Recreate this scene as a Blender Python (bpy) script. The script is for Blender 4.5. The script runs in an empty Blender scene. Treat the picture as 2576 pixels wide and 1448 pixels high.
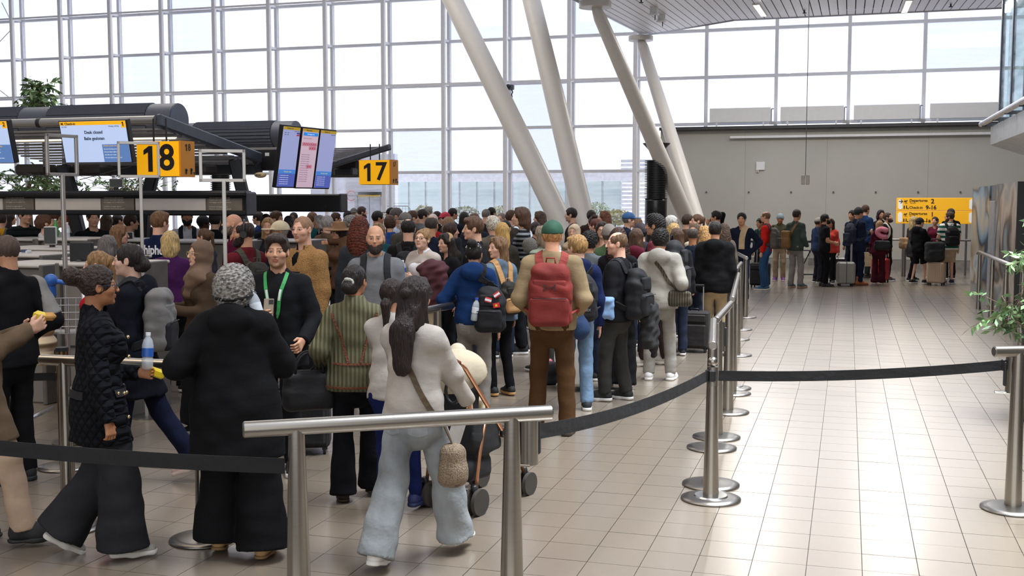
import bpy, math, random
import numpy as np
from mathutils import Vector, Matrix
sc = bpy.context.scene
COL = sc.collection
R = math.radians
# ------------------------------------------------------------------ camera
CX, CY, F, CH = 1288.0, 724.0, 2800.0, 2.06
PSI, PIT = R(16.78), R(4.574)
cd = bpy.data.cameras.new('camera'); cam = bpy.data.objects.new('camera', cd); COL.objects.link(cam)
cd.sensor_width = 36; cd.lens = 36 * F / 2576; cd.clip_end = 400; cd.clip_start = .1
cam.location = (0, 0, CH); cam.rotation_euler = (math.pi / 2 - PIT, 0, PSI)
sc.camera = cam
# ------------------------------------------------------------------ world, lights, exposure
sc.view_settings.view_transform = 'Standard'; sc.view_settings.look = 'None'
sc.view_settings.exposure = -0.45; sc.view_settings.gamma = 1
sc.view_settings.use_curve_mapping = False
sc.cycles.use_denoising = True
sc.cycles.max_bounces = 6; sc.cycles.diffuse_bounces = 3; sc.cycles.glossy_bounces = 3
sc.cycles.transparent_max_bounces = 10; sc.cycles.transmission_bounces = 4
sc.cycles.caustics_reflective = False; sc.cycles.caustics_refractive = False
sc.cycles.sample_clamp_indirect = 6
wd = bpy.data.worlds.new('sky'); sc.world = wd; wd.use_nodes = True
wn = wd.node_tree.nodes; wl = wd.node_tree.links
bg = wn['Background']
SKY = 2.5
tc = wn.new('ShaderNodeTexCoord'); nz = wn.new('ShaderNodeTexNoise'); nz.inputs['Scale'].default_value = 2.2
nz.inputs['Detail'].default_value = 4
rp = wn.new('ShaderNodeValToRGB'); rp.color_ramp.elements[0].color = (.88, .90, .95, 1); rp.color_ramp.elements[1].color = (1, .99, .97, 1)
rp.color_ramp.elements[0].position = .35; rp.color_ramp.elements[1].position = .62
wl.new(tc.outputs['Generated'], nz.inputs['Vector']); wl.new(nz.outputs['Fac'], rp.inputs['Fac']); wl.new(rp.outputs['Color'], bg.inputs['Color'])
bg.inputs['Strength'].default_value = SKY

def area(name, loc, rot, sx, sy, power, col=(1, 1, 1)):
    l = bpy.data.lights.new(name, 'AREA'); l.shape = 'RECTANGLE'; l.size = sx; l.size_y = sy; l.energy = power; l.color = col
    o = bpy.data.objects.new(name, l); COL.objects.link(o); o.location = loc; o.rotation_euler = rot
    return o
# added fill lights without fixtures high over the queue, plus an added walkway light (all above the frame)
area('hall_fill', (-9, 4.5, 10), (R(12), 0, 0), 9, 5, 560, (1, .82, .60))  # added fill for an assumed warm lamp, brightens the left foreground
area('hall_fill', (-14, 20, 10.8), (0, 0, 0), 9, 9, 1000, (1, .92, .80))  # added fill without a fixture, brightens the left of the hall
area('walkway_fill', (3, 13, 12.6), (0, 0, 0), 4.5, 17, 4200, (.90, .95, 1)).data.spread = R(75)  # added fill without a fixture, brightens the walkway floor
# ------------------------------------------------------------------ geometry of the view
FW = Vector((-math.sin(PSI) * math.cos(PIT), math.cos(PSI) * math.cos(PIT), -math.sin(PIT)))
RT = Vector((math.cos(PSI), math.sin(PSI), 0)); UP = RT.cross(FW)
EYE = Vector((0, 0, CH)); FH = Vector((-math.sin(PSI), math.cos(PSI), 0))
def ray(x, y): return FW + RT * ((x - CX) / F) + UP * ((CY - y) / F)
def at(x, y, Z):
    d = ray(x, y); return EYE + d * (Z / d.dot(FH))
def floor_at(x, y):
    d = ray(x, y); return EYE + d * (CH / -d.z)
def zfloor(y): return (floor_at(CX, y) - EYE).dot(FH)
def onY(x, y, Y):
    d = ray(x, y); return EYE + d * (Y / d.y)
def foot(x, Z):
    p = at(x, 700, Z); return Vector((p.x, p.y, 0))
# ------------------------------------------------------------------ materials
def lin(h):
    if not isinstance(h, str): return tuple(h)
    h = h.lstrip('#')
    if len(h) == 3: h = ''.join(c * 2 for c in h)
    return tuple(((int(h[i:i + 2], 16) / 255 + .055) / 1.055) ** 2.4 if int(h[i:i + 2], 16) > 10 else int(h[i:i + 2], 16) / 255 / 12.92 for i in (0, 2, 4))
MATS = {}
def mat(c, rough=.5, metal=0, kind='plain', c2=None, sc_=8., amt=.12, bump=.0, spec=.5, emit=0, alpha=1, trans=0, coat=0):
    key = (c, rough, metal, kind, c2, sc_, amt, bump, spec, emit, alpha, trans, coat)
    if key in MATS: return MATS[key]
    m = bpy.data.materials.new('m_%s_%s' % (kind, str(c).strip('#'))); m.use_nodes = True
    n = m.node_tree.nodes; l = m.node_tree.links; b = n['Principled BSDF']
    col = lin(c); b.inputs['Base Color'].default_value = (*col, 1)
    b.inputs['Roughness'].default_value = rough; b.inputs['Metallic'].default_value = metal
    b.inputs['Specular IOR Level'].default_value = spec
    if coat: b.inputs['Coat Weight'].default_value = coat; b.inputs['Coat Roughness'].default_value = .08 if kind != 'tile' else .3
    if alpha < 1: b.inputs['Alpha'].default_value = alpha
    if trans: b.inputs['Transmission Weight'].default_value = trans
    if emit: b.inputs['Emission Color'].default_value = (*col, 1); b.inputs['Emission Strength'].default_value = emit
    def nd(t, **k):
        q = n.new(t)
        for a, v in k.items(): q.inputs[a].default_value = v
        return q
    t = nd('ShaderNodeTexCoord')
    def noise(scale, detail=3., src=None, stretch=None):
        q = nd('ShaderNodeTexNoise', Scale=scale, Detail=detail)
        s = t.outputs['Object']
        if stretch:
            mp = nd('ShaderNodeMapping'); mp.inputs['Scale'].default_value = stretch; l.new(s, mp.inputs['Vector']); s = mp.outputs['Vector']
        l.new(s, q.inputs['Vector']); return q
    def addbump(h, st, dist):
        q = nd('ShaderNodeBump', Strength=st, Distance=dist); l.new(h, q.inputs['Height'])
        if b.inputs['Normal'].is_linked: l.new(b.inputs['Normal'].links[0].from_socket, q.inputs['Normal'])
        l.new(q.outputs['Normal'], b.inputs['Normal'])
    def vary(f, c0, c1, lo=.3, hi=.7):
        r_ = nd('ShaderNodeValToRGB'); r_.color_ramp.elements[0].color = (*c0, 1); r_.color_ramp.elements[1].color = (*c1, 1)
        r_.color_ramp.elements[0].position = lo; r_.color_ramp.elements[1].position = hi
        l.new(f, r_.inputs['Fac']); l.new(r_.outputs['Color'], b.inputs['Base Color']); return r_
    dk = tuple(v * (1 - amt) for v in col); lt = tuple(min(1, v * (1 + amt)) for v in col)
    if kind == 'plain':
        if amt: vary(noise(sc_).outputs['Fac'], dk, lt)
        if bump: addbump(noise(sc_ * 6).outputs['Fac'], bump, .01)
    elif kind == 'cloth':
        vary(noise(5).outputs['Fac'], tuple(v * .8 for v in col), tuple(min(1, v * 1.18) for v in col))
        addbump(noise(7, 3, stretch=(1, 1, 1.6)).outputs['Fac'], .32, .03)
        addbump(noise(160, 2).outputs['Fac'], .25, .003)
    elif kind == 'fleece':
        vary(noise(120, 2).outputs['Fac'], tuple(v * .6 for v in col), lt, .35, .6)
        addbump(noise(110, 3).outputs['Fac'], .9, .012)
    elif kind == 'denim':
        vary(noise(4, 4, stretch=(1, 1, .5)).outputs['Fac'], tuple(v * .62 for v in col), tuple(min(1, v * 1.3) for v in col))
        addbump(noise(10, 3).outputs['Fac'], .5, .03); addbump(noise(220, 1).outputs['Fac'], .3, .002)
    elif kind == 'knit':      # vertical quilted ribs
        w = nd('ShaderNodeTexWave', Scale=11., Distortion=.3); w.bands_direction = 'X'; l.new(t.outputs['Object'], w.inputs['Vector'])
        vary(w.outputs['Fac'], tuple(v * .62 for v in col), lt, 0, .5); addbump(w.outputs['Fac'], .8, .012)
    elif kind == 'quilt':     # diamond quilting
        sp_ = nd('ShaderNodeSeparateXYZ'); l.new(t.outputs['Object'], sp_.inputs[0])
        def mth(op, a, b=None):
            q = n.new('ShaderNodeMath'); q.operation = op
            for i, v in enumerate((a, b)):
                if v is None: continue
                if isinstance(v, (int, float)): q.inputs[i].default_value = v
                else: l.new(v, q.inputs[i])
            return q.outputs[0]
        u_ = mth('ADD', sp_.outputs[0], sp_.outputs[1]); e_ = [mth('ABSOLUTE', mth('SINE', mth('MULTIPLY', mth(o_, u_, sp_.outputs[2]), 44.))) for o_ in ('ADD', 'SUBTRACT')]
        h_ = mth('MINIMUM', e_[0], e_[1]); vary(h_, tuple(q * .5 for q in col), lt, 0, .5); addbump(h_, .8, .02)
    elif kind == 'puffer':
        w = nd('ShaderNodeTexWave', Scale=3.4, Distortion=.8); w.bands_direction = 'Z'; l.new(t.outputs['Object'], w.inputs['Vector'])
        addbump(w.outputs['Fac'], 1, .04)
    elif kind == 'stripe':
        w = nd('ShaderNodeTexWave', Scale=sc_, Distortion=.4); w.bands_direction = 'Z'; l.new(t.outputs['Object'], w.inputs['Vector'])
        vary(w.outputs['Fac'], col, lin(c2), .5, .6); addbump(noise(9).outputs['Fac'], .4, .03)
    elif kind == 'hair':
        vary(noise(26, 4, stretch=(3, 3, .5)).outputs['Fac'], tuple(v * .45 for v in col), tuple(min(1, v * 1.5) for v in col))
        addbump(noise(38, 4, stretch=(3, 3, .4)).outputs['Fac'], 1, .014)
    elif kind == 'curl':
        vary(noise(55, 4).outputs['Fac'], tuple(v * .4 for v in col), tuple(min(1, v * 1.5) for v in col), .35, .65)
        addbump(noise(60, 4).outputs['Fac'], 1, .02)
    elif kind == 'brushed':
        mp = nd('ShaderNodeMapping'); mp.inputs['Scale'].default_value = (1, 1, 90); l.new(t.outputs['Object'], mp.inputs['Vector'])
        q = nd('ShaderNodeTexNoise', Scale=4.); l.new(mp.outputs['Vector'], q.inputs['Vector'])
        vary(q.outputs['Fac'], tuple(v * .95 for v in col), tuple(min(1, v * 1.04) for v in col))
    elif kind == 'skin':
        a = nd('ShaderNodeAttribute'); a.attribute_name = 'Col'
        q = noise(40, 3); mx = nd('ShaderNodeMix'); mx.data_type = 'RGBA'; mx.blend_type = 'MULTIPLY'; mx.inputs[0].default_value = .35
        r_ = nd('ShaderNodeValToRGB'); r_.color_ramp.elements[0].color = (.75, .62, .6, 1); r_.color_ramp.elements[1].color = (1, 1, 1, 1)
        r_.color_ramp.elements[0].position = .3; r_.color_ramp.elements[1].position = .6
        l.new(q.outputs['Fac'], r_.inputs['Fac']); l.new(a.outputs['Color'], mx.inputs[6]); l.new(r_.outputs['Color'], mx.inputs[7])
        l.new(mx.outputs[2], b.inputs['Base Color'])
    elif kind == 'leaf':
        g = nd('ShaderNodeNewGeometry'); vary(g.outputs['Random Per Island'], tuple(v * .45 for v in col), lin(c2 or c), 0, 1)
    elif kind == 'tile':
        g = nd('ShaderNodeNewGeometry'); f = noise(16, 6); f2 = noise(260, 2)
        mx = nd('ShaderNodeMix'); mx.data_type = 'FLOAT'; mx.inputs[0].default_value = .45
        l.new(g.outputs['Random Per Island'], mx.inputs[2]); l.new(f.outputs['Fac'], mx.inputs[3])
        mx2 = nd('ShaderNodeMix'); mx2.data_type = 'FLOAT'; mx2.inputs[0].default_value = .12
        l.new(mx.outputs[0], mx2.inputs[2]); l.new(f2.outputs['Fac'], mx2.inputs[3])
        vary(mx2.outputs[0], tuple(v * .90 for v in col), tuple(v * 1.09 for v in col), .2, .8)
        r_ = nd('ShaderNodeMapRange'); r_.inputs['To Min'].default_value = rough - .02; r_.inputs['To Max'].default_value = rough + .04
        l.new(f.outputs['Fac'], r_.inputs['Value']); l.new(r_.outputs['Result'], b.inputs['Roughness'])
    MATS[key] = m; return m
def glass(c, clear=.9, gloss=.08):
    key = ('glass', c, clear, gloss)
    if key in MATS: return MATS[key]
    m = bpy.data.materials.new('m_glass'); m.use_nodes = True; n = m.node_tree.nodes; l = m.node_tree.links
    n.remove(n['Principled BSDF']); o = n['Material Output']
    tr = n.new('ShaderNodeBsdfTransparent'); tr.inputs['Color'].default_value = (*lin(c), 1)
    df = n.new('ShaderNodeBsdfTranslucent'); df.inputs['Color'].default_value = (.9, .92, .97, 1)
    gl = n.new('ShaderNodeBsdfGlossy'); gl.inputs['Roughness'].default_value = .03
    t = n.new('ShaderNodeTexCoord'); mp = n.new('ShaderNodeMapping'); mp.inputs['Scale'].default_value = (.6, .6, 7); q = n.new('ShaderNodeTexNoise'); q.inputs['Scale'].default_value = 1.3
    l.new(t.outputs['Object'], mp.inputs['Vector']); l.new(mp.outputs['Vector'], q.inputs['Vector'])
    r_ = n.new('ShaderNodeMapRange'); r_.inputs['From Min'].default_value = .3; r_.inputs['From Max'].default_value = .7
    r_.inputs['To Min'].default_value = 0; r_.inputs['To Max'].default_value = 2 * (1 - clear); l.new(q.outputs['Fac'], r_.inputs['Value'])
    m1 = n.new('ShaderNodeMixShader'); m2 = n.new('ShaderNodeMixShader'); l.new(r_.outputs['Result'], m1.inputs[0])
    l.new(tr.outputs[0], m1.inputs[1]); l.new(df.outputs[0], m1.inputs[2])
    m2.inputs[0].default_value = gloss; l.new(m1.outputs[0], m2.inputs[1]); l.new(gl.outputs[0], m2.inputs[2]); l.new(m2.outputs[0], o.inputs['Surface'])
    MATS[key] = m; return m
STEEL = mat('#a09b92', .27, 1, 'brushed'); STEEL2 = mat('#8f8b86', .35, 1, 'brushed'); CHROME = mat('#d0d0d0', .12, 1, amt=0)
BLACK = mat('#17171a', .45); RUBBER = mat('#141414', .7); WHITE = mat('#e4e4e8', .45, amt=.03); DARK = mat('#26282d', .5)
STRAPM = mat('#1d1d20', .8, 0, 'cloth')
# ------------------------------------------------------------------ object helpers
def tag(o, label=None, cat=None, group=None, kind=None):
    if label: o['label'] = label
    if cat: o['category'] = cat
    if group: o['group'] = group
    if kind: o['kind'] = kind
    return o
def empty(name, loc=(0, 0, 0), rz=0, label=None, cat=None, group=None, kind=None):
    o = bpy.data.objects.new(name, None); COL.objects.link(o); o.location = loc; o.rotation_euler = (0, 0, rz); o.empty_display_size = .1
    return tag(o, label, cat, group, kind)
def link(name, me, m=None, parent=None):
    o = bpy.data.objects.new(name, me); COL.objects.link(o)
    if m is not None:
        if not me.materials: me.materials.append(None)
        o.material_slots[0].link = 'OBJECT'; o.material_slots[0].material = m
    if parent is not None: o.parent = parent
    return o
def copy_tree(o, parent=None):
    c = o.copy(); COL.objects.link(c); c.parent = parent
    for ch in list(o.children): copy_tree(ch, c)
    return c
class MB:
    def __init__(s): s.v = []; s.f = []; s.sm = []
    def add(s, vs, fs, smooth=False, M=None):
        n = len(s.v)
        for p in vs: s.v.append(tuple(M @ Vector(p)) if M is not None else tuple(p))
        for q in fs: s.f.append(tuple(i + n for i in q)); s.sm.append(smooth)
        return s
    def box(s, c, d, M=None):
        x, y, z = d[0] / 2, d[1] / 2, d[2] / 2; a, b, e = c
        vs = [(a + i * x, b + j * y, e + k * z) for i in (-1, 1) for j in (-1, 1) for k in (-1, 1)]
        return s.add(vs, [(0, 1, 3, 2), (4, 6, 7, 5), (0, 4, 5, 1), (2, 3, 7, 6), (0, 2, 6, 4), (1, 5, 7, 3)], M=M)
    def bbox(s, c, d, b=.01, M=None):     # box with bevelled edges
        x, y, z = d[0] / 2, d[1] / 2, d[2] / 2; b = min(b, x * .9, y * .9, z * .9); vs = []; ix = {}
        for i in (-1, 1):
            for j in (-1, 1):
                for k in (-1, 1):
                    ix[i, j, k] = len(vs)
                    vs += [(c[0] + i * x, c[1] + j * (y - b), c[2] + k * (z - b)), (c[0] + i * (x - b), c[1] + j * y, c[2] + k * (z - b)), (c[0] + i * (x - b), c[1] + j * (y - b), c[2] + k * z)]
        g = lambda i, j, k, a: ix[i, j, k] + a
        fs = []
        for q in (-1, 1):
            o = [(-1, -1), (1, -1), (1, 1), (-1, 1)]; o = o if q > 0 else o[::-1]
            fs.append([g(q, a, e, 0) for a, e in o]); fs.append([g(a, q, e, 1) for a, e in o[::-1]]); fs.append([g(a, e, q, 2) for a, e in o])
        for i in (-1, 1):
            for j in (-1, 1):
                p = i * j > 0
                f1 = [g(i, j, -1, 0), g(i, j, -1, 1), g(i, j, 1, 1), g(i, j, 1, 0)]; fs.append(f1 if p else f1[::-1])
                f2 = [g(i, -1, j, 2), g(i, -1, j, 0), g(i, 1, j, 0), g(i, 1, j, 2)]; fs.append(f2 if not p else f2[::-1])
                f3 = [g(-1, i, j, 1), g(-1, i, j, 2), g(1, i, j, 2), g(1, i, j, 1)]; fs.append(f3 if not p else f3[::-1])
                for k in (-1, 1):
                    f = [g(i, j, k, 0), g(i, j, k, 1), g(i, j, k, 2)]; fs.append(f if i * j * k > 0 else f[::-1])
        return s.add(vs, fs, M=M)
    def cyl(s, a, b, ra, rb=None, n=16, caps=True, M=None):
        a, b = Vector(a), Vector(b); rb = ra if rb is None else rb; d = (b - a).normalized()
        u = d.orthogonal().normalized(); w = d.cross(u); vs = []
        for p, r in ((a, ra), (b, rb)):
            for i in range(n): t = 2 * math.pi * i / n; vs.append(p + u * (r * math.cos(t)) + w * (r * math.sin(t)))
        s.add(vs, [(i, (i + 1) % n, n + (i + 1) % n, n + i) for i in range(n)], True, M)
        if caps: s.add(vs, [tuple(range(n))[::-1], tuple(range(n, 2 * n))], False, M)
        return s
    def lathe(s, prof, n=24, M=None, smooth=True):
        vs = []; fs = []
        for r, z in prof:
            for i in range(n): t = 2 * math.pi * i / n; vs.append((r * math.cos(t), r * math.sin(t), z))
        for k in range(len(prof) - 1):
            for i in range(n): fs.append((k * n + i, k * n + (i + 1) % n, (k + 1) * n + (i + 1) % n, (k + 1) * n + i))
        fs.append(tuple(range(n))[::-1]); fs.append(tuple(range((len(prof) - 1) * n, len(prof) * n)))
        return s.add(vs, fs, smooth, M)
    def ball(s, c, r, n=12, m=8, sc_=(1, 1, 1), M=None):
        vs = []; fs = []
        for k in range(m + 1):
            p = math.pi * k / m
            for i in range(n): t = 2 * math.pi * i / n; vs.append((c[0] + sc_[0] * r * math.sin(p) * math.cos(t), c[1] + sc_[1] * r * math.sin(p) * math.sin(t), c[2] - sc_[2] * r * math.cos(p)))
        for k in range(m):
            for i in range(n): fs.append((k * n + i, k * n + (i + 1) % n, (k + 1) * n + (i + 1) % n, (k + 1) * n + i))
        return s.add(vs, fs, True, M)
    def path(s, pts, r, n=8, flat=None, M=None):   # tube along points; flat=(w,t) gives a strap
        pts = [Vector(p) for p in pts]; k = len(pts); vs = []; fs = []; pu = None
        for i, p in enumerate(pts):
            d = (pts[min(i + 1, k - 1)] - pts[max(i - 1, 0)]).normalized()
            u = d.orthogonal().normalized() if pu is None else (pu - d * pu.dot(d)).normalized()
            pu = u; w = d.cross(u); rr = r[i] if isinstance(r, (list, tuple)) else r
            for j in range(n):
                t = 2 * math.pi * j / n; vs.append(p + u * (rr * math.cos(t)) + w * (rr * math.sin(t)))
        for i in range(k - 1):
            for j in range(n): fs.append((i * n + j, i * n + (j + 1) % n, (i + 1) * n + (j + 1) % n, (i + 1) * n + j))
        fs.append(tuple(range(n))[::-1]); fs.append(tuple(range((k - 1) * n, k * n)))
        return s.add(vs, fs, True, M)
    def strap(s, pts, nrm, w, t, M=None):           # flat band; nrm = list of band normals
        k = len(pts); vs = []; fs = []
        for i in range(k):
            p = Vector(pts[i]); d = (Vector(pts[min(i + 1, k - 1)]) - Vector(pts[max(i - 1, 0)])).normalized()
            nn = Vector(nrm[i] if isinstance(nrm, list) else nrm); nn = (nn - d * nn.dot(d)).normalized(); q = d.cross(nn)
            for a, b in ((-1, -1), (1, -1), (1, 1), (-1, 1)): vs.append(p + q * (a * w / 2) + nn * (b * t / 2))
        for i in range(k - 1):
            for j in range(4): fs.append((i * 4 + j, i * 4 + (j + 1) % 4, (i + 1) * 4 + (j + 1) % 4, (i + 1) * 4 + j))
        fs += [(3, 2, 1, 0), tuple(range(4 * k - 4, 4 * k))]
        return s.add(vs, fs, False, M)
    def prism(s, poly, z0, z1, M=None):
        n = len(poly); vs = [(x, y, z0) for x, y in poly] + [(x, y, z1) for x, y in poly]
        return s.add(vs, [tuple(range(n))[::-1], tuple(range(n, 2 * n))] + [(i, (i + 1) % n, n + (i + 1) % n, n + i) for i in range(n)], False, M)
    def mesh(s, name):
        me = bpy.data.meshes.new(name); me.from_pydata(s.v, [], s.f); me.polygons.foreach_set('use_smooth', s.sm); me.update(); return me
    def build(s, name, m=None, parent=None): return link(name, s.mesh(name), m, parent)
def text(body, size, loc, rot, m, parent, name='lettering', align='CENTER', ext=.002, bold=0):
    c = bpy.data.curves.new(name, 'FONT'); c.body = body; c.size = size; c.align_x = align; c.align_y = 'CENTER'; c.extrude = ext; c.offset = bold; c.resolution_u = 5
    c.materials.append(m); o = bpy.data.objects.new(name, c); COL.objects.link(o); o.parent = parent; o.location = loc; o.rotation_euler = rot
    return o
UPR = (math.pi / 2, 0, 0)      # text upright, facing local -y

def digits(s, h, loc, rot, m, parent, bold=.02):
    """big sign numerals: a flagged 1 drawn as an outline, the others set in type"""
    w_ = .60 * h; M0 = Matrix.Translation(loc) @ Matrix.Rotation(rot[2], 4, 'Z') @ Matrix.Rotation(rot[0], 4, 'X')
    for i, ch in enumerate(s):
        x = (i - (len(s) - 1) / 2) * w_
        if ch == '1':
            k = .72 * h; MB().prism([(p * k, (q - .5) * k) for p, q in ((.0, 0), (.2, 0), (.2, 1), (.04, 1), (-.2, .84), (-.2, .66), (.0, .76))], 0, .004, M0 @ Matrix.Translation((x, 0, 0))).build('number', m, parent)
        else: p = M0 @ Vector((x, 0, 0)); text(ch, h, p, rot, m, parent, 'number', bold=bold * h)
# ------------------------------------------------------------------ smooth solids: fields of round cones and ellipsoids, meshed into one skin
class Pr:
    """one solid: kind C (round cone a-b), E (ellipsoid) or B (rounded box); op +, - or &; clip = half spaces"""
    def __init__(s, kind, op='+', k=None, clip=(), **a):
        s.kind, s.op, s.k, s.clip = kind, op, k, clip; s.__dict__.update(a)
        if kind == 'C':
            r = np.array([s.ra, s.ra * s.sy, s.ra]); q = np.array([s.rb, s.rb * s.sy, s.rb])
            s.lo = np.minimum(s.a - r, s.b - q); s.hi = np.maximum(s.a + r, s.b + q)
        else:
            h = s.r; M = s.M
            if M is None: c = s.c; e = h
            else: c = np.array(M @ Vector(s.c)); A = np.abs(np.array(M.to_3x3())); e = A @ h
            s.lo, s.hi = c - e, c + e
    def ev(s, X, Y, Z):
        if s.kind == 'C':
            iy = 1 / s.sy; ax, ay, az = s.a[0], s.a[1] * iy, s.a[2]; d = np.array([s.b[0] - ax, s.b[1] * iy - ay, s.b[2] - az])
            px, py, pz = X - ax, Y * iy - ay, Z - az; L = float(d @ d) + 1e-12
            t = np.clip((px * d[0] + py * d[1] + pz * d[2]) / L, 0, 1)
            D = np.sqrt((px - t * d[0]) ** 2 + (py - t * d[1]) ** 2 + (pz - t * d[2]) ** 2) - (s.ra + t * (s.rb - s.ra))
            D = D * (.5 + .5 * s.sy)
        else:
            sc_ = 1.
            if s.M is None: px, py, pz = X - s.c[0], Y - s.c[1], Z - s.c[2]
            else:
                I = s.M.inverted(); sc_ = s.M.to_scale()[0]
                px, py, pz = [I[i][0] * X + I[i][1] * Y + I[i][2] * Z + (I[i][3] - s.c[i]) for i in range(3)]
            a, b, c = s.r
            if s.kind == 'E':
                k0 = np.sqrt((px / a) ** 2 + (py / b) ** 2 + (pz / c) ** 2); k1 = np.sqrt((px / a ** 2) ** 2 + (py / b ** 2) ** 2 + (pz / c ** 2) ** 2) + 1e-9
                D = k0 * (k0 - 1) / k1 * sc_
            else:
                q = s.rad; dx, dy, dz = np.abs(px) - (a - q), np.abs(py) - (b - q), np.abs(pz) - (c - q)
                D = (np.sqrt(np.maximum(dx, 0) ** 2 + np.maximum(dy, 0) ** 2 + np.maximum(dz, 0) ** 2) + np.minimum(np.maximum(np.maximum(dx, dy), dz), 0) - q) * sc_
        for p, n in s.clip: D = np.maximum(D, (X - p[0]) * n[0] + (Y - p[1]) * n[1] + (Z - p[2]) * n[2])
        return D
def V3(p): return np.array([p[0], p[1], p[2]], float)
def Cn(a, b, ra, rb=None, sy=1., M=None, **k):
    s = 1.
    if M is not None: a, b = M @ Vector(a), M @ Vector(b); s = M.to_scale()[0]
    return Pr('C', a=V3(a), b=V3(b), ra=ra * s, rb=(ra if rb is None else rb) * s, sy=sy, **k)
def El(c, r, M=None, **k): return Pr('E', c=V3(c), r=V3(r), M=M, **k)
def Bx(c, r, rad, M=None, **k): return Pr('B', c=V3(c), r=V3(r), rad=rad, M=M, **k)
def axis(lo, hi, h, zones):
    a = [lo]
    while a[-1] < hi:
        p = a[-1]; st = h
        for z0, z1, zh in zones:
            if z0 - h <= p < z1: st = min(st, zh)
        a.append(p + st)
    return np.array(a, 'f4')
def field(prims, h, zones=(), k=.03, wr=0, freq=1., seed=0, zf=1.):
    pos = [p for p in prims if p.op == '+']; m = 2.5 * h + wr * 2 + .012
    lo = np.min([p.lo for p in pos], 0) - m; hi = np.max([p.hi for p in pos], 0) + m
    ax = [axis(lo[i], hi[i], h, [(z[i][0], z[i][1], z[3]) for z in zones]) for i in range(3)]
    xs, ys, zs = ax; D = np.full((len(xs), len(ys), len(zs)), .25, 'f4')
    for p in prims:
        kk = k if p.k is None else p.k; mg = kk + 2.5 * h + wr * 2; sl = []
        for i in range(3):
            if p.op == '&': sl.append(slice(0, len(ax[i]))); continue
            a0 = int(np.searchsorted(ax[i], p.lo[i] - mg)); a1 = int(np.searchsorted(ax[i], p.hi[i] + mg)); sl.append(slice(max(a0 - 1, 0), a1 + 1))
        if any(q.start >= q.stop for q in sl): continue
        X, Y, Z = xs[sl[0]][:, None, None], ys[sl[1]][None, :, None], zs[sl[2]][None, None, :]
        e = p.ev(X, Y, Z).astype('f4'); o = D[tuple(sl)]
        if not e.size: continue
        if p.op == '+':
            q = np.maximum(kk - np.abs(o - e), 0) / max(kk, 1e-6); D[tuple(sl)] = np.minimum(o, e) - q * q * kk * .25
        else:
            e = -e if p.op == '-' else e
            q = np.maximum(kk - np.abs(o - e), 0) / max(kk, 1e-6); D[tuple(sl)] = np.maximum(o, e) + q * q * kk * .25
    if wr:
        rg = random.Random(seed); X, Y, Z = xs[:, None, None] * freq, ys[None, :, None] * freq, zs[None, None, :] * (freq * zf)
        N = 0
        for amp, f, fz in ((1, 20, 26), (.9, 33, 38), (.6, 14, 60)):
            a = rg.uniform(0, 6.28); N = N + amp * np.sin(f * (math.cos(a) * X + math.sin(a) * Y) + fz * Z + rg.uniform(0, 6))
        D += wr * .5 * N.astype('f4')
    return D, ax
def nets(D, ax):
    S = D < 0; nx, ny, nz = D.shape; co = [(i, j, k) for i in (0, 1) for j in (0, 1) for k in (0, 1)]
    cnt = np.zeros((nx - 1, ny - 1, nz - 1), 'u1')
    for i, j, k in co: cnt += S[i:nx - 1 + i, j:ny - 1 + j, k:nz - 1 + k]
    m = (cnt > 0) & (cnt < 8); I = np.nonzero(m); n = len(I[0]); idx = np.full(m.shape, -1, 'i4'); idx[m] = np.arange(n)
    val = {c: D[I[0] + c[0], I[1] + c[1], I[2] + c[2]] for c in co}
    P = np.zeros((n, 3)); W = np.zeros(n); cc = [(ax[a][I[a]], ax[a][I[a] + 1]) for a in range(3)]
    for c in co:
        for a in range(3):
            if c[a]: continue
            e = list(c); e[a] = 1; va, vb = val[c], val[tuple(e)]; x = (va < 0) != (vb < 0); t = np.where(x, va / np.where(x, va - vb, 1), 0)
            for b in range(3): P[:, b] += x * ((cc[b][0] + t * (cc[b][1] - cc[b][0])) if b == a else cc[b][c[b]])
            W += x
    P /= W[:, None]; Q = []
    for a in range(3):
        b, c = (a + 1) % 3, (a + 2) % 3
        s0 = [slice(1, -1)] * 3; s1 = [slice(1, -1)] * 3; s0[a] = slice(0, -1); s1[a] = slice(1, None)
        A, B = S[tuple(s0)], S[tuple(s1)]; E = list(np.nonzero(A != B)); ins = A[tuple(E)]
        E[b] = E[b] + 1; E[c] = E[c] + 1
        def cell(db, dc):
            q = [E[0], E[1], E[2]]; q[b] = q[b] + db; q[c] = q[c] + dc; return idx[q[0], q[1], q[2]]
        f = np.stack([cell(-1, -1), cell(0, -1), cell(0, 0), cell(-1, 0)], 1); f[~ins] = f[~ins][:, ::-1]; Q.append(f)
    return P, np.concatenate(Q)
TRIS = [0]
def npmesh(name, P, Q):
    me = bpy.data.meshes.new(name); n, q = len(P), len(Q); TRIS[0] += 2 * q
    me.vertices.add(n); me.vertices.foreach_set('co', P.astype('f4').ravel()); me.loops.add(4 * q); me.loops.foreach_set('vertex_index', Q.astype('i4').ravel())
    me.polygons.add(q); me.polygons.foreach_set('loop_start', np.arange(0, 4 * q, 4, dtype='i4')); me.polygons.foreach_set('use_smooth', np.ones(q, bool))
    me.update(calc_edges=True); return me
def solid(name, prims, h, zones=(), **k):
    D, ax = field(prims, h, zones, **k); P, Q = nets(D, ax); return npmesh(name, P, Q)

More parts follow.
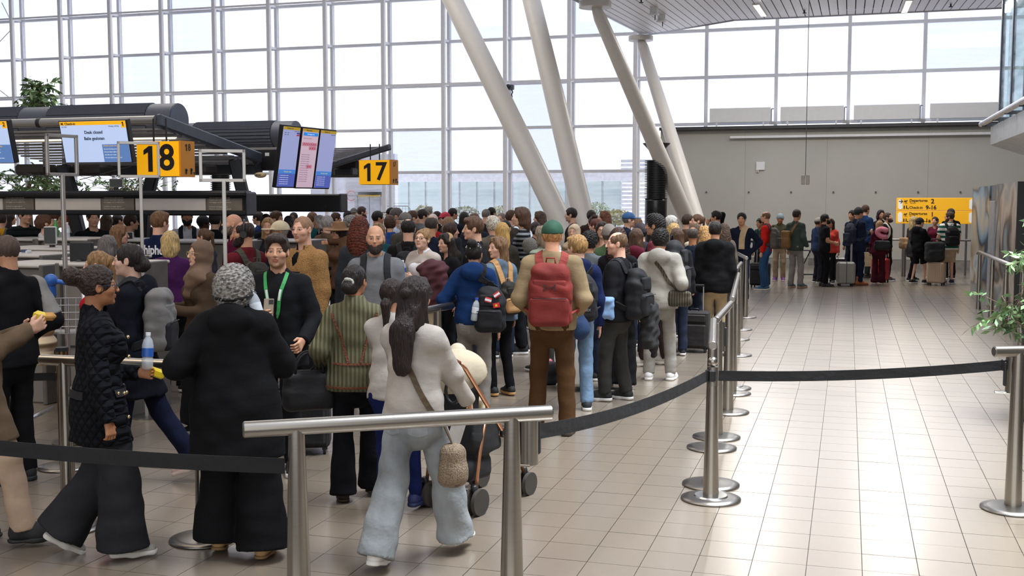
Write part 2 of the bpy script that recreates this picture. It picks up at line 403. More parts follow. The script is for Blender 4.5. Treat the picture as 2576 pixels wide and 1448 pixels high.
# ------------------------------------------------------------------ heads, hair, hats (head-local: x right, y to the face, z up, origin mid-head)
def head_prims(M, fem=0, fat=0):
    j = .92 if fem else 1.
    P = [El((0, -.012, .028), (.075, .094, .089), M), El((0, .018, -.03), (.063 + fat * .01, .075, .085), M), El((0, .034, -.075), ((.047 + fat * .014) * j, .046, .036), M),
         El((0, .078, -.098), (.02, .014, .015), M, k=.015), Cn((-.034, .080, .020), (.034, .080, .020), .011 if not fem else .009, M=M, k=.015)]
    for s in (-1, 1):
        P += [El((s * .043, .056, -.026), (.024, .026, .024), M, k=.02), El((s * .033, .097, .000), (.0165, .0125, .0085), M, op='-', k=.011),
              El((s * .079, -.006, -.006), (.009, .019, .032), M, k=.008), El((s * .086, .002, -.006), (.006, .009, .018), M, op='-', k=.005),
              Cn((s * .047, .072, .011), (s * .018, .088, .011), .0055, M=M, k=.006), Cn((s * .045, .0795, .0085), (s * .021, .0855, .0085), .0058, M=M, k=.004), El((s * .010, .106, -.032), (.009, .010, .008), M, k=.006)]
    P += [Cn((0, .092, .012), (0, .111, -.027), .0065, .0095 if fem else .0105, M=M, k=.010), El((0, .0915, -.0565), (.023, .0095, .0055), M, k=.004), El((0, .0900, -.0685), (.019, .0095, .0065), M, k=.004),
          El((0, .102, -.0625), (.022, .005, .0016), M, op='-', k=.003)]
    return P
FACECUT = El((0, .105, -.035), (.068, .078, .108), op='-', k=.012)
def hair_prims(style):
    t = {'buzz': .004, 'short': .013, 'quiff': .013, 'curl': .022, 'baldtop': .008, 'big': .045, 'pony': .010, 'bun': .010, 'lowbun': .010, 'lowpony': .010}.get(style, .015)
    P = [El((0, -.012, .028), (.076 + t, .094 + t, .089 + t))]
    low = [El((0, .065, -.085), (.1, .10, .075), op='-', k=.01), Pr('B', '&', .012, c=V3((0, 0, .30)), r=V3((.5, .5, .375)), rad=.01, M=None)]
    ear = [El((s * .088, .004, -.016), (.032, .026, .036), op='-', k=.01) for s in (-1, 1)]
    if style in ('short', 'quiff', 'curl', 'buzz', 'baldtop'):
        if style != 'buzz' and style != 'baldtop': P.append(El((0, -.008, .062), (.075, .09, .07)))
        if style == 'quiff': P += [El((-.02, .06, .088), (.05, .04, .026)), El((.03, .05, .09), (.045, .038, .024))]
        if style == 'curl': P += [El((0, .03, .095), (.07, .06, .045))]
        P += [FACECUT] + low + ear
        if style == 'baldtop': P.append(El((0, .03, .125), (.062, .10, .075), op='-', k=.01))
    elif style == 'big':
        P += [El((0, -.05, -.02), (.10, .08, .10)), El((0, .02, .09), (.09, .08, .06)), El((0, .12, -.05), (.075, .095, .115), op='-', k=.02)]
    elif style in ('long', 'longcurl', 'vlong', 'halfup', 'bob'):
        b = {'bob': -.13, 'vlong': -.36, 'halfup': -.40}.get(style, -.27); w = .03 if style == 'longcurl' else 0
        for s in (-1, 1): P += [Cn((s * .064, -.03, .03), (s * (.072 + w), -.01, b + .05), .032, .034 + w * .5, k=.03), Cn((s * .03, .055, .10), (s * .075, .035, .02), .022, .02, k=.02)]
        P += [El((0, -.07, max(b - .02, -.29) / 2), (.092 + w, .052 + w * .7, -max(b - .02, -.29) / 2 + .03), k=.03), Cn((0, -.075, -.05), (0, -.075 if b > -.3 else -.165, max(b, -.24)), .07 + w, .06 + w, sy=.55, k=.03)] + ([Cn((0, -.16, -.20), (.01, -.178, b), .085, .06, sy=.45, k=.03)] if b < -.3 else [])
        if style == 'halfup': P += [El((0, -.118, .03), (.018, .014, .018), k=.01), Cn((-.07, 0, .05), (0, -.115, .032), .02, k=.02), Cn((.07, 0, .05), (0, -.115, .032), .02, k=.02)]
        P += [FACECUT, El((0, .09, -.17), (.054, .075, .15), op='-', k=.015)]
    else:
        P += [FACECUT] + low
        P += [El((s * .088, .004, -.016), (.026, .022, .03), op='-', k=.01) for s in (-1, 1)]
        if style == 'pony': P += [El((0, -.112, .045), (.032, .03, .032)), Cn((0, -.125, .045), (.01, -.135, -.16), .03, .014, k=.02)]
        if style == 'lowpony': P += [El((0, -.10, -.055), (.04, .03, .035)), Cn((0, -.11, -.06), (.0, -.105, -.25), .036, .018, k=.02)]
        if style == 'bun': P += [El((0, -.085, .115), (.05, .05, .045))]
        if style == 'lowbun': P += [El((0, -.115, -.035), (.052, .045, .05)), El((0, -.07, -.06), (.05, .04, .03))]
        if style == 'puff': P += [El((0, -.15, .065), (.062, .056, .058), k=.01), El((0, -.10, .05), (.04, .05, .04))]
        if style == 'claw': P += [El((0, -.11, .03), (.065, .045, .065)), El((0, -.06, .10), (.06, .05, .04))]
    return P
def hat_prims(style):
    up = lambda z: ((0, 0, z), (0, 0, -1))
    if style in ('cap', 'capup'):
        return [El((0, -.012, .035), (.092, .112, .10), clip=[up(.022)]), Bx((0, .125, .034), (.072, .075, .007), .006, k=.01), El((0, -.015, .134), (.01, .01, .006), k=.004)]
    if style == 'beanie': return [El((0, -.012, .04), (.092, .11, .115), clip=[up(.012)]), Cn((0, -.012, .025), (0, -.012, .045), .096, .094, sy=1.18, k=.01, clip=[up(.008)]), El((0, .13, -.06), (.07, .06, .075), op='-')]
    if style == 'fedora': return [Cn((0, -.01, .05), (0, -.01, .135), .092, .075, sy=1.2, k=.02, clip=[up(.04), ((0, 0, .165), (0, 0, 1))]), El((0, -.01, .045), (.185, .21, .014), k=.02), El((0, -.01, .19), (.025, .08, .03), op='-', k=.02)]
    if style == 'headband': return [El((0, -.012, .03), (.094, .113, .107), clip=[((0, .035, 0), (0, 1, .35)), ((0, -.03, 0), (0, -1, -.35))]), El((0, 0, -.12), (.2, .2, .13), op='-')]
    if style == 'headscarf':
        return [El((0, -.015, .022), (.094, .114, .112)), Cn((0, -.02, -.04), (0, -.01, -.15), .086, .10, k=.05), El((0, .0, -.225), (.19, .125, .075), k=.06), Cn((-.09, .08, -.2), (-.05, .12, -.36), .07, .05, k=.05),
                El((0, .115, -.018), (.055, .075, .086), op='-', k=.012)]
def beard_prims(full=1):
    return [El((0, .036, -.084), (.060, .060, .046 + .008 * full)), El((0, .012, -.045), (.0755, .072, .078)), El((0, .07, .022), (.1, .105, .062), op='-', k=.01), El((0, .085, -.034), (.042, .06, .016), op='-', k=.006), El((0, .0, .06), (.2, .2, .07), op='-', k=.01), El((0, .07, -.108), (.036, .034, .024 + .006 * full)),
            El((0, .112, -.0625), (.026, .03, .010), op='-', k=.006), El((0, -.06, 0), (.2, .055, .3), op='-', k=.01)]
SH = {}
def shared(kind, style, fine, hatted=False):
    key = (kind, style, fine, hatted)
    if key not in SH:
        h = .0062 if fine else .0115
        pr = {'hair': hair_prims, 'hat': hat_prims}[kind](style) if kind != 'beard' else beard_prims(style)
        if hatted: pr = pr + [Pr('B', '&', .006, c=V3((0, 0, -.5)), r=V3((.5, .5, .525)), rad=.01, M=None)]
        curly = style in ('curl', 'big', 'longcurl')
        cloth = kind == 'hat'
        SH[key] = solid(style if isinstance(style, str) else 'beard', pr, h, k=.03, wr=(.0055 if style == 'longcurl' else .007) if curly else (.0 if cloth and style != 'headscarf' else .006 if cloth else .0035), freq=8. if curly else (1.2 if cloth else 7.), seed=3, zf=1. if curly or cloth else .12)
    return SH[key]
def glasses_mesh():
    if 'gl' not in SH:
        m = MB()
        for s in (-1, 1):
            pts = [(s * .034 + .024 * math.cos(t), .103 - .10 * (abs(s * .034 + .024 * math.cos(t)) ** 2) * 4, .002 + .019 * math.sin(t)) for t in np.linspace(0, 6.283, 17)]
            m.path(pts, .0019, 5); m.path([(s * .058, .098, .008), (s * .078, .05, .008), (s * .085, -.02, .002)], .0019, 5)
        m.path([(-.011, .104, .006), (.011, .104, .006)], .0018, 5); SH['gl'] = m.mesh('glasses')
    return SH['gl']
def eye_mesh():
    if 'eye' not in SH:
        SH['eye'] = MB().ball((0, 0, 0), .0112, 14, 10).mesh('eye')
        SH['iris'] = MB().cyl((0, .0085, 0), (0, .0117, 0), .0068, .0056, 12).mesh('iris')
    return SH['eye'], SH['iris']
def shoe_meshes(kind):
    if ('shoe', kind) not in SH:
        fl = ((0, 0, 0), (0, 0, -1))
        up = [Cn((0, -.055, .045), (0, .05, .045), .041, .045, k=.03), Cn((0, .05, .04), (.0, .155, .032), .044, .032, k=.03), Cn((0, -.04, .07), (0, -.035, .095), .043, .043, k=.03), El((0, .03, .075), (.036, .07, .03))]
        if kind == 'boot': up.append(Cn((0, -.035, .09), (0, -.035, .17), .046, .05, k=.02))
        up += [Cn((0, -.035, .10), (0, -.035, .2), .036, .036, op='-', k=.006)]
        for p in up: p.clip = [((0, 0, .018), (0, 0, -1))] if p.op == '+' else ()
        tall = .017 if kind == 'sneaker' else .011
        so = [Cn((0, -.055, tall), (0, .05, tall), .046, .048, k=.02), Cn((0, .05, tall), (0, .16, tall), .048, .036, k=.02)]
        for p in so: p.clip = [fl[0:2], ((0, 0, tall * 2), (0, 0, 1))]
        SH['shoe', kind] = (solid('shoe', up, .0085, k=.02), solid('sole', so, .0085, k=.01))
    return SH['shoe', kind]

# ------------------------------------------------------------------ people
def ik(a, t, l1, l2, hint):
    a, t, hint = Vector(a), Vector(t), Vector(hint); d = t - a; L = min(d.length, (l1 + l2) * .995); u = d.normalized(); t = a + u * L
    x = (l1 * l1 - l2 * l2 + L * L) / (2 * L); y = math.sqrt(max(l1 * l1 - x * x, 0)); h = (hint - u * hint.dot(u)).normalized()
    return a + u * x + h * y, t
ARM = {'d': (.235, .03, .845), 'h': (.06, .27, 1.17), 'f': (.18, .36, 1.02), 'p': (.225, .10, .93), 'k': (.19, .0, .99), 'c': (-.05, .21, 1.17), 's': (.12, .17, 1.28), 'u': (.07, .19, 1.43),
       'w': (.23, .22, .88), 'b': (.24, -.17, .88), 'e': (.10, .13, 1.55), 'm': (.09, .24, 1.04)}
PEOPLE = []
def person(x, yt, Z, face, label, g='m', w=1., skin='#c8977c', hair=('short', '#2b1b12'), top=('jacket', '#17181b'), leg=('straight', '#1b1c20'), shoes=('sneaker', '#1a1a1c', '#dcdcdc'),
           arms='dd', feet=None, hy=0, hp=0, hat=None, beard=None, glasses=None, inner=None, lean=0, group=None, stub=0, fat=0, eyes=None, seat=0):
    """x, yt: where the crown of the head is seen; Z: distance along the view; face: heading, 0 = away from the camera, 90 = to the right, 180 = to the camera"""
    crown = at(x, yt, Z); H = crown.z
    if seat: H = seat
    s = H / 1.75; fem = g == 'f'; near = Z < 9.2; fine = Z < 14.5
    n = len(PEOPLE); rz = math.atan2(crown.y, crown.x) - R(face) - math.pi / 2
    q = lambda a, b, c: Vector((a * s, b * s + math.tan(R(lean)) * max(c - .95, 0) * s, c * s))
    sx = .142 if fem else .166; sx *= .6 + .4 * w
    hs = (.35 + .65 * s) * (.965 if fem else 1.)
    th = {'short': .016, 'quiff': .018, 'curl': .026, 'big': .047, 'buzz': .004, 'baldtop': .003, 'bun': .05, 'claw': .03}.get(hair[0] if hair else '', .014) if not hat else {'cap': .022, 'beanie': .036, 'fedora': .05}.get(hat[0], .02)
    if not hair and not hat: th = 0
    HM = Matrix.Translation(q(0, .015, 1.75) - Vector((0, 0, (.118 + th) * hs))) @ Matrix.Rotation(-R(hy), 4, 'Z') @ Matrix.Rotation(-R(hp), 4, 'X') @ Matrix.Scale(hs, 4)
    base = Vector((crown.x, crown.y, crown.z - H)); off = Matrix.Rotation(rz, 3, 'Z') @ Vector((0, q(0, .015, 1.75).y, 0)); base -= off
    J = {}
    for i, sd in enumerate((-1, 1)):
        sh = q(sd * sx, -.012, 1.382); a = arms[i]; a = ARM[a] if isinstance(a, str) else a
        tg = Vector((sd * a[0] * s, a[1] * s + math.tan(R(lean)) * max(a[2] - .95, 0) * s, a[2] * s))
        hint = (sd * 1., -.5, 0) if arms[i] == 'k' else (sd * .45, -1, -.35)
        e, wr_ = ik(sh, tg, .285 * s, .25 * s, hint); J[sd] = [sh, e, wr_]
        f = (feet or ((-.095, 0, 0), (.095, 0, 0)))[i]; hpj = q(sd * (.088 if fem else .085), 0, .93)
        an = Vector((f[0] * s, f[1] * s, (.085 + f[2]) * s))
        if seat: kn = hpj + Vector((0, .42 * s, -.03)); an = kn + Vector((0, .02, -.41 * s))
        else: kn, an = ik(hpj, an, .432 * s, .418 * s, (sd * .08, 1, 0))
        J[sd] += [hpj, kn, an]
    sleeve = top[2].get('sleeve', 'long') if len(top) > 2 else 'long'; to = top[2] if len(top) > 2 else {}
    dn = ((0, 0, 0), (0, 0, -1))
    def torso(e, hem, body=False):
        c = [((0, 0, hem * s), (0, 0, -1))]; W = w * s
        if fem:
            P = [Cn(q(0, 0, 1.29), q(0, 0, 1.2), .136 * W + e, .134 * W + e, sy=.70, clip=c), Cn(q(0, 0, 1.16), q(0, .005, 1.04), .126 * W + e, .135 * W + e, sy=.70, clip=c),
                 Cn(q(0, -.01, .99), q(0, -.015, .88), .160 * W + e, .172 * W + e, sy=.68, clip=c)]
            P += [El(q(k * .07, .075, 1.27), (.07 * W + e, .062 * W + e, .07 * W + e), clip=c) for k in (-1, 1)]
        else:
            P = [Cn(q(0, 0, 1.28), q(0, 0, 1.18), .158 * W + e, .155 * W + e, sy=.68, clip=c), Cn(q(0, .008 * w, 1.14), q(0, .012 * w, 1.02), .150 * W + e, .152 * W + e, sy=.70, clip=c),
                 Cn(q(0, -.01, .97), q(0, -.012, .88), .158 * W + e, .160 * W + e, sy=.68, clip=c)]
        if hem < .86: P.append(Cn(q(0, -.005, .9), q(0, -.005, hem - .05), .166 * W + e, .166 * W + e + to.get('flare', .01) * s, sy=.74, clip=c))
        P += [Cn(q(-sx + .02, -.012, 1.36), q(sx - .02, -.012, 1.36), .052 * s + e)] + [Cn(q(k * (sx - .03), -.018, 1.378), q(0, -.022, 1.455), .048 * s + e * .7, .05 * s + e * .5) for k in (-1, 1)]
        return P
    def arms_p(e, k=1., cut=None):
        P = []; W = (.5 + .5 * w) * s * (.80 if fem else .95) * k
        for sd in (-1, 1):
            S, E_, Wr = J[sd][:3]; u = (Wr - E_).normalized()
            if cut == 'short':
                v = (E_ - S).normalized(); P.append(Cn(S, E_, .060 * W + e, .056 * W + e, clip=[(S + (E_ - S) * .72, v)]))
            elif cut == 'none': continue
            else:
                cl = [(Wr + u * .012, u)] if cut else []
                if cut == 'roll': cl = [(E_ + (Wr - E_) * .2, u)]
                P += [Cn(S, E_, .060 * W + e, .050 * W + e), Cn(E_, Wr, .048 * W + e, (.030 * W + e) if not cut else (.034 * W + e), clip=cl)]
        return P
    def legs_p(kind, e, body=False):
        P = []; W = (.5 + .5 * w) * s * (1.0 if not fem else .98)
        kr = {'slim': (.074, .056, .054, .042), 'straight': (.078, .066, .064, .060), 'wide': (.082, .090, .090, .112), 'palazzo': (.086, .100, .104, .140), 'shorts': (.082, .08, 0, 0), 'body': (.068, .05, .048, .034), 'flare': (.077, .066, .066, .098)}[kind if not body else 'body']
        for sd in (-1, 1):
            h_, k_, a_ = J[sd][3:]
            if kind == 'shorts' and not body:
                v = (k_ - h_).normalized(); P.append(Cn(h_, k_, kr[0] * W + e, kr[1] * W + e, clip=[(h_ + (k_ - h_) * .93, v)])); continue
            v = (a_ - k_).normalized(); lo_ = a_ + v * (.032 * s if kind in ('wide', 'flare') else .02 * s if kind == 'palazzo' else .015 * s)
            P += [Cn(h_, k_, kr[0] * W + e, kr[1] * W + e, k=.02), Cn(k_, a_ + (v * .05 * s if not body else v * 0), kr[2] * W + e, kr[3] * W + e, k=.02, clip=[] if body else [(lo_, v)])]
            P.append(El(h_ + Vector((0, -.05 * s, -.03 * s)), (.070 * W + e, .070 * W + e, .09 * W + e)))
        return P
    # ---- body: one continuous skin from head to feet
    hb = min(max(Z * .0021, .016), .034); hh = min(max(Z * .00062, .0052), .013)
    P = torso(-.024, .90) + arms_p(-.012 if sleeve == 'long' else -.001) + legs_p('straight', -.010 * s, True)
    bare_arm = sleeve != 'long'
    P += head_prims(HM, fem, fat)
    P.append(Cn(HM @ Vector((0, -.03, -.05)), q(0, -.02, 1.42), (.052 if not fem else .044) * s * (.7 + .3 * w), (.062 if not fem else .05) * s * (.7 + .3 * w), k=.025))
    zones = [[(HM.translation[i] - .115 * hs, HM.translation[i] + (.13 if i == 1 else .125) * hs) for i in range(3)] + [hh]]
    hands = {}
    for i, sd in enumerate((-1, 1)):
        S, E_, Wr = J[sd][:3]; u = (Wr - E_).normalized(); a = arms[i]
        nrm = Vector((-sd, .15, 0)) if a in ('d', 'w', 'b', 'p') else Vector((-sd * .4, -.3, -.9) if a in ('f', 'm') else (-sd * .75, -.55, .15))
        nrm = (nrm - u * nrm.dot(u)).normalized(); sv = u.cross(nrm).normalized()
        if sv.dot(Vector((0, 1, .5))) < 0: sv = -sv            # thumb side: forwards / up
        g_ = .95 * s * (.9 if fem else 1); hands[sd] = (Wr, Wr + u * .085 * g_ + nrm * .03 * g_, u, nrm, sv)
        if a == 'p': continue
        if Z < 17:
            fk = dict(k=.003 if fine else .01)
            P += [Cn(Wr, Wr + u * .02 * g_, .024 * g_, k=.02)]
            for t in (-1, -.33, .33, 1): P.append(Cn(Wr + u * .025 * g_ + sv * t * .018 * g_, Wr + u * .088 * g_ + sv * t * .031 * g_, .0145 * g_, .0115 * g_, k=.013))
            cv = .25 if a in ('d', 'w', 'b') else .8
            for t, L in ((-1.5, .78), (-.5, .95), (.5, 1.), (1.5, .93)):
                b0 = Wr + u * .088 * g_ + sv * t * .0225 * g_; b1 = b0 + (u * (1 - cv * .35) + nrm * cv * .55) * .042 * L * g_; b2 = b1 + (u * (1 - cv * 1.25) + nrm * cv * 1.05) * .036 * L * g_
                P += [Cn(b0, b1, .0090 * g_, .0084 * g_, **fk), Cn(b1, b2, .0084 * g_, .0068 * g_, **fk)]
            t0 = Wr + u * .03 * g_ + sv * .026 * g_; t1 = t0 + (u * .6 + sv * .65 + nrm * .35) * .036 * g_; t2 = t1 + (u * .9 + nrm * .45) * .03 * g_
            P += [Cn(t0, t1, .014 * g_, .011 * g_, k=.01), Cn(t1, t2, .0105 * g_, .0085 * g_, **fk)]
            if fine:
                c = Wr + u * .09 * g_ + nrm * .02 * g_; zones.append([(c[j] - .1 * g_, c[j] + .1 * g_) for j in range(3)] + [.0048 if near else .007])
        else:
            P += [El(Wr + u * .07 * g_, (.03 * g_, .04 * g_, .075 * g_), None)]
    for sd in (-1, 1):
        a_ = J[sd][5]; ft = (feet or ((0, 0, 0), (0, 0, 0)))[0 if sd < 0 else 1]; RX = Matrix.Rotation(R(-(ft[3] if len(ft) > 3 else 0)), 3, 'X'); P += [Cn(a_ + RX @ Vector((0, -.03 * s, -.05 * s)), a_ + RX @ Vector((0, .13 * s, -.06 * s)), .026 * s, .02 * s)]
    D, ax = field(P, hb, zones, k=.028); V, Q = nets(D, ax); me = npmesh('person', V, Q)
    # skin colour with lips, brows and stubble of its own
    I = HM.inverted(); A = np.array(I); L = V @ A[:3, :3].T + A[:3, 3]; c = np.array(lin(skin)); colr = np.tile(np.append(c, 1), (len(V), 1))
    def mixc(msk, cc, f): colr[msk, :3] = colr[msk, :3] * (1 - f) + np.array(cc) * f
    ax_ = np.abs(L[:, 0]); hc = lin(hair[1]) if hair else lin('#3a2a20')
    mixc((L[:, 1] > .0) & (L[:, 2] < -.035) & (L[:, 2] > -.13) & (ax_ < .075), tuple(v * .55 for v in hc) if stub else c, .32 * stub)
    mixc((L[:, 1] > .075) & (ax_ < .022) & (L[:, 2] < -.0495) & (L[:, 2] > -.077), lin('#a5564f') if c[0] > .3 else lin('#6e3b35'), .55)
    bz = .0235 - .12 * np.abs(ax_ - .03) ** 1.2; mixc((L[:, 1] > .055) & (ax_ > .011) & (ax_ < .052) & (np.abs(L[:, 2] - bz) < (.0038 if fem else .005)), tuple(v * .6 for v in hc), .7)
    mixc((L[:, 1] > .06) & (ax_ > .03) & (ax_ < .062) & (L[:, 2] < -.01) & (L[:, 2] > -.045), lin('#c0614e'), .12)
    at_ = me.attributes.new('Col', 'FLOAT_COLOR', 'POINT'); at_.data.foreach_set('color', colr.astype('f4').ravel())
    o = link('person', me, mat('#c8977c', .52, 0, 'skin', spec=.35)); o.location = base; o.rotation_euler = (0, 0, rz); tag(o, label, 'person', group)
    rec = dict(o=o, J=J, HM=HM, s=s, w=w, hands=hands, Z=Z, q=q, rz=rz, fem=fem, H=H); PEOPLE.append(rec)
    # ---- clothes
    hg = min(max(Z * .00165, .0105), .026); wr_a = .0042 if fine else .006
    e0 = {'jacket': .016, 'hoodie': .016, 'sweater': .014, 'shirt': .008, 'tee': .008, 'coat': .02, 'fleece': .024, 'puffer': .035, 'vest': .016, 'dress': .014, 'cardigan': .018, 'blazer': .014}[top[0]] * s + to.get('ease', 0)
    hem = to.get('hem', .84); T = torso(e0, hem) + arms_p(e0 * .85, 1., 'cut' if sleeve == 'long' else sleeve)
    if hem < .82: T += [Cn(J[sd][3], J[sd][4] + (J[sd][4] - J[sd][3]) * .1, .088 * w * s + e0, (.075 if not leg or leg[0] not in ('wide', 'palazzo') else .105) * s + e0, clip=[((0, 0, hem * s), (0, 0, -1))], k=.06) for sd in (-1, 1)]
    if to.get('collar', top[0] in ('jacket', 'coat', 'fleece', 'puffer', 'blazer', 'shirt')):
        ch = to.get('ch', 1.505); T += [Cn(q(0, -.018, 1.41), q(0, -.004, ch - .02), .076 * s, .068 * s, k=.02, clip=[(q(0, 0, ch), (0, -.25, 1))])]
    if to.get('hood', top[0] == 'hoodie'):
        T += [El(q(0, -.112, 1.425), (.128 * s, .066 * s, .10 * s), k=.025), Cn(q(-.085, -.03, 1.45), q(-.03, .075, 1.39), .036 * s, .03 * s, k=.03), Cn(q(.085, -.03, 1.45), q(.03, .075, 1.39), .04 * s, .03 * s, k=.03), El(q(0, -.045, 1.54), (.08 * s, .05 * s, .05 * s), op='-', k=.02)]
    T.append(Cn(q(0, .0, 1.44), HM.translation, .056 * s, .062 * s, op='-', k=.008))
    if to.get('vneck'): T.append(Cn(q(0, .13, 1.52), q(0, .12, 1.52 - to['vneck']), .085 * s, .012 * s, op='-', k=.01))
    if to.get('open'): T.append(Cn(q(0, .24, 1.55), q(0, .20, hem - .1), (.085 + to['open']) * s, (.09 + to['open']) * s, op='-', k=.012))
    kind = to.get('mat', {'fleece': 'fleece', 'puffer': 'puffer'}.get(top[0], 'cloth'))
    def tm(c, kd): return mat(c, .85, 0, kd, c2=to.get('c2'), sc_=to.get('sc', 8.), spec=.1)
    rec['top'] = tj = link(top[0] if top[0] != 'tee' else 'shirt', solid('top', T, hg, k=.035, wr=wr_a * (1.25 if top[0] in ('hoodie', 'coat', 'puffer') else 1), seed=n), tm(top[1], kind), o)
    if to.get('sl2'):
        for sd in (-1, 1): link('sleeve_panel', solid('sleeve', [Cn(J[sd][0] + Vector((sd * .02, 0, -.0)), J[sd][1], .062 * s + e0 + .005, .054 * s + e0 + .005, clip=[(J[sd][0] + (J[sd][1] - J[sd][0]) * .92, (J[sd][1] - J[sd][0]).normalized()), (J[sd][0] + Vector((sd * .0, 0, 0)), (-sd, 0, 0))])], hg, wr=wr_a), tm(to['sl2'], 'cloth'), o)
    if inner:
        link('undershirt', solid('undershirt', torso(e0 - .011, .9) + [Cn(q(0, -.01, 1.43), q(0, 0, 1.52), .066 * s, .062 * s, clip=[(q(0, 0, 1.51), (0, -.4, 1))]), Cn(q(0, .0, 1.43), HM.translation, .055 * s, .06 * s, op='-', k=.008)] + ([Cn(q(0, .13, 1.52), q(0, .12, 1.38), .07 * s, .012 * s, op='-', k=.01)] if len(inner) > 1 else []), hg, k=.03, wr=.004, seed=n + 5), mat(inner[0], .85, 0, 'cloth', spec=.1), o)
    if leg:
        lk = leg[2] if len(leg) > 2 else 'cloth'
        if leg[0] == 'skirt':
            hz = leg[3] if len(leg) > 3 else .25; cl = [((0, 0, 1.0 * s), (0, 0, 1)), ((0, 0, hz * s), (0, 0, -1))]; ym = (J[-1][5].y + J[1][5].y) / 2
            G = [Cn(q(0, -.01, .97), q(0, -.01, .88), (.150 if not fem else .162) * w * s, .175 * w * s, sy=.72, clip=cl), Cn(q(0, -.01, .86), Vector((0, ym, (hz - .05) * s)), .175 * w * s, .25 * w * s, sy=.8, clip=cl)]
            G += [Cn(J[sd][4], J[sd][5] - Vector((0, 0, .1)), .10 * s, .15 * s, clip=cl, k=.06) for sd in (-1, 1)]
        else:
            cl = [((0, 0, 1.0 * s), (0, 0, 1))]; W = w * s
            G = [Cn(q(0, -.01, .97), q(0, -.012, .88), (.160 if fem else .156) * W + .004, (.170 if fem else .160) * W + .006, sy=.68, clip=cl)] + legs_p(leg[0], .006 * s)
        link({'skirt': 'skirt', 'shorts': 'shorts'}.get(leg[0], 'trousers'), solid('trousers', G, hg, k=.03, wr=wr_a * (1.5 if leg[0] in ('wide', 'skirt', 'palazzo') else 1.), seed=n + 9, freq=.8), mat(leg[1], .85, 0, lk, spec=.1), o)
    if shoes and Z < 31:
        up_, so_ = shoe_meshes(shoes[0])
        for i, sd in enumerate((-1, 1)):
            a_ = J[sd][5]; f = (feet or ((0, 0, 0), (0, 0, 0)))[i]; pitch = f[3] if len(f) > 3 else 0
            M = Matrix.Translation(a_) @ Matrix.Rotation(R(-pitch), 4, 'X') @ Matrix.Rotation(-sd * R(8), 4, 'Z') @ Matrix.Scale(s * (.93 if fem else 1.04), 4) @ Matrix.Translation((0, .02, -.0815))
            so = link('shoe', up_, mat(shoes[1], .7, amt=.08), o); so.matrix_local = M
            link('sole', so_, mat(shoes[2], .6, amt=.05), so)
    # ---- hair, hat, beard, glasses, eyes
    if hair:
        hm = mat(hair[1], .7, sc_=90., amt=.25) if hair[0] == 'buzz' else mat(hair[1], .5, 0, 'curl' if hair[0] in ('curl', 'big', 'longcurl', 'puff') else 'hair', spec=.4)
        link('hair', shared('hair', hair[0], fine, bool(hat) and hat[0] in ('cap', 'beanie', 'fedora')), hm, o).matrix_local = HM
    if hat: link({'capup': 'cap'}.get(hat[0], hat[0]), shared('hat', hat[0], fine), mat(hat[1], .8, 0, 'cloth'), o).matrix_local = HM
    if beard: link('beard', shared('beard', beard[0], fine), mat(beard[1], .8, 0, 'curl'), o).matrix_local = HM
    if glasses: link('glasses', glasses_mesh(), mat(glasses, .3, amt=0), o).matrix_local = HM
    vis = (face + hy) % 360
    if (eyes is None and fine and 75 <= vis <= 285) or eyes:
        em, im = eye_mesh()
        for sd in (-1, 1):
            e = link('eye', em, mat('#c9bcb2', .25, amt=0), o); e.matrix_local = HM @ Matrix.Translation((sd * .033, .0787, .0005))
            link('iris', im, mat('#2a1c14', .2, amt=0), e)
    return rec
# ------------------------------------------------------------------ floor: joints below, square tiles on top
T = .3; TX0 = floor_at(2156.8, 1100).x; TY0 = floor_at(1335 / 3.68 + 1800, 583 / 3.68 + 1100).y
MB().box((-12, 16, -.06), (64, 44, .1)).build('floor', mat('#4c463f', .7), None)['kind'] = 'structure'
FLOOR = bpy.data.objects['floor']
TILE = mat('#84786a', .25, 0, 'tile', spec=.9, coat=1.)
def tile_mesh(MBo, x, y, g=.0022, z=0.0):
    a, b, c, d = x + g, x + T - g, y + g, y + T - g; e = .0
    MBo.add([(a, c, z - .008), (b, c, z - .008), (b, d, z - .008), (a, d, z - .008), (a + e, c + e, z), (b - e, c + e, z), (b - e, d - e, z), (a + e, d - e, z)],
            [(4, 5, 6, 7), (0, 1, 5, 4), (1, 2, 6, 5), (2, 3, 7, 6), (3, 0, 4, 7)])
tiles = []; rest = MB()
for i in range(-140, 70):
    for j in range(-25, 92):
        x, y = TX0 + i * T, TY0 + j * T
        c = Vector((x + T / 2, y + T / 2, 0)) - EYE; zc = c.dot(FW)
        if zc < 3.5: continue
        u, v = CX + F * c.dot(RT) / zc, CY - F * c.dot(UP) / zc
        if -1500 < u < 4200 and v < 2300: tiles.append((0 if (0 < u < 2576 and v < 1490) else 1, zc if u > 1250 else zc + 3, x, y))
tiles.sort()
tmesh = None
rg = random.Random(4)
for k, (_, zc, x, y) in enumerate(tiles):
    if k < 300:
        if tmesh is None: m_ = MB(); tile_mesh(m_, 0, 0); tmesh = m_.mesh('tile')
        o = link('tile', tmesh, TILE, FLOOR); o.location = (x, y, rg.uniform(-.0006, .0006))
    else: tile_mesh(rest, x, y, z=rg.uniform(-.0006, .0006))
rest.build('floor_tiles', TILE, FLOOR)['kind'] = 'stuff'

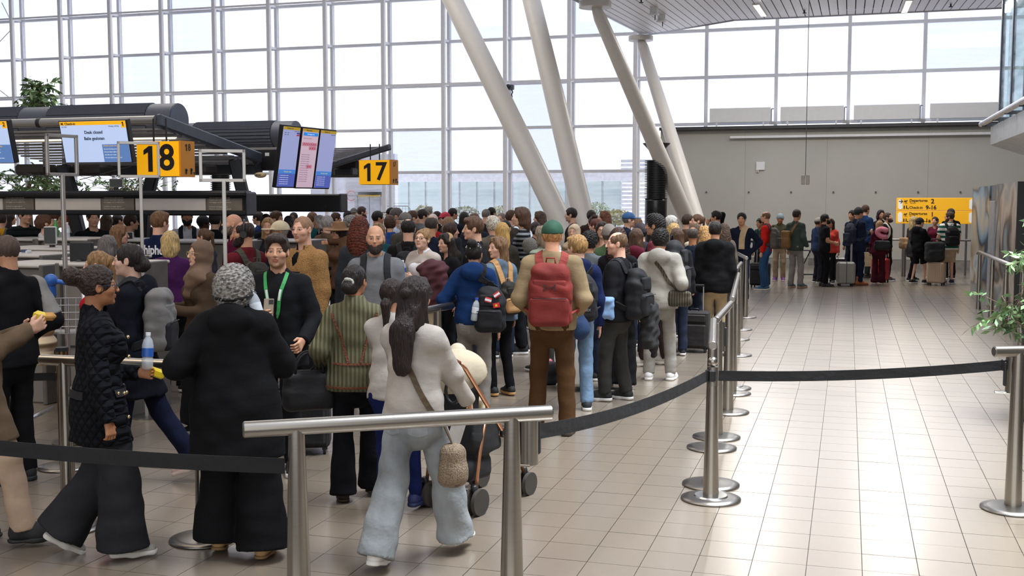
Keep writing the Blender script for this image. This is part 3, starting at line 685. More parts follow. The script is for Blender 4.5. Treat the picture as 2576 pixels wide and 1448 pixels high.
# ------------------------------------------------------------------ glazed facade (all at Y = 35): mullions, transoms, panes, inner posts
FY = 35.; MX0, MDX = -4.29, 2.107; TZ0, TDZ = 2.94, 1.425
WX0 = -5.65                               # the grey wall starts here
FAC = empty('wall_back', (0, FY, 0), kind='structure')
WM = mat('#e2e3e8', .5, amt=.03); WP = mat('#f0f0f3', .45, amt=.03)
mull = MB().box((0, 0, 6.5), (.10, .16, 13)).mesh('mullion'); mullR = MB().box((0, 0, 8.6), (.10, .16, 8.8)).mesh('mullion')
post = MB().bbox((0, 0, 6.5), (.13, .15, 13), .02).mesh('post'); stub = MB().box((0, .22, 0), (.06, .42, .07)).mesh('bracket')
PANE = [glass('#f8f9ff', .93, .05), glass('#f0f2f9', .90, .05), glass('#e2e6f1', .88, .05), glass('#eceef8', .9, .05)]
pane = MB().box((0, 0, 0), (MDX - .1, .02, TDZ - .09)).mesh('pane'); paneL = MB().box((0, 0, 0), (MDX - .1, .02, TZ0 - .1)).mesh('pane')
cols = list(range(-20, 8)); rg = random.Random(11)
for i in cols:
    x = MX0 + i * MDX; right = x > WX0 - .3
    o = link('mullion', mullR if right else mull, WM, FAC); o.location = (x, 0, 0)
    if not right:
        o = link('post', post, WP, FAC); o.location = (x, -.55, 0)
        for k in range(0, 7):
            b = link('bracket', stub, WP, FAC); b.location = (x, -.5, TZ0 + k * TDZ)
    for k in range(0, 7):
        if right and k < 1: continue
        p = link('pane', pane, PANE[rg.choice((0, 0, 1, 2, 3, 1))], FAC); p.location = (x + MDX / 2, .03, TZ0 + (k + .5) * TDZ)
    if not right and x + MDX < WX0 + .5:
        p = link('pane', paneL, PANE[0], FAC); p.location = (x + MDX / 2, .03, TZ0 / 2)
xa, xb = MX0 - 20 * MDX, MX0 + 8 * MDX
for k in range(0, 8):
    z = TZ0 + k * TDZ
    a = xa; b = xb if k >= 1 else WX0
    MB().box(((a + b) / 2, 0, z), (b - a, .13, .09)).build('transom', WM, FAC)
    if k in (2, 4): MB().box(((a + WX0) / 2, -.55, z + .0), (WX0 - a, .06, .06)).build('transom', WP, FAC)
MB().box(((xa + WX0) / 2, 0, .08), (WX0 - xa, .2, .16)).build('sill', WM, FAC)
# thin diagonal wind bracing at the far left
br = MB()
for (x0, z0), (x1, z1) in (((-30.2, 9.3), (-29.7, 8.4)), ((-29.7, 8.4), (-31.6, 6.9)), ((-31.6, 6.9), (-29.7, 5.6)), ((-29.7, 5.6), (-30.6, 4.6))): br.cyl((x0, -.3, z0), (x1, -.3, z1), .018, n=6)
br.build('bracing_rod', WM, FAC)

# ------------------------------------------------------------------ grey wall below the right half of the facade
GR = mat('#b4b3ad', .6, amt=.05, sc_=.6)
GW = MB().box((WX0 + 8.5, 35.1, 2.09), (17, .6, 4.18)).build('wall_grey', None); tag(GW, kind='structure')
GW.data.materials.append(mat('#b0ada5', .6))
xs_ = [WX0, -3.05, -.65, 2.2, 5.1, 8, 11.35]
for a, b in zip(xs_[:-1], xs_[1:]): MB().bbox(((a + b) / 2, 34.78, 2.2), (b - a - .003, .05, 3.86), .0015).build('panel', GR, GW)
MB().box((WX0 + 8.5, 34.75, .13), (17, .1, .26)).build('skirting', mat('#8c8983', .5), GW)
bo = MB().cyl((0, 0, 0), (0, -.02, 0), .028, n=10).mesh('bolt')
for k in range(7):
    p = onY(1777 + k * 106.5, 483, 34.74); o = link('bolt', bo, mat('#55524c', .5), GW); o.location = p
MB().box((WX0 + 8.5, 34.72, 4.21), (17, .5, .09)).build('ledge', mat('#3a3a3c', .5), GW)
MB().box((3, 34.62, 3.93), (13, .05, .07)).build('cable_tray', WHITE, GW)
lp = mat('#e3e3e2', .6, amt=.02)
for i in range(4):
    r = empty('radiator_panel', (MX0 + (i + .5) * MDX + .02, 34.62, 4.3), 0, ['white ledge radiator panel nearest the white strut columns', 'white ledge radiator panel left of the hanging cable', 'white ledge radiator panel right of the hanging cable', 'white ledge radiator panel nearest the balcony glass'][i], 'radiator', 'white radiator panels on the window ledge')
    MB().bbox((0, 0, .29), (1.82, .05, .44), .012).build('panel', lp, r)
    for sx_ in (-.7, .7): MB().box((sx_, 0, .03), (.05, .05, .12)).build('bracket', lp, r)
    m = MB().cyl((.93, .0, .02), (.93, 0, .46), .016, n=8).cyl((.93, 0, .46), (1.0, 0, .46), .016, n=8).box((.98, .0, .03), (.2, .12, .08)); m.build('pipe_valve', mat('#8a8a8a', .4, .6), r)
p = onY(1913, 419, 34.72); b = empty('wall_box', p, 0, 'small white electrical box high on the grey wall', 'box')
MB().bbox((0, 0, .02), (.26, .06, .25), .012).build('box_body', WHITE, b); MB().box((-.08, 0, -.13), (.07, .05, .08)).build('sensor', mat('#c9c2b8', .5), b); MB().ball((-.08, -.03, -.13), .012, 8, 6).build('indicator', mat('#803020', .5), b)
p0 = onY(2030, -40, 26); p1 = onY(2026, 452, 26); c = empty('hanging_cable', (p1.x, 26, p1.z), 0, 'thin cable hanging from the slatted ceiling with a small grey switch box', 'cable')
MB().cyl((0, 0, .1), (0, 0, 4.35), .008, n=6).build('cord', mat('#6a6a70', .5), c)
MB().bbox((-.05, 0, 0), (.085, .06, .22), .01).bbox((.05, 0, 0), (.085, .06, .22), .01).build('switch_box', mat('#bdb6b0', .5), c)

# ------------------------------------------------------------------ slatted ceiling over the walkway
SL = mat('#f0f0f6', .42, .1, amt=.03)
CE = empty('ceiling', (0, 0, 0), kind='structure')
zc_ = lambda y: 5.24 + .05 * y
def yend(x): return 33.2 + (x + 5.9) * (30.1 - 33.2) / 2.9 if x < -3 else 30.1 + 0 * x
x = -5.88; n_ = 0
while x < 8.6:
    w_ = .205; y1 = yend(x + w_ / 2); y0 = 20.
    M = None; a, b = x, x + w_ - .022
    ya, yb = yend(a), yend(b)
    v = [(a, y0, zc_(y0)), (b, y0, zc_(y0)), (b, yb, zc_(yb)), (a, ya, zc_(ya))]; v2 = [(p[0], p[1], p[2] + .03) for p in v]
    MB().add(v + v2, [(3, 2, 1, 0), (4, 5, 6, 7), (0, 1, 5, 4), (1, 2, 6, 5), (2, 3, 7, 6), (3, 0, 4, 7)]).build('slat', SL, CE); x += w_; n_ += 1
m = MB(); v = [(-5.9, 19.8), (8.6, 19.8), (8.6, 30), (-3, 30), (-5.9, 33)]
m.add([(a, b, zc_(b) + .12) for a, b in v] + [(a, b, zc_(b) + .3) for a, b in v], [(4, 3, 2, 1, 0), (5, 6, 7, 8, 9)] + [(i, (i + 1) % 5, 5 + (i + 1) % 5, 5 + i) for i in range(5)]); m.build('ceiling_deck', mat('#23232b', .8), CE)
ed = MB(); v = [(-5.92, 19.8), (-5.92, 33.25), (-3, 30.15), (8.6, 30.15)]
for (a, b), (c_, d_) in zip(v[:-1], v[1:]): ed.path([(a, b, zc_(b) + .06), (c_, d_, zc_(d_) + .06)], .09, 6)
ed.build('edge_trim', mat('#aeb0bc', .4, .3), CE)
LAMP = mat('#fff0cf', .4, emit=2.2, amt=0)
for k, (px, py) in enumerate(((1912, 25), (2281, 15))):
    d = ray(px, py); t = (5.24 - CH) / (d.z - .05 * d.y); p = EYE + d * t
    l = empty('ceiling_lamp', (p.x, p.y - .6, zc_(p.y - .6) - .012), 0, ['lit ceiling strip lamp left of the hanging cable', 'lit ceiling strip lamp towards the balcony glass'][k], 'lamp', 'strip lamps in the slatted ceiling')
    l.rotation_euler = (math.atan(.05), 0, 0)
    MB().box((0, .6, .0), (.17, 2.6, .02)).build('tray', WHITE, l); MB().box((0, .05, -.012), (.13, 1.2, .012)).build('diffuser', LAMP, l); MB().box((0, 1.3, -.012), (.13, 1.1, .012)).build('diffuser', LAMP, l)
    area('lamp_light', (p.x, p.y, zc_(p.y) - .08), (0, 0, 0), .14, 2.4, 300, (1, .96, .90))
for k, (px, py) in enumerate(((1645, 18), (1664, 36))):
    d = ray(px, py); t = (5.24 - CH) / (d.z - .05 * d.y); p = EYE + d * t
    l = empty('ceiling_spotlight', (p.x, p.y, zc_(p.y)), 0, ['upper white round spotlight under the slatted ceiling', 'lower white round spotlight under the slatted ceiling'][k], 'lamp', 'spotlights under the ceiling')
    MB().cyl((0, 0, 0), (0, 0, -.16), .095, n=20).build('housing', WHITE, l); MB().cyl((0, 0, -.16), (0, 0, -.19), .13, .12, 20).build('flange', WHITE, l); MB().cyl((.03, 0, -.19), (.03, 0, -.3), .012, n=8).build('stem', BLACK, l)
for k, (px, py) in enumerate(((1613, -1), (2024, 26), (2392, 10))):
    d = ray(px, py); t = (5.24 - CH) / (d.z - .05 * d.y); p = EYE + d * t
    s = empty('sprinkler', (p.x, p.y, zc_(p.y)), 0, ['dark sprinkler head beside the two white spotlights', 'dark sprinkler head beside the hanging cable', 'dark sprinkler head between strip lamp and balcony glass'][k], 'sprinkler', 'sprinklers on the slatted ceiling'); MB().cyl((0, 0, .02), (0, 0, -.06), .018, n=8).build('pipe', DARK, s); MB().cyl((0, 0, -.06), (0, 0, -.075), .05, n=12).build('rose', DARK, s)

# ------------------------------------------------------------------ white strut columns
CM = mat('#dedad4', .38, amt=.02)
def strut(p0, p1, ra, rb, label, plate=True):
    p0, p1 = Vector(p0), Vector(p1); o = empty('strut_column', p0, 0, label, 'column', 'leaning white columns')
    d = (p1 - p0); L = d.length; M = Matrix.Translation((0, 0, 0)) @ d.to_track_quat('Z', 'Y').to_matrix().to_4x4()
    MB().lathe([(ra * .75, 0), (ra, L * .06), (ra * 1.02, L * .4), ((ra + rb) / 2, L * .75), (rb, L * .965), (rb * .8, L * .985), (rb * .55, L)], 28, M).build('shaft', CM, o)
    f_ = MB().cyl((0, 0, -.03), (0, 0, .03), ra * 1.6, n=28).build('base_plate', mat('#bdb9b2', .4, .5), o)
    if plate: MB().cyl(d + Vector((0, 0, -.03)), d + Vector((0, 0, .1)), .36, n=28).build('head_plate', CM, o)
def zat(x, y, z):            # point on the ray at height z
    d = ray(x, y); return EYE + d * ((z - CH) / d.z)
strut(foot(1505, 23.2), at(1085, -110, 25.5), .235, .215, 'thick white leaning column, leftmost of the four', False)
strut(foot(1516, 23.6), at(1313, -100, 26), .225, .20, 'thick white leaning column second from the left', False)
q_ = at(1497, 16, 25.1); strut(foot(1791, 29.5), q_, .20, .145, 'slimmer white column meeting the ceiling edge plate near the top of the picture')
q_ = at(1612, 100, 33.1); strut(foot(1797, 30.3), q_, .20, .16, 'slim white column rightmost of the four, rising to the ceiling corner')

# ------------------------------------------------------------------ black ribbed ventilation column with lamp dish
p = foot(1648, 27.5); o = empty('ventilation_column', p, 0, 'black ribbed round ventilation column with a dish lamp on top, beside the struts', 'column')
zt = at(1648, 500, 27.5).z; z2 = at(1648, 405, 27.5).z; r_ = 27 * 27.5 / 2800
MB().lathe([(r_ * 1.02, 0), (r_ * 1.02, zt - .05), (r_, zt)], 28).build('drum', mat('#0d0d10', .3, coat=.3), o)
rib = MB().cyl((0, 0, 0), (0, 0, .016), r_ * 1.06, n=28).mesh('fin'); MB().cyl((0, 0, zt), (0, 0, z2), r_ * .86, n=20).build('core', BLACK, o)
k = 0; z = zt
while z < z2: b = link('fin', rib, BLACK, o); b.location = (0, 0, z); z += .042
MB().cyl((0, 0, z2), (0, 0, z2 + .25), .03, n=8).build('stem', BLACK, o)
zd = at(1648, 362, 27.5).z; MB().lathe([(.03, z2 + .1), (.33, zd), (.34, zd + .02), (.30, zd + .015), (.05, z2 + .14)], 24).build('dish', mat('#303036', .35, .6), o)

# ------------------------------------------------------------------ outside: pale building, planters and shrubs behind the glass
OY = 44.
B = empty('pale_building', (0, OY, 0), 0, 'pale building with sea green glass panels seen through the lower panes', 'building')
x0, x1 = onY(985, 450, OY).x, onY(1562, 450, OY).x; zt = onY(1200, 452, OY).z
MB().box(((x0 + x1) / 2, .3, (zt - .1) / 2), (x1 - x0, .3, zt)).build('wall', mat('#dfe4e6', .6), B)
MB().box(((x0 + x1) / 2 + 1, -.1, zt + .15), (x1 - x0 + 3, .6, .45)).build('fascia', mat('#eceef2', .6), B)
GP = mat('#cfe0de', .15, amt=.03, spec=.7)
nP = 13; dx = (x1 - x0) / nP
gp = MB().box((0, 0, 0), (dx - .09, .06, zt - .15)).mesh('glass_panel')
for i in range(nP): o = link('glass_panel', gp, GP, B); o.location = (x0 + (i + .5) * dx, .1, zt / 2)
SLV = mat('#dedfe3', .5); xs2 = x1
for k in range(22): o = MB().box((xs2 + .9, 0, .2 + k * .16), (1.8, .12, .11)).build('louver', SLV, B)
# white portal with a double door, left of the sea green panels
P_ = empty('white_entrance', (onY(925, 560, 40).x, 40, 0), 0, 'white entrance with a grey double door behind the glass below sign 17', 'entrance')
zz = onY(925, 495, 40).z
MB().box((0, .4, 1.9), (2.1, .3, 3.8)).build('wall', mat('#f1f1f3', .6, amt=.01), P_)
for s_ in (-.24, .24): MB().bbox((s_, .2, 1.1), (.44, .06, 2.2), .01).build('door', mat('#c3c6cc', .35, .2), P_)
MB().box((0, .16, 2.27), (1.15, .12, .12)).build('door_frame', mat('#b4b6ba', .5), P_)
for s_ in (-.55, .55): MB().box((s_, .16, 1.1), (.08, .12, 2.2)).build('door_frame', mat('#b4b6ba', .5), P_)
MB().box((.05, .15, zz + .1), (1.0, .1, .17)).build('yellow_sign', mat('#e7b61b', .5), P_)
sg = MB(); sg.path([(.19 * math.cos(t), 0, .19 * math.sin(t)) for t in np.linspace(0, 6.283, 25)], .022, 6); s_ = sg.build('round_sign', mat('#c96a70', .5), P_); s_.location = (-.78, .2, onY(892, 492, 40).z)
text('NO EXIT', .07, (-.78, .2, onY(892, 492, 40).z), UPR, mat('#444', .5), P_)
MB().box((-2.0, 1.2, 1.9), (2.0, .2, 3.8)).build('side_wall', mat('#e6e8ee', .6, amt=.01), P_)
def bush(px, py, w_, h_, Y, c1, c2, label, n=500, pot=True):
    p = onY(px, py, Y); base_z = p.z - h_; o = empty('shrub', (p.x, Y, 0), 0, label, 'shrub'); rg = random.Random(int(px)); m = MB()
    for _ in range(n):
        a, b = rg.uniform(0, 6.283), math.acos(rg.uniform(-1, 1)); r = rg.uniform(.55, 1) ** .6
        c = Vector((w_ * r * math.sin(b) * math.cos(a), w_ * .7 * r * math.sin(b) * math.sin(a), base_z + h_ / 2 + h_ / 2 * r * math.cos(b) * rg.uniform(.9, 1.12)))
        u = Vector((rg.uniform(-1, 1), rg.uniform(-1, 1), rg.uniform(-.3, 1))).normalized() * rg.uniform(.05, .1); v = u.cross(Vector((rg.uniform(-1, 1), rg.uniform(-1, 1), rg.uniform(-1, 1)))).normalized() * .028
        m.add([c - u, c + v, c + u, c - v], [(0, 1, 2, 3)])
    f = m.build('foliage', mat(c1, .7, 0, 'leaf', c2=c2), o); f['kind'] = 'stuff'
    s = MB()
    for k in range(4): s.path([(0, 0, max(base_z - .5, .2)), (rg.uniform(-.1, .1), 0, base_z + h_ * .2), (rg.uniform(-w_, w_) * .6, rg.uniform(-.2, .2), base_z + h_ * .75)], .014, 5)
    s.build('stem', mat('#5c4a38', .8), o)
    MB().lathe([(w_ * .6, 0), (w_ * .75, max(base_z - .05, .3)), (w_ * .7, max(base_z - .05, .3))], 16).build('planter', mat('#d8d8d8', .6), o)
bush(1549, 527, .62, .55, 38.5, '#a7a51f', '#e2d84a', 'round yellow green shrub behind the glass beside the thin white column', 700)
bush(1500, 508, .6, .8, 41, '#6f8f4a', '#b7cf8a', 'loose pale green shrub behind the glass between two thick columns', 420)
bush(1170, 518, .55, .6, 39, '#97a06a', '#d8d8b0', 'faded feathery shrub behind the glass in the middle of the facade', 330)
bush(1268, 515, .45, .6, 39, '#8d9a2f', '#d7cf4f', 'yellowish shrub behind the glass just left of the thickest column', 330)
bush(1066, 515, .4, .5, 39, '#a5a55a', '#dcd9a0', 'small pale shrub behind the wire cages', 250)
# wire roll cages parked behind the glass
cg = empty('roll_cage', (onY(998, 520, 37.5).x, 37.5, 0), 0, 'grey wire roll cage parked behind the glass below sign 17', 'cage'); zz = onY(998, 518, 37.5).z; w_ = .52
m = MB()
m.path([(-w_, 0, .1), (-w_, 0, zz - .1), (-w_ + .1, 0, zz), (w_ - .1, 0, zz), (w_, 0, zz - .1), (w_, 0, .1)], .018, 6); m.build('frame', mat('#8f9ba0', .4, .8), cg)
m = MB()
for k in range(9): m.cyl((-w_ + .115 * (k + .5), 0, .1), (-w_ + .115 * (k + .5), 0, zz), .006, n=5)
for k in range(9): m.cyl((-w_, 0, .3 + k * .2), (w_, 0, .3 + k * .2), .006, n=5)
m.build('wire_mesh', mat('#9aa4a8', .4, .8), cg); MB().box((0, .3, .12), (1.04, .62, .04)).build('deck', DARK, cg)
for a in (-.45, .45): MB().cyl((a - .02, .05, .06), (a + .02, .05, .06), .06, n=12).build('wheel', RUBBER, cg)
# security camera on a facade post
p = onY(1283, 222, 34.32); o = empty('security_camera', p, 0, 'small dark surveillance camera clamped to a facade post', 'camera')
MB().ball((-.03, -.1, .05), .075, 14, 10).build('lens', DARK, o); MB().bbox((.03, 0, .03), (.2, .14, .16), .02).build('camera_body', mat('#5a6068', .4), o); MB().path([(.05, 0, -.03), (.09, 0, -.12), (.05, 0, -.2), (.08, -.03, -.28)], .02, 6).build('bracket', DARK, o)

# ------------------------------------------------------------------ balcony at the upper right
bx = 2.12; by = 20.2
BAL = empty('balcony', (0, 0, 0), 0, 'upper floor balcony with dark framed glass and a steel rail', 'balcony')
zs_ = at(2478, 372, 20.2).z; zu = at(2576, 418, 18.0).z
MB().add([(bx + .12, by, zs_ + .28), (bx + .12, by, zs_ - .02), (bx + 1.3, by, zs_ - .42), (bx + 6, by, zs_ - .42), (bx + 6, by, zs_ + .28)] + [(bx + .12, 6, zs_ + .28), (bx + .12, 6, zs_ - .02), (bx + 1.3, 6, zs_ - .42), (bx + 6, 6, zs_ - .42), (bx + 6, 6, zs_ + .28)],
    [(4, 3, 2, 1, 0), (5, 6, 7, 8, 9)] + [(i, (i + 1) % 5, 5 + (i + 1) % 5, 5 + i) for i in range(5)]).build('slab', mat('#b8babd', .45), BAL)
MB().path([(bx - .02, by + .1, zs_ + .33), (bx - .02, 6, zs_ + .33)], .045, 12).build('handrail', mat('#d9dade', .3, .7), BAL)
for k in range(6): MB().box((bx + .1, by - .2 - k * 1.4, zs_ + .3), (.28, .05, .05)).build('bracket', DARK, BAL)
for k in range(8): MB().box((bx + .25, by - .05 - k * 1.35, zs_ + 2.1), (.05, .09, 3.7)).build('mullion', mat('#1d1c2b', .4), BAL)
for k in range(7): MB().box((bx + .25, by - .725 - k * 1.35, zs_ + 2.1), (.012, 1.25, 3.7)).build('glass_pane', glass('#d7e2e4', .9, .12), BAL)
for k in range(3): MB().box((bx + .3 + .7 + k * 1.4, by, zs_ + 2.1), (1.3, .012, 3.7)).build('glass_pane', glass('#d7e2e4', .9, .12), BAL)
for k in range(3): MB().box((bx + .95 + k * .7, by, zs_ + 2.1), (.06, .09, 3.7)).build('mullion', mat('#1d1c2b', .4), BAL)
MB().path([(bx + .9, by - .6, zs_ - .3), (bx + 1.25, by - .8, zs_ - 1.3)], .01, 6).build('stay_wire', mat('#8a7a50', .5, .5), BAL)

# ------------------------------------------------------------------ printed kiosk wall on the right
KX = 2.6; K = empty('kiosk', (KX, 0, 0), 0, 'right hand kiosk with blurred photo print panels and a black end', 'kiosk')
def printmat(seed, cols):
    m = bpy.data.materials.new('m_print'); m.use_nodes = True; n = m.node_tree.nodes; l = m.node_tree.links; b = n['Principled BSDF']; b.inputs['Roughness'].default_value = .3
    t = n.new('ShaderNodeTexCoord'); mp = n.new('ShaderNodeMapping'); mp.inputs['Scale'].default_value = (.4, .45, .8); mp.inputs['Location'].default_value = (seed, seed, seed)
    w = n.new('ShaderNodeTexNoise'); w.inputs['Scale'].default_value = 1.1; w.inputs['Distortion'].default_value = 1.0; w.inputs['Detail'].default_value = 1.5
    l.new(t.outputs['Object'], mp.inputs['Vector']); l.new(mp.outputs['Vector'], w.inputs['Vector']); r = n.new('ShaderNodeValToRGB'); e = r.color_ramp.elements
    for i, c in enumerate(cols):
        if i < 2: e[i].color = (*lin(c), 1); e[i].position = (.28, .74)[i]
        else: e.new(.28 + .46 * (i - 1) / (len(cols) - 1)).color = (*lin(c), 1)
    l.new(w.outputs['Fac'], r.inputs['Fac']); l.new(r.outputs['Color'], b.inputs['Base Color']); return m
ya, yb, yc, yd, ye = 19.6, 22.2, 23.3, 23.6, 26.4
MB().box((.6, (yc + ye) / 2, 1.3), (1.2, ye - yc, 2.02)).build('print_panel', printmat(3.3, ['#d9c9a8', '#5f7f9c', '#8fb0c8', '#2f3f50', '#b9a78c', '#c7d2d8']), K)
MB().box((.62, (yc + ye) / 2, .15), (1.2, ye - yc + .02, .3)).build('plinth', mat('#9a9a9a', .4), K)
MB().box((.63, (yb + yc) / 2, 1.16), (1.2, yc - yb, 2.32)).build('door_recess', mat('#77787c', .4), K); MB().bbox((.01, (yb + yc) / 2, 1.02), (.05, .82, 2.0), .01).build('door', mat('#a8abb0', .35), K)
MB().cyl((-.05, yb + .3, 1.05), (-.05, yb + .42, 1.05), .015, n=8).build('door_handle', STEEL, K)
MB().box((.6, (ya + yb) / 2, 1.17), (1.2, yb - ya, 2.32)).build('print_panel', printmat(7.7, ['#c9b09a', '#6e6258', '#8fa5b0', '#54463c', '#cfc2b4', '#7a8a94']), K)
MB().box((1.2, ya - .02, 1.17), (2.4, .05, 2.34)).build('end_wall', mat('#0b0b0c', .35), K); MB().box((.5, ya + .5, 2.36), (.5, .5, .05)).build('roof_hatch', DARK, K)
# steel barrier rail in front of the kiosk
RL = empty('barrier_rail', (2.36, 0, 0), 0, 'long steel rail on posts in front of the printed kiosk', 'rail')
MB().path([(0, 22.6, 1.03), (.02, 22.55, 1.06), (.02, 12.5, 1.06)], .034, 12).build('handrail', STEEL, RL)
for y in (22.5, 20.6, 18.85, 17.1, 15.2): MB().cyl((.02, y, 0), (.02, y, 1.04), .05, .036, 16).build('post', STEEL, RL)

# ------------------------------------------------------------------ yellow departures sign
SGN = empty('departures_sign', (0, 0, 0), 0, 'yellow departures and check-in direction sign on the grey wall side', 'sign')
p = at(2353, 530, 30.2); SGN.location = (p.x, p.y, 0); w_ = 178 * 30.2 / 2800 / math.cos(PSI); YL = mat('#f4b41c', .45, amt=.02, emit=.4); INK = mat('#17161a', .5, amt=0)
z1, z2 = p.z + .345, p.z - .345
for k, zz in enumerate((p.z + .177, p.z - .177)):
    MB().bbox((0, 0, zz), (w_, .1, .345), .01).build('sign_panel', YL, SGN)
    for e in (-1, 1):
        m = MB(); cx_ = e * (w_ / 2 - .1); m.prism([(cx_ + .058 * math.cos(q), zz + (.08 if math.sin(q) > 0 else -.08) + .058 * math.sin(q)) for q in np.linspace(0, 2 * math.pi, 24, endpoint=False)], .05, .06, Matrix.Rotation(math.pi / 2, 4, 'X')); m.build('white_field', mat('#f4f4f4', .5, emit=.25, amt=0), SGN)
    def t(b, s_, x, dz, bold=0): text(b, s_, (x, -.056, zz + dz), UPR, INK, SGN, align='LEFT', bold=bold)
    t('Departures', .1, -w_ / 2 + .33, .10, .002); t('Vertrek', .05, -w_ / 2 + .34, .035); t(['2', '1'][k], .17, -w_ / 2 + .88, .075, .004)
    t('Check-in', .095, -w_ / 2 + .33, -.09, .002); t(['9-16', '1a - 8'][k], .15, -w_ / 2 + .75, -.09, .004)
    m = MB().path([(-w_ / 2 + .19, -.056, zz + .07), (-w_ / 2 + .28, -.056, zz + .10)], .012, 6); m.path([(-w_ / 2 + .21, -.056, zz + .11), (-w_ / 2 + .25, -.056, zz + .05)], .008, 6); m.box((-w_ / 2 + .25, -.056, zz + .03), (.07, .006, .008)); m.build('plane_symbol', INK, SGN)
    m = MB(); m.ball((-w_ / 2 + .2, -.056, zz - .05), .016, 8, 6); m.box((-w_ / 2 + .2, -.056, zz - .095), (.03, .006, .06)); m.ball((-w_ / 2 + .26, -.056, zz - .045), .014, 8, 6); m.box((-w_ / 2 + .26, -.056, zz - .09), (.028, .006, .06)); m.box((-w_ / 2 + .3, -.056, zz - .115), (.03, .006, .03)); m.build('desk_symbol', INK, SGN)
m = MB(); zz = p.z + .177 + .08; m.path([(-w_ / 2 + .06, -.064, zz), (-w_ / 2 + .15, -.064, zz)], .01, 6); m.path([(-w_ / 2 + .11, -.064, zz + .05), (-w_ / 2 + .155, -.064, zz), (-w_ / 2 + .11, -.064, zz - .05)], .01, 6); m.build('arrow', INK, SGN)
for e in (-.8, .8): MB().cyl((e, .03, 0), (e, .03, z2), .03, n=10).build('leg', STEEL2, SGN)

# ------------------------------------------------------------------ hall roof with assumed skylight strips, and the walls behind the camera
RW = mat('#b9b9be', .6, amt=.02)
RF = empty('ceiling_roof', (0, 0, 0), kind='structure')
for k in range(12):
    y = -11 + k * 4.0; MB().box((-24, y, 13.3), (43, 2.9, .3)).build('roof_panel', RW, RF); MB().box((-24, y + 2, 13.3), (43, 1.1, .04)).build('assumed_skylight', PANE[2], RF)
    MB().box((4, y, 13.3), (13, .35, .3)).build('roof_beam', RW, RF); MB().box((4, y + 2, 13.3), (13, 3.65, .04)).build('assumed_skylight', PANE[1], RF)
MB().box((-28, -13, 6.6), (35, .3, 13.4)).build('wall_rear', mat('#8f8d8a', .7))['kind'] = 'structure'
MB().box((-45.6, 11, 6.6), (.3, 48, 13.4)).build('wall_left', mat('#8f8d8a', .7))['kind'] = 'structure'
MB().box((10.6, 11, 6.6), (.3, 48, 13.4)).build('wall_right', mat('#8f8d8a', .7))['kind'] = 'structure'
# ------------------------------------------------------------------ check-in islands on the left
GUN = mat('#5c606b', .5, .3, amt=.05); GUN2 = mat('#464952', .55, .2, amt=.04); SILV = mat('#a9a7a4', .35, .7, amt=.04)
YS = mat('#f2ad0b', .4, emit=.7, amt=0); OR = mat('#d98c20', .5, amt=0); INK2 = mat('#1a1410', .5, amt=0)
def span(xa, xb, y, Z):       # X extent at height of pixel y for a beam along X whose middle is at distance Z
    p = at((xa + xb) / 2, y, Z); return onY(xa, y, p.y), onY(xb, y, p.y)
def island(Z, xl, xr, drum, tube, k, label):
    (ytop, ybot) = drum; c = at(xr - 20, (ytop + ybot) / 2, Z); r = (ybot - ytop) / 2 * Z / 2800; L = onY(xl, 300, c.y).x
    o = empty('checkin_canopy', (c.x, c.y, 0), 0, label, 'canopy', 'dark canopies over the check-in desks')
    M = Matrix.Translation((0, 0, c.z)) @ Matrix.Rotation(-math.pi / 2, 4, 'Y'); n = 40; ln = c.x - L
    MB().cyl((0, 0, c.z), (-.45, 0, c.z), r, n=32).build('drum_end', GUN, o); MB().cyl((.015, 0, c.z), (0, 0, c.z), r * .98, n=32).build('end_disc', mat('#4c5566', .4, .3), o)
    x = -.45
    while x > -ln:
        w_ = min(1.9, ln + x)
        MB().cyl((x, 0, c.z), (x - w_, 0, c.z), r * .965, n=32).build('drum', GUN2, o)
        ribs = MB()
        for a in np.linspace(0, 2 * math.pi, 24, endpoint=False): ribs.box((x - w_ / 2, r * .965 * math.cos(a), c.z + r * .965 * math.sin(a)), (w_ - .02, .05, .05), None)
        ribs.build('drum_ribs', GUN, o); x -= w_
        if x > -ln: MB().cyl((x, 0, c.z), (x - .55, 0, c.z), r, n=32).build('drum_band', GUN, o); x -= .55
    return o, c, r, L
o1, c1, r1, L1 = island(18.0, -160, 470, (260, 342), 1, 1, 'dark ribbed drum canopy above desk sign 18, nearer the camera')
o2, c2, r2, L2 = island(23.5, 445, 765, (304, 370), 1, 2, 'smaller dark drum canopy behind the three information screens')
# louvred roof, front tube and tilted edge beam of the first canopy
def local(o, p): return Vector(p) - o.location
Zt = 15.0; pt = at(395, 302, Zt); pl = onY(-160, 305, pt.y)
MB().cyl(local(o1, (pl.x, pt.y, pt.z)), local(o1, (pt.x - .02, pt.y, pt.z)), .062, n=18).build('front_tube', SILV, o1)
pj = local(o1, (onY(100, 300, pt.y).x, pt.y, pt.z)); MB().cyl(pj - Vector((.03, 0, 0)), pj + Vector((.03, 0, 0)), .066, n=18).build('tube_joint', DARK, o1)
a, b = at(397, 301, Zt), at(655, 398, 17.6)
def beam(o, a, b, w_, h_, m, name='edge_beam'):
    a, b = local(o, a), local(o, b); d = (b - a); L = d.length; Mx = Matrix.Translation(a) @ d.to_track_quat('X', 'Z').to_matrix().to_4x4()
    MB().bbox((L / 2, 0, 0), (L, w_, h_), .02, Mx).build(name, m, o)
beam(o1, a, b, .08, .17, mat('#4a4f5c', .45, .3))
e0, e1 = onY(-160, 300, pt.y), at(395, 308, Zt)
back = at(640, 402, 17.6)
lv = MB()
nl = 13
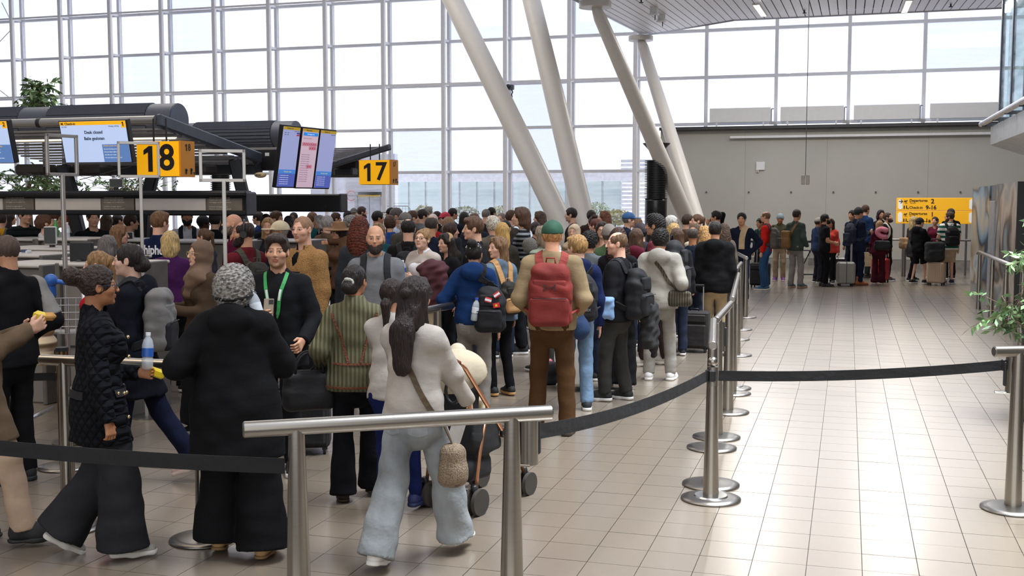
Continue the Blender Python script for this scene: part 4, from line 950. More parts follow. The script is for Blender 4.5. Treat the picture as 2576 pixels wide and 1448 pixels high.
for i in range(nl):
    t = (i + .5) / nl; y = pt.y + (back.y - pt.y) * t; z = pt.z - .10 + (back.z - pt.z + .02) * t; xr = e1.x + (back.x - e1.x) * t
    xl = pl.x
    s_ = MB().box(((xl + xr) / 2 - o1.location.x, y - o1.location.y, z), (xr - xl, .17, .025)).build('louver', mat('#b5b2ae', .5, .1) if i % 2 else mat('#8a8784', .5, .1), o1)
lt = at(300, 343, 15.9); xl = onY(-160, 343, lt.y).x; xr = onY(440, 343, lt.y).x
MB().box(((xl + xr) / 2 - o1.location.x, lt.y - o1.location.y, lt.z - .03), (xr - xl, .09, .03)).build('strip_light', mat('#fff2d6', .4, emit=2.2, amt=0), o1)
MB().box(((pl.x + back.x) / 2 - o1.location.x, back.y - o1.location.y + .1, back.z - .08), (back.x - pl.x, .3, .28)).build('spine_beam', GUN2, o1)
sp = at(690, 400, 18.0); MB().bbox(local(o1, sp), (.75, .5, .36), .04).build('spine_end', BLACK, o1)
MB().box(local(o1, at(672, 388, 17.3)), (.07, .01, .05)).build('data_plate', WHITE, o1)
# second canopy: louvred wing rising to the right with its edge beam
beam(o2, at(982, 369, 21.5), at(800, 425, 22.6), .08, .12, mat('#4a4d57', .45, .3))
q0, q1, q2 = at(840, 372, 24.5), at(978, 368, 21.6), at(835, 408, 22.6)
for i in range(8):
    t = (i + .5) / 8; A = at(838, 372 + 40 * t, 24.4 - 1.8 * t); Bq = at(976 - 130 * t, 368 + 40 * t, 23.2 - 1.0 * t)
    d = local(o2, Bq) - local(o2, A); MB().box((d.length / 2, 0, 0), (d.length, .16, .03), Matrix.Translation(local(o2, A)) @ d.to_track_quat('X', 'Z').to_matrix().to_4x4()).build('louver', mat('#77777c', .5, .2), o2)
u0 = at(868, 424, 23.4); MB().bbox(local(o2, u0), (.85, .6, .36), .05).build('service_box', mat('#3a3431', .5), o2)
u0 = at(870, 432, 22.9); MB().bbox(local(o2, u0), (.42, .3, .16), .03).build('ceiling_unit', DARK, o2)
# dark slanting legs carrying the islands
def leg(o, x0, y0, x1, y1, Z, w_=.17): beam(o, at(x0, y0, Z), at(x1, y1, Z), w_, w_, mat('#23262c', .5, .2), 'leg')
leg(o1, 158, 415, 182, 490, 16.5); leg(o1, 186, 530, 260, 830, 16.5); leg(o1, 385, 440, 372, 490, 17.5); leg(o1, 360, 535, 345, 800, 17.5, .2); leg(o1, 590, 400, 612, 490, 17); leg(o1, 600, 530, 690, 800, 17)
for (x0, y0, x1, y1) in ((180, 418, 290, 445), (330, 418, 200, 452), (60, 435, 160, 456)): MB().cyl(local(o1, at(x0, y0, 16.6)), local(o1, at(x1, y1, 16.6)), .006, n=5).build('stay_wire', mat('#5a5a60', .4, .5), o1)
for (x, y) in ((232, 428), (92, 427), (495, 426)):
    MB().bbox(local(o1, at(x, y, 16.8)), (.5, .4, .16), .04).build('ceiling_unit', mat('#3d3835', .5), o1)
# ribbed black post behind the canopy
p = foot(560, 20.5); o = empty('ventilation_post', p, 0, 'black ribbed round post below the first canopy', 'column'); za = at(560, 404, 20.5).z; rr = 25 * 20.5 / 2800
fin = MB().cyl((0, 0, 0), (0, 0, .014), rr, n=24).mesh('fin'); MB().cyl((0, 0, 0), (0, 0, za), rr * .86, n=20).build('core', BLACK, o); z = 1.95
while z < za: b_ = link('fin', fin, BLACK, o); b_.location = (0, 0, z); z += .036

# ------------------------------------------------------------------ long sign boards over the desks
def board(xa, xb, ya, yb, Z, name, label, panels):
    p = at((xa + xb) / 2, (ya + yb) / 2, Z); A, Bq = onY(xa, 510, p.y), onY(xb, 510, p.y); h_ = (yb - ya) * Z / 2800; o = empty(name, (p.x, p.y, p.z), 0, label, 'board'); L = Bq.x - A.x
    if panels:
        MB().box((0, .08, 0), (L, .12, h_ * .9)).build('backing', BLACK, o)
        MB().bbox((0, 0, h_ / 2 - .035), (L, .2, .09), .03).build('top_rail', BLACK, o); MB().bbox((0, 0, -h_ / 2 + .02), (L, .2, .07), .02).build('bottom_rail', BLACK, o)
        for x0, x1, k in panels:
            a, b = onY(x0, 510, p.y).x - p.x, onY(x1, 510, p.y).x - p.x
            q = MB().box(((a + b) / 2, -.0, -.02), (b - a - .012, .04, h_ - .15)).build('text_panel' if k else 'blank_panel', mat('#756d61', .4) if k else mat('#d2cac2', .4, amt=.02), o)
            if k:
                for i, s in enumerate(('This is a check-in desk area with', 'counters open before departure', 'and baggage may be weighed here', '', 'Inchecken en bagage afgeven', 'Houd uw reisdocumenten gereed')):
                    if s: text(s, .024, (a + .04, -.024, .07 - i * .03), UPR, mat('#d8d2c6', .5, amt=0), o, align='LEFT', ext=.0005)
        MB().bbox((L / 2 + .02, 0, -.01), (.05, .22, h_ * 1.02), .02).build('end_cap', mat('#4a4c54', .4, .3), o)
    else:
        MB().bbox((0, 0, 0), (L, .25, h_), .02).build('board_body', mat('#101014', .45), o); MB().bbox((L / 2, 0, 0), (.04, .27, h_ * 1.04), .015).build('end_cap', mat('#26262c', .45), o)
        for x in (-.45, .35): MB().cyl((x * L, -.125, -.05), (x * L, -.135, -.05), .02, n=8).build('bolt', DARK, o)
    return o
board(-60, 614, 482, 538, 15.4, 'sign_board', 'long grey sign board with dark text panels above the desks', [(-60, 10, 0), (12, 88, 1), (90, 256, 0), (258, 340, 1), (342, 520, 0), (522, 612, 1)])
board(622, 862, 488, 532, 19.0, 'sign_board', 'plain black sign board below the information screens', None)

# ------------------------------------------------------------------ number signs 18 and 17
def number(x0, x1, xs0, xs1, y0, y1, Z, s, label):
    c = at((x0 + x1) / 2, (y0 + y1) / 2, Z); k = Z / 2800; fa = math.atan((x1 - CX) / F) - PSI
    w_, h_ = (x1 - x0) * k / math.cos(fa), (y1 - y0) * k; dp = (xs1 - xs0) * k / math.sin(-fa); g = (xs0 - x1) * k / math.sin(-fa)
    o = empty('number_sign', c, 0, label, 'sign', 'yellow desk number signs')
    MB().bbox((0, (dp + g) / 2 + .02, 0), (w_, dp + g - .01, h_), .01).build('sign_box', GUN, o); MB().box((0, .0, 0), (w_ * .985, .03, h_ * .975)).build('front_panel', YS, o)
    MB().box((w_ / 2 + .005, g + dp / 2, 0), (.03, dp, h_ * 1.01)).build('side_panel', OR, o)
    digits(s, h_ * 1.0, (0, -.018, 0), UPR, INK2, o, .022)
    RS = (math.pi / 2, 0, math.pi / 2); xs = w_ / 2 + .022
    digits(s, h_ * .27, (xs, g + dp / 2, h_ * .32), RS, INK2, o, .01)
    m = MB(); yy = g + dp * .35; m.ball((xs, yy, -h_ * .31), .02, 8, 6); m.box((xs, yy, -h_ * .37), (.006, .035, .05)); m.ball((xs, yy + .12, -h_ * .29), .02, 8, 6); m.box((xs, yy + .12, -h_ * .35), (.006, .035, .07)); m.box((xs, yy + .2, -h_ * .39), (.006, .05, .03)); m.build('desk_symbol', INK2, o)
    for x in (-.2, .1): MB().cyl((x * w_, .1, h_ / 2), (x * w_, .1, h_ / 2 + .3), .012, n=8).build('hanger', BLACK, o)
number(347, 449, 449, 483, 355, 444, 14.7, '18', 'nearer lit yellow sign reading eighteen beside the desk closed screen')
number(904, 980, 980, 999, 402, 464, 21.2, '17', 'smaller lit yellow sign reading seventeen right of the information screens')

# ------------------------------------------------------------------ desk screens and information screens
def screen(pts, Z, name, label, group, fill, beta=106.78, tilt=12., w_=1., h_=.55):
    """a flat screen in a real casing; beta = direction its lower edge runs (degrees right of the view), tilted down by tilt"""
    c = at(sum(p[0] for p in pts) / 4, sum(p[1] for p in pts) / 4, Z); o = empty(name, c, 0, label, 'screen', group)
    o.rotation_euler = (R(tilt), 0, math.pi / 2 + PSI - R(beta))
    MB().bbox((0, .04, 0), (w_, .08, h_), .008).build('casing', BLACK, o)
    fill(o, w_ * .955, h_ * .955); return o
SB = mat('#b9cdf3', .3, emit=.7, amt=0); SYL = mat('#f4b41a', .3, emit=.7, amt=0); SBL = mat('#5f83bd', .3, emit=.6, amt=0); TX = mat('#15151c', .5, amt=0); TW = mat('#f2f4fa', .5, emit=.6, amt=0)
def checkin(num, closed=True):
    def f(o, w_, h_):
        MB().box((0, -.003, 0), (w_, .006, h_)).build('display', SB, o); MB().box((0, -.005, h_ * .455), (w_, .006, h_ * .09)).build('title_bar', SYL, o); MB().box((w_ * .465, -.005, h_ * .38), (w_ * .07, .006, h_ * .1)).build('number_field', SYL, o)
        t = lambda b, s, x, z, a='CENTER', m=TX, bold=0: text(b, h_ * s, (w_ * x, -.01, h_ * z), UPR, m, o, align=a, ext=.0005, bold=bold)
        t('M. Check-in', .085, -.48, .445, 'LEFT', bold=.001); t('16:17:06', .045, -.48, .37, 'LEFT'); t('Monday, 18 May', .045, .40, .37, 'RIGHT'); digits(num, h_ * .14, (w_ * .46, -.01, h_ * .42), UPR, TX, o, .015)
        t('Desk closed', .105, .0, .23, bold=.001); t('Balie gesloten', .105, 0, .08, bold=.001)
        MB().box((w_ * .3, -.006, -h_ * .28), (w_ * .4, .006, h_ * .43)).build('info_field', SBL, o); t('Check-in your own bag', .05, .12, -.10, 'LEFT', SYL)
        for i, s in enumerate(('Scan your boarding pass here', 'Drop your bags in eight steps', 'and collect your receipt', 'You must unpack any power banks')): t(s, .034, .12, -.18 - i * .07, 'LEFT', TW)
    return f
screen(((153, 304), (313, 303), (325, 408), (168, 410)), 14.2, 'desk_screen', 'wide desk screen reading desk closed, check-in 1', 'desk screens on the canopy', checkin('1'), w_=1.02, h_=.545)
screen(((-140, 308), (16, 306), (30, 408), (-126, 410)), 14.2, 'desk_screen', 'desk screen cut by the picture edge, check-in 2', 'desk screens on the canopy', checkin('2'), w_=1.02, h_=.545)
def info(kind):
    def f(o, w_, h_):
        bg_ = mat('#dcc0d0', .3, emit=.6, amt=0) if kind == 1 else mat('#a9b0e0', .3, emit=.6, amt=0)
        MB().box((0, -.003, 0), (w_, .006, h_)).build('display', bg_, o); MB().box((0, -.005, h_ * .475), (w_, .006, h_ * .05)).build('title_bar', mat('#c9a636', .4, emit=.45, amt=0), o)
        t = lambda b, s, x, z, a='CENTER', m=TX, bold=0: text(b, h_ * s, (w_ * x, -.01, h_ * z), UPR, m, o, align=a, ext=.0005, bold=bold)
        t('Check-in 18' if kind == 0 else 'Information' if kind == 1 else 'Check-in 17', .034, -.3, .475, 'LEFT')
        if kind != 1:
            t('Monday, 18 May', .02, .45, .43, 'RIGHT'); MB().box((0, -.005, -h_ * .39), (w_, .006, h_ * .22)).build('info_field', mat('#5f6fc9', .3, emit=.5, amt=0), o)
            MB().box((0, -.006, -h_ * .245), (w_, .006, h_ * .07)).build('info_title', mat('#4f8fe0', .3, emit=.6, amt=0), o); t('Passenger rights', .032, -.2, -.245, 'LEFT', mat('#e8d9a0', .4, emit=.5, amt=0))
            for i in range(5): t('If your flight is delayed or cancelled', .017, -.42, -.31 - i * .035, 'LEFT', TW)
            if kind == 0:
                for i in range(2):
                    t('Flight %d    12:%d0' % (i + 1, i + 3), .018, -.42, .40 - i * .032, 'LEFT')
                    MB().box((w_ * .4, -.006, h_ * (.40 - i * .032)), (w_ * .17, .006, h_ * .022)).build('status_field', mat(['#3a3f8f', '#c22a3a'][i], .4, emit=.5, amt=0), o)
        else:
            MB().box((0, -.006, h_ * .41), (w_ * .9, .006, h_ * .055)).build('blue_bar', mat('#2f8fe6', .3, emit=.7, amt=0), o); t('Hand luggage rules', .028, 0, .41, 'CENTER', TW)
            PK = mat('#c0365a', .4, emit=.4, amt=0)
            for (x, z, n) in ((-.24, .24, 4), (.22, .24, 4), (.2, .175, 4), (.12, -.14, 3)):
                for i in range(n): m = MB(); xx = w_ * x + (i - n / 2 + .5) * .048 * 1.0; m.path([(xx + .02 * math.cos(q), -.008, h_ * z + .026 * math.sin(q)) for q in np.linspace(0, 6.283, 13)], .0035, 5); m.path([(xx - .014, -.008, h_ * z + .014), (xx + .014, -.008, h_ * z - .014)], .003, 5); m.build('ban_symbol', PK, o)
            for i in range(14): t('Liquids and sharp items go in hold baggage', .014, -.44, .10 - i * .038 if i > 0 else .34, 'LEFT', mat('#a06a8c', .5, amt=0))
    return f
for i, (p_, lb) in enumerate(zip((((712, 315), (760, 320), (740, 473), (691, 470)), ((763, 321), (805, 325), (786, 474), (741, 472)), ((808, 326), (848, 330), (829, 474), (787, 473))),
        ('left information screen of three, mostly empty lilac with two flights', 'middle information screen of three, pink with rows of red symbols', 'right information screen of three, lilac with a blue text field'))):
    s = screen(p_, 17.2 + i * .42, 'information_screen', lb, 'three tall information screens', info(i), 24.4, 9.5, .45, .965); MB().bbox((0, .14, 0), (.1, .14, .5), .02).build('mount', BLACK, s)
# ------------------------------------------------------------------ empty sign frames on thin poles
FR = mat('#b7b3ae', .35, .7, amt=.03)
def frame(x0, x1, y0, y1, xp, yb, Z, yaw, label, dark=False):
    c = at((x0 + x1) / 2, (y0 + y1) / 2, Z); k = Z / 2800; w_, h_ = (x1 - x0) * k / math.cos(R(yaw)), (y1 - y0) * k; o = empty('poster_stand', (c.x, c.y, 0), math.atan2(c.y, c.x) - math.pi / 2 + R(yaw), label, 'frame', 'empty sign frames on poles'); t_ = .026
    for zz in (c.z + h_ / 2, c.z - h_ / 2): MB().bbox((0, 0, zz), (w_ + t_, t_, t_), .003).build('frame_bar', FR, o)
    for xx in (-w_ / 2, w_ / 2): MB().bbox((xx, 0, c.z), (t_, t_, h_ + t_), .003).build('frame_bar', FR, o)
    px = (xp - (x0 + x1) / 2) * k; MB().bbox((px, 0, (c.z - h_ / 2) / 2), (.032, .032, c.z - h_ / 2), .004).build('pole', FR, o)
    MB().cyl((px, 0, 0), (px, 0, .015), .15, n=20).build('base', STEEL2, o)
frame(122, 190, 342, 438, 155, 760, 9.3, 35, 'turned empty steel sign frame on a pole in front of the desk closed screen')
frame(302, 396, 360, 443, 352, 610, 10.4, 0, 'empty steel sign frame on a pole in front of sign 18')
frame(507, 612, 380, 453, 562, 660, 8.9, 0, 'empty steel sign frame on a pole beside the edge beam')

# ------------------------------------------------------------------ check-in desks
DG = mat('#77726d', .5, amt=.03); DL = mat('#bdb8b2', .4, amt=.03); DD = mat('#2b2b2e', .5)
def desk(x, ytop, Z, w_, label, vent=False):
    p = at(x, ytop, Z); o = empty('checkin_desk', (p.x, p.y, 0), 0, label, 'desk', 'check-in desks'); h_ = p.z
    MB().bbox((0, .35, h_ / 2 - .02), (w_, .7, h_ - .04), .015).build('cabinet', DG, o); MB().bbox((0, .33, h_ - .015), (w_ + .04, .78, .035), .012).build('worktop', DL, o)
    for e in (-1, 1): MB().bbox((e * w_ / 2, .3, h_ / 2), (.05, .74, h_), .01).build('end_panel', mat('#5c5955', .5), o)
    if vent:
        m = MB()
        for i in range(9):
            for j in range(3): m.box((-w_ * .3 + i * .035, -.005, h_ - .1 - j * .05), (.014, .02, .035))
        m.build('vent_slots', DARK, o)
    m = MB().box((0, -.004, h_ * .45), (w_ * .92, .02, .02)); m.build('joint_strip', DARK, o)
    return o
for a in ((40, 600, 15.6, .7, 'long grey check-in desk at the far left under the sign board', 0), (165, 600, 14.4, .8, 'grey check-in desk behind the monitor', 0), (95, 624, 13.3, 1.25, 'pale topped check-in desk with dark drawers', 0),
          (45, 640, 12.2, .7, 'check-in desk with ventilation slots at the left', 1), (212, 648, 12.3, .7, 'low slotted check-in desk beside the frame pole', 1), (40, 664, 11.2, .7, 'dark fronted desk lowest at the left', 0), (232, 662, 10.5, .7, 'nearest grey check-in desk beside the frame pole', 0),
          (285, 602, 15.4, 1.1, 'check-in desk in front of the woman with long brown hair', 0), (500, 606, 15.6, 1.3, 'check-in desk behind the blonde woman in purple', 0), (690, 604, 16.6, 1.0, 'check-in desk behind the man with headphones', 0)): desk(*a)
def monitor(x, y, Z, w_, h_, rz, label, back=False):
    p = at(x, y, Z); o = empty('monitor', (p.x, p.y, p.z), math.atan2(p.y, p.x) - math.pi / 2 + R(rz), label, 'monitor', 'monitors on the check-in desks')
    MB().bbox((0, 0, 0), (w_, .05, h_), .012).build('casing', mat('#c9c7c4', .4) if not back else mat('#1c1d21', .5), o); MB().box((0, -.026, .0), (w_ * .9, .006, h_ * .9)).build('display', mat('#1b1a1c', .25), o)
    MB().bbox((0, .05, -h_ / 2 - .01), (.06, .05, .08), .01).build('neck', DD, o); MB().bbox((0, .03, -h_ / 2 - .045), (.2, .16, .02), .006).build('stand', DD, o)
monitor(127, 592, 13.5, .15, .22, -20, 'upright monitor on the desk left of the frame pole'); monitor(206, 634, 10.8, .24, .2, 150, 'back of a black monitor on the nearest desk', True); monitor(325, 594, 15.6, .12, .12, -20, 'small monitor in front of the woman with long brown hair')
monitor(292, 460, 14.5, .17, .11, 0, 'small grey screen on top of the sign board')
def terminal(x, y, Z, label):
    p = at(x, y, Z); o = empty('card_reader', p, 0, label, 'device', 'card readers on the desks'); MB().bbox((0, 0, 0), (.07, .1, .05), .01).build('body', mat('#c7c9cc', .5), o); MB().box((0, -.04, .02), (.05, .03, .03)).build('keypad', mat('#3a4a6a', .5), o)
terminal(28, 620, 13.5, 'small white card reader at the far left desk'); terminal(67, 635, 12.4, 'small white card reader on the slotted desk'); terminal(233, 644, 12.5, 'small white card reader beside the frame pole')
# smoke detector style beige unit hanging by the spine
p = at(655, 440, 17.3); o = empty('cable_unit', p, 0, 'beige oval cable unit hanging under the canopy spine', 'device'); MB().ball((0, 0, 0), .1, 14, 8, (1, .7, .45)).build('shell', mat('#cfb98c', .5), o); MB().path([(-.05, 0, .04), (-.1, 0, .12), (-.02, 0, .2)], .006, 5).build('cord', BLACK, o)
for dx in (-.03, .0, .03): MB().cyl((dx, -.06, .0), (dx, -.075, .0), .01, n=8).build('socket', DARK, o)

# ------------------------------------------------------------------ indoor ficus trees
def ficus(x, ytop, Z, spread, h_, label, nleaf=1400, clumps=7, lsz=.11, seed=1, trunk=True):
    p = at(x, ytop, Z); o = empty('ficus_tree', (p.x, p.y, 0), 0, label, 'tree'); rg = random.Random(seed); m = MB(); st = MB(); tp = p.z
    cs = []
    for i in range(clumps):
        t = i / max(clumps - 1, 1); cs.append(Vector((rg.uniform(-1, 1) * spread * (.25 + .75 * (1 - (1 - t) ** 2) if t < .8 else 1), rg.uniform(-.5, .5) * spread, tp - .12 - t * h_ * .88)))
    for c in cs:
        st.path([(0, 0, c.z - .3), (c.x * .5, c.y * .5, c.z - .12), c], [.02, .012, .005], 5)
        for b in range(nleaf // clumps // 12):
            tw = c + Vector((rg.gauss(0, .3), rg.gauss(0, .25), rg.gauss(0, .16))) * spread * .75; dr = Vector((rg.uniform(-1, 1), rg.uniform(-1, 1), rg.uniform(-.5, .35))).normalized()
            st.path([c + (tw - c) * .2, tw, tw + dr * .25], [.006, .004, .002], 4)
            for q in range(12):
                b0 = tw + dr * .28 * q / 12; d = (dr * .6 + Vector((rg.uniform(-1, 1), rg.uniform(-1, 1), rg.uniform(-1.1, .3)))).normalized() * lsz * rg.uniform(.7, 1.2); s = d.cross(Vector((rg.uniform(-1, 1), rg.uniform(-1, 1), rg.uniform(-1, 1)))).normalized() * lsz * .17
                m.add([b0, b0 + d * .5 + s, b0 + d, b0 + d * .5 - s], [(0, 1, 2, 3)])
    if trunk: st.path([(0, 0, 0), (.05, 0, tp * .4), (0, 0, tp - .25)], [.06, .05, .02], 8)
    m.build('foliage', mat('#3f6a34', .5, 0, 'leaf', c2='#7fa06a'), o)['kind'] = 'stuff'; st.build('branches', mat('#6a5a48', .8), o)
    MB().lathe([(.28, 0), (.36, .55), (.33, .55)], 20).build('pot', mat('#55555a', .5), o)
ficus(103, 198, 21, .34, .5, 'indoor tree with its bushy top above the first canopy', 700, 6, .15, 3)
ficus(70, 418, 19.5, .62, .5, 'indoor tree with dark leaves under the left end of the canopy', 1300, 9, .12, 5)
ficus(330, 440, 24, 1.3, .42, 'pale leaved indoor tree behind the sign 18 poles', 1500, 11, .1, 8)
ficus(2672, 556, 10.2, .46, .9, 'leafy green ficus at the right edge beside the steel rail', 1300, 10, .1, 12)
from mathutils.bvhtree import BVHTree
# ------------------------------------------------------------------ things people carry, wheel or queue along
def wm(rec): return Matrix.Translation(rec['o'].location) @ Matrix.Rotation(rec['rz'], 4, 'Z')
PACKS = {}
def bvh(rec):
    if 'bvh' not in rec:
        me = rec['top'].data; n, q = len(me.vertices), len(me.polygons); co = np.empty(n * 3, 'f4'); me.vertices.foreach_get('co', co); lv = np.empty(q * 4, 'i4'); me.loops.foreach_get('vertex_index', lv)
        rec['bvh'] = BVHTree.FromPolygons(co.reshape(-1, 3).tolist(), lv.reshape(-1, 4).tolist())
    return rec['bvh']
def snap(rec, pts, off, s=None):
    """lay a line of points (for a 1.75 m person) on the outside of the clothes"""
    s = rec['s'] if s is None else s; out, nr = [], []
    P_ = [Vector(p) * s for p in pts]; D_ = []
    for a, b in zip(P_[:-1], P_[1:]):
        for k in range(3): D_.append(a.lerp(b, k / 3))
    D_.append(P_[-1])
    for p in D_:
        lo, n, i, d = bvh(rec).find_nearest(p); out.append(lo + n * off); nr.append(n)
    out2 = [out[0]] + [(out[i - 1] + out[i] * 2 + out[i + 1]) / 4 for i in range(1, len(out) - 1)] + [out[-1]]
    return out2, nr
def band(rec, name, pts, w_, t_, m, parent=None, off=.006):
    a, n = snap(rec, pts, off); return MB().strap(a, n, w_ * rec['s'], t_).build(name, m, parent or rec['o'])
def patch(rec, tree, name, x0, x1, z0, z1, m, back=True, n=6, off=.004, taper=0, thick=.004):
    """a sewn-on patch that lies on the cloth: a small grid dropped onto the garment from behind or in front"""
    s = rec['s']; sg = -1 if back else 1; vs = []; ok = True
    for lay in (off, off - thick * 2):
        for j in range(n):
            for i in range(n):
                u, v = i / (n - 1), j / (n - 1); x = x0 + (x1 - x0) * u; z = z0 + (z1 - z0) * v
                if taper and v < .34: z = z + taper * (abs(u - .5) * 2) * (1 - v / .34)
                h = tree.ray_cast(Vector((x * s, sg, z * s)), Vector((0, -sg, 0)))
                if h[0] is None: return None
                vs.append(h[0] + h[1] * lay)
    f = [(j * n + i, j * n + i + 1, (j + 1) * n + i + 1, (j + 1) * n + i) for j in range(n - 1) for i in range(n - 1)]; N = n * n
    rim = [i for i in range(n)] + [j * n + n - 1 for j in range(1, n)] + [N - 2 - i for i in range(n - 1)] + [j * n for j in range(n - 2, 0, -1)]
    f += [tuple(k + N for k in q[::-1]) for q in f] + [(rim[i], rim[i - 1], rim[i - 1] + N, rim[i] + N) for i in range(len(rim))]
    return MB().add(vs, f).build(name, m, rec['o'])
def tree_of(ob):
    me = ob.data; n, q = len(me.vertices), len(me.polygons); co = np.empty(n * 3, 'f4'); me.vertices.foreach_get('co', co); lv = np.empty(q * 4, 'i4'); me.loops.foreach_get('vertex_index', lv)
    return BVHTree.FromPolygons(co.reshape(-1, 3).tolist(), lv.reshape(-1, 4).tolist())
def pockets(rec, c, kind='denim'):
    lg = [o for o in rec['o'].children if o.name.startswith('trousers')][0]; tr = tree_of(lg)
    for sd in (-1, 1): patch(rec, tr, 'back_pocket', sd * .085 - .055, sd * .085 + .055, .80, .92, mat(c, .85, 0, kind, spec=.1), taper=.02)
def pack_mesh(style):
    if style not in PACKS:
        if style == 'roll':
            A = [Bx((0, 0, -.07), (.152, .085, .15), .045, k=.03), Bx((0, .0, .07), (.14, .078, .13), .045, k=.04), Bx((0, .005, .17), (.115, .065, .055), .04, k=.04)]; Bp = [Bx((0, -.068, -.105), (.140, .038, .098), .03), Bx((0, -.06, -.19), (.13, .03, .02), .015)]; C_ = [Bx((0, -.072, .06), (.118, .014, .055), .012)]
        else:
            A = [Bx((0, 0, -.06), (.152, .085, .17), .06, k=.04), El((0, .0, .10), (.142, .083, .115), k=.05), Bx((0, .02, .17), (.09, .05, .04), .03, k=.04)]; Bp = [Bx((0, -.082, -.10), (.122, .042, .10), .035)]; C_ = [Bx((0, -.078, .085), (.098, .02, .06), .018)]
        PACKS[style] = [solid('pack', A, .012, wr=.006, seed=2, freq=1.3), solid('pocket', Bp, .012, wr=.004, seed=4), solid('pocket', C_, .011, wr=.002, seed=5)]
    return PACKS[style]
def backpack(rec, label, c, c2=None, scale=1., style='round', dx=0, dz=0, one=0, group=None, kind='cloth', cs=None):
    s = rec['s']; w = rec['w']; o = empty('backpack', rec['o'].location, rec['rz'], label, 'backpack', group)
    hit = bvh(rec).ray_cast(Vector((dx * s * .5, -1, (1.2 + dz) * s)), Vector((0, 1, 0)))[0]; yb = hit.y if hit is not None else -.15 * s
    z0 = (1.17 + dz) * s; k = s * scale; mm = mat(c, .75, 0, kind, spec=.3); m2 = mat(c2 or c, .75, 0, kind, spec=.3); m3 = mat(cs, .8, 0, kind, spec=.3) if cs else m2
    yc = yb - .075 * k; T_ = Matrix.Translation((dx * s, yc, z0)) @ Matrix.Scale(k, 4)
    for nm, me, m_ in zip(('pack', 'front_pocket', 'top_pocket'), pack_mesh(style), (mm, mm if style == 'roll' and not c2 else m2, mm)): link(nm, me, m_, o).matrix_local = T_
    zt = z0 + .22 * k; X = dx * s
    MB().path([(X - .035 * k, yc + .03 * k, zt - .015), (X - .03 * k, yc + .03 * k, zt + .04 * k), (X + .03 * k, yc + .03 * k, zt + .04 * k), (X + .035 * k, yc + .03 * k, zt - .015)], .007 * k, 6).build('top_handle', m3, o)
    MB().path([(X + .135 * k * math.cos(t), yc - (.055 + .012 * math.sin(t)) * k, z0 + (-.06 + .21 * math.sin(t)) * k) for t in np.linspace(0, math.pi, 13)], .004 * k, 5).build('zip', BLACK, o)
    MB().path([(X - .12 * k, yc - (.108 if style == 'roll' else .125) * k, z0 - .015 * k), (X + .12 * k, yc - (.108 if style == 'roll' else .125) * k, z0 - .015 * k)], .0035 * k, 5).build('zip', BLACK, o)
    xs = (.105 if not rec['fem'] else .09) * (.6 + .4 * w)
    for sd in (-1, 1):
        if one and sd != one: continue
        pts = [(sd * xs * .8, -.16, 1.36), (sd * xs, -.09, 1.46), (sd * xs, -.01, 1.50), (sd * xs, .08, 1.46), (sd * (xs + .01), .16, 1.34), (sd * (xs + .03), .16, 1.2), (sd * (xs + .09), .07, 1.08), (sd * .2, -.06, 1.03)]
        a, n = snap(rec, pts, .009); a = [Vector((X + sd * .06 * k, yc + .05 * k, zt - .03 * k))] + a + [Vector((X + sd * .13 * k, yc + .04 * k, z0 - .14 * k))]; n = [n[0]] + n + [n[-1]]
        MB().strap(a, n, .06 * s, .013 * s).build('strap', m3, o)
    rec['pk'] = (X, yc, z0, k); return o
WHEEL = MB().cyl((-.011, 0, 0), (.011, 0, 0), .026, n=14).mesh('wheel')
def suitcase(x, yb, w_, h_, d_, face, c, label, handle=.35, soft=0, Z=None, group=None, metal=0):
    Z = Z or zfloor(yb); p = foot(x, Z); o = empty('suitcase', p, math.atan2(p.y, p.x) - R(face) - math.pi / 2, label, 'suitcase', group)
    m = mat(c, .8 if soft else .35, metal, 'cloth' if soft else 'plain', amt=.04)
    zb = .055; MB().bbox((0, 0, zb + h_ / 2), (w_, d_, h_), .035 if not soft else .025).build('shell', m, o)
    if soft:
        MB().bbox((0, -d_ / 2 - .012, zb + h_ * .36), (w_ * .86, .05, h_ * .6), .018).build('front_pocket', m, o); MB().bbox((0, -d_ / 2 - .008, zb + h_ * .82), (w_ * .84, .035, h_ * .2), .012).build('front_pocket', m, o)
    else:
        rb = MB().bbox((0, 0, 0), (.014, .012, h_ * .8), .005).mesh('rib')
        for k in range(7):
            for sd in (-1, 1): r_ = link('rib', rb, m, o); r_.location = ((k - 3) * w_ * .12, sd * (d_ / 2 + .002), zb + h_ / 2)
        MB().box((0, 0, zb + h_ / 2), (w_ + .006, .012, h_ * .98)).build('zip', BLACK, o)
    if handle:
        hm = MB()
        for sd in (-1, 1): hm.cyl((sd * w_ * .27, d_ * .3, zb + h_ * .95), (sd * w_ * .27, d_ * .3, zb + h_ + handle), .009, n=8)
        hm.build('telescopic_handle', mat('#c4c4c6', .3, .8, amt=0), o); MB().bbox((0, d_ * .3, zb + h_ + handle), (w_ * .6, .03, .03), .008).build('grip', BLACK, o)
    MB().path([(-.06, 0, zb + h_), (-.05, 0, zb + h_ + .03), (.05, 0, zb + h_ + .03), (.06, 0, zb + h_)], .009, 6).build('carry_handle', BLACK, o)
    for sx_ in (-1, 1):
        for sy_ in (-1, 1): f = MB().bbox((sx_ * w_ * .4, sy_ * d_ * .36, zb - .005), (.035, .04, .03), .006).build('caster', BLACK, o); wh = link('wheel', WHEEL, RUBBER, f); wh.location = (sx_ * w_ * .4, sy_ * d_ * .36, .026)
    return o
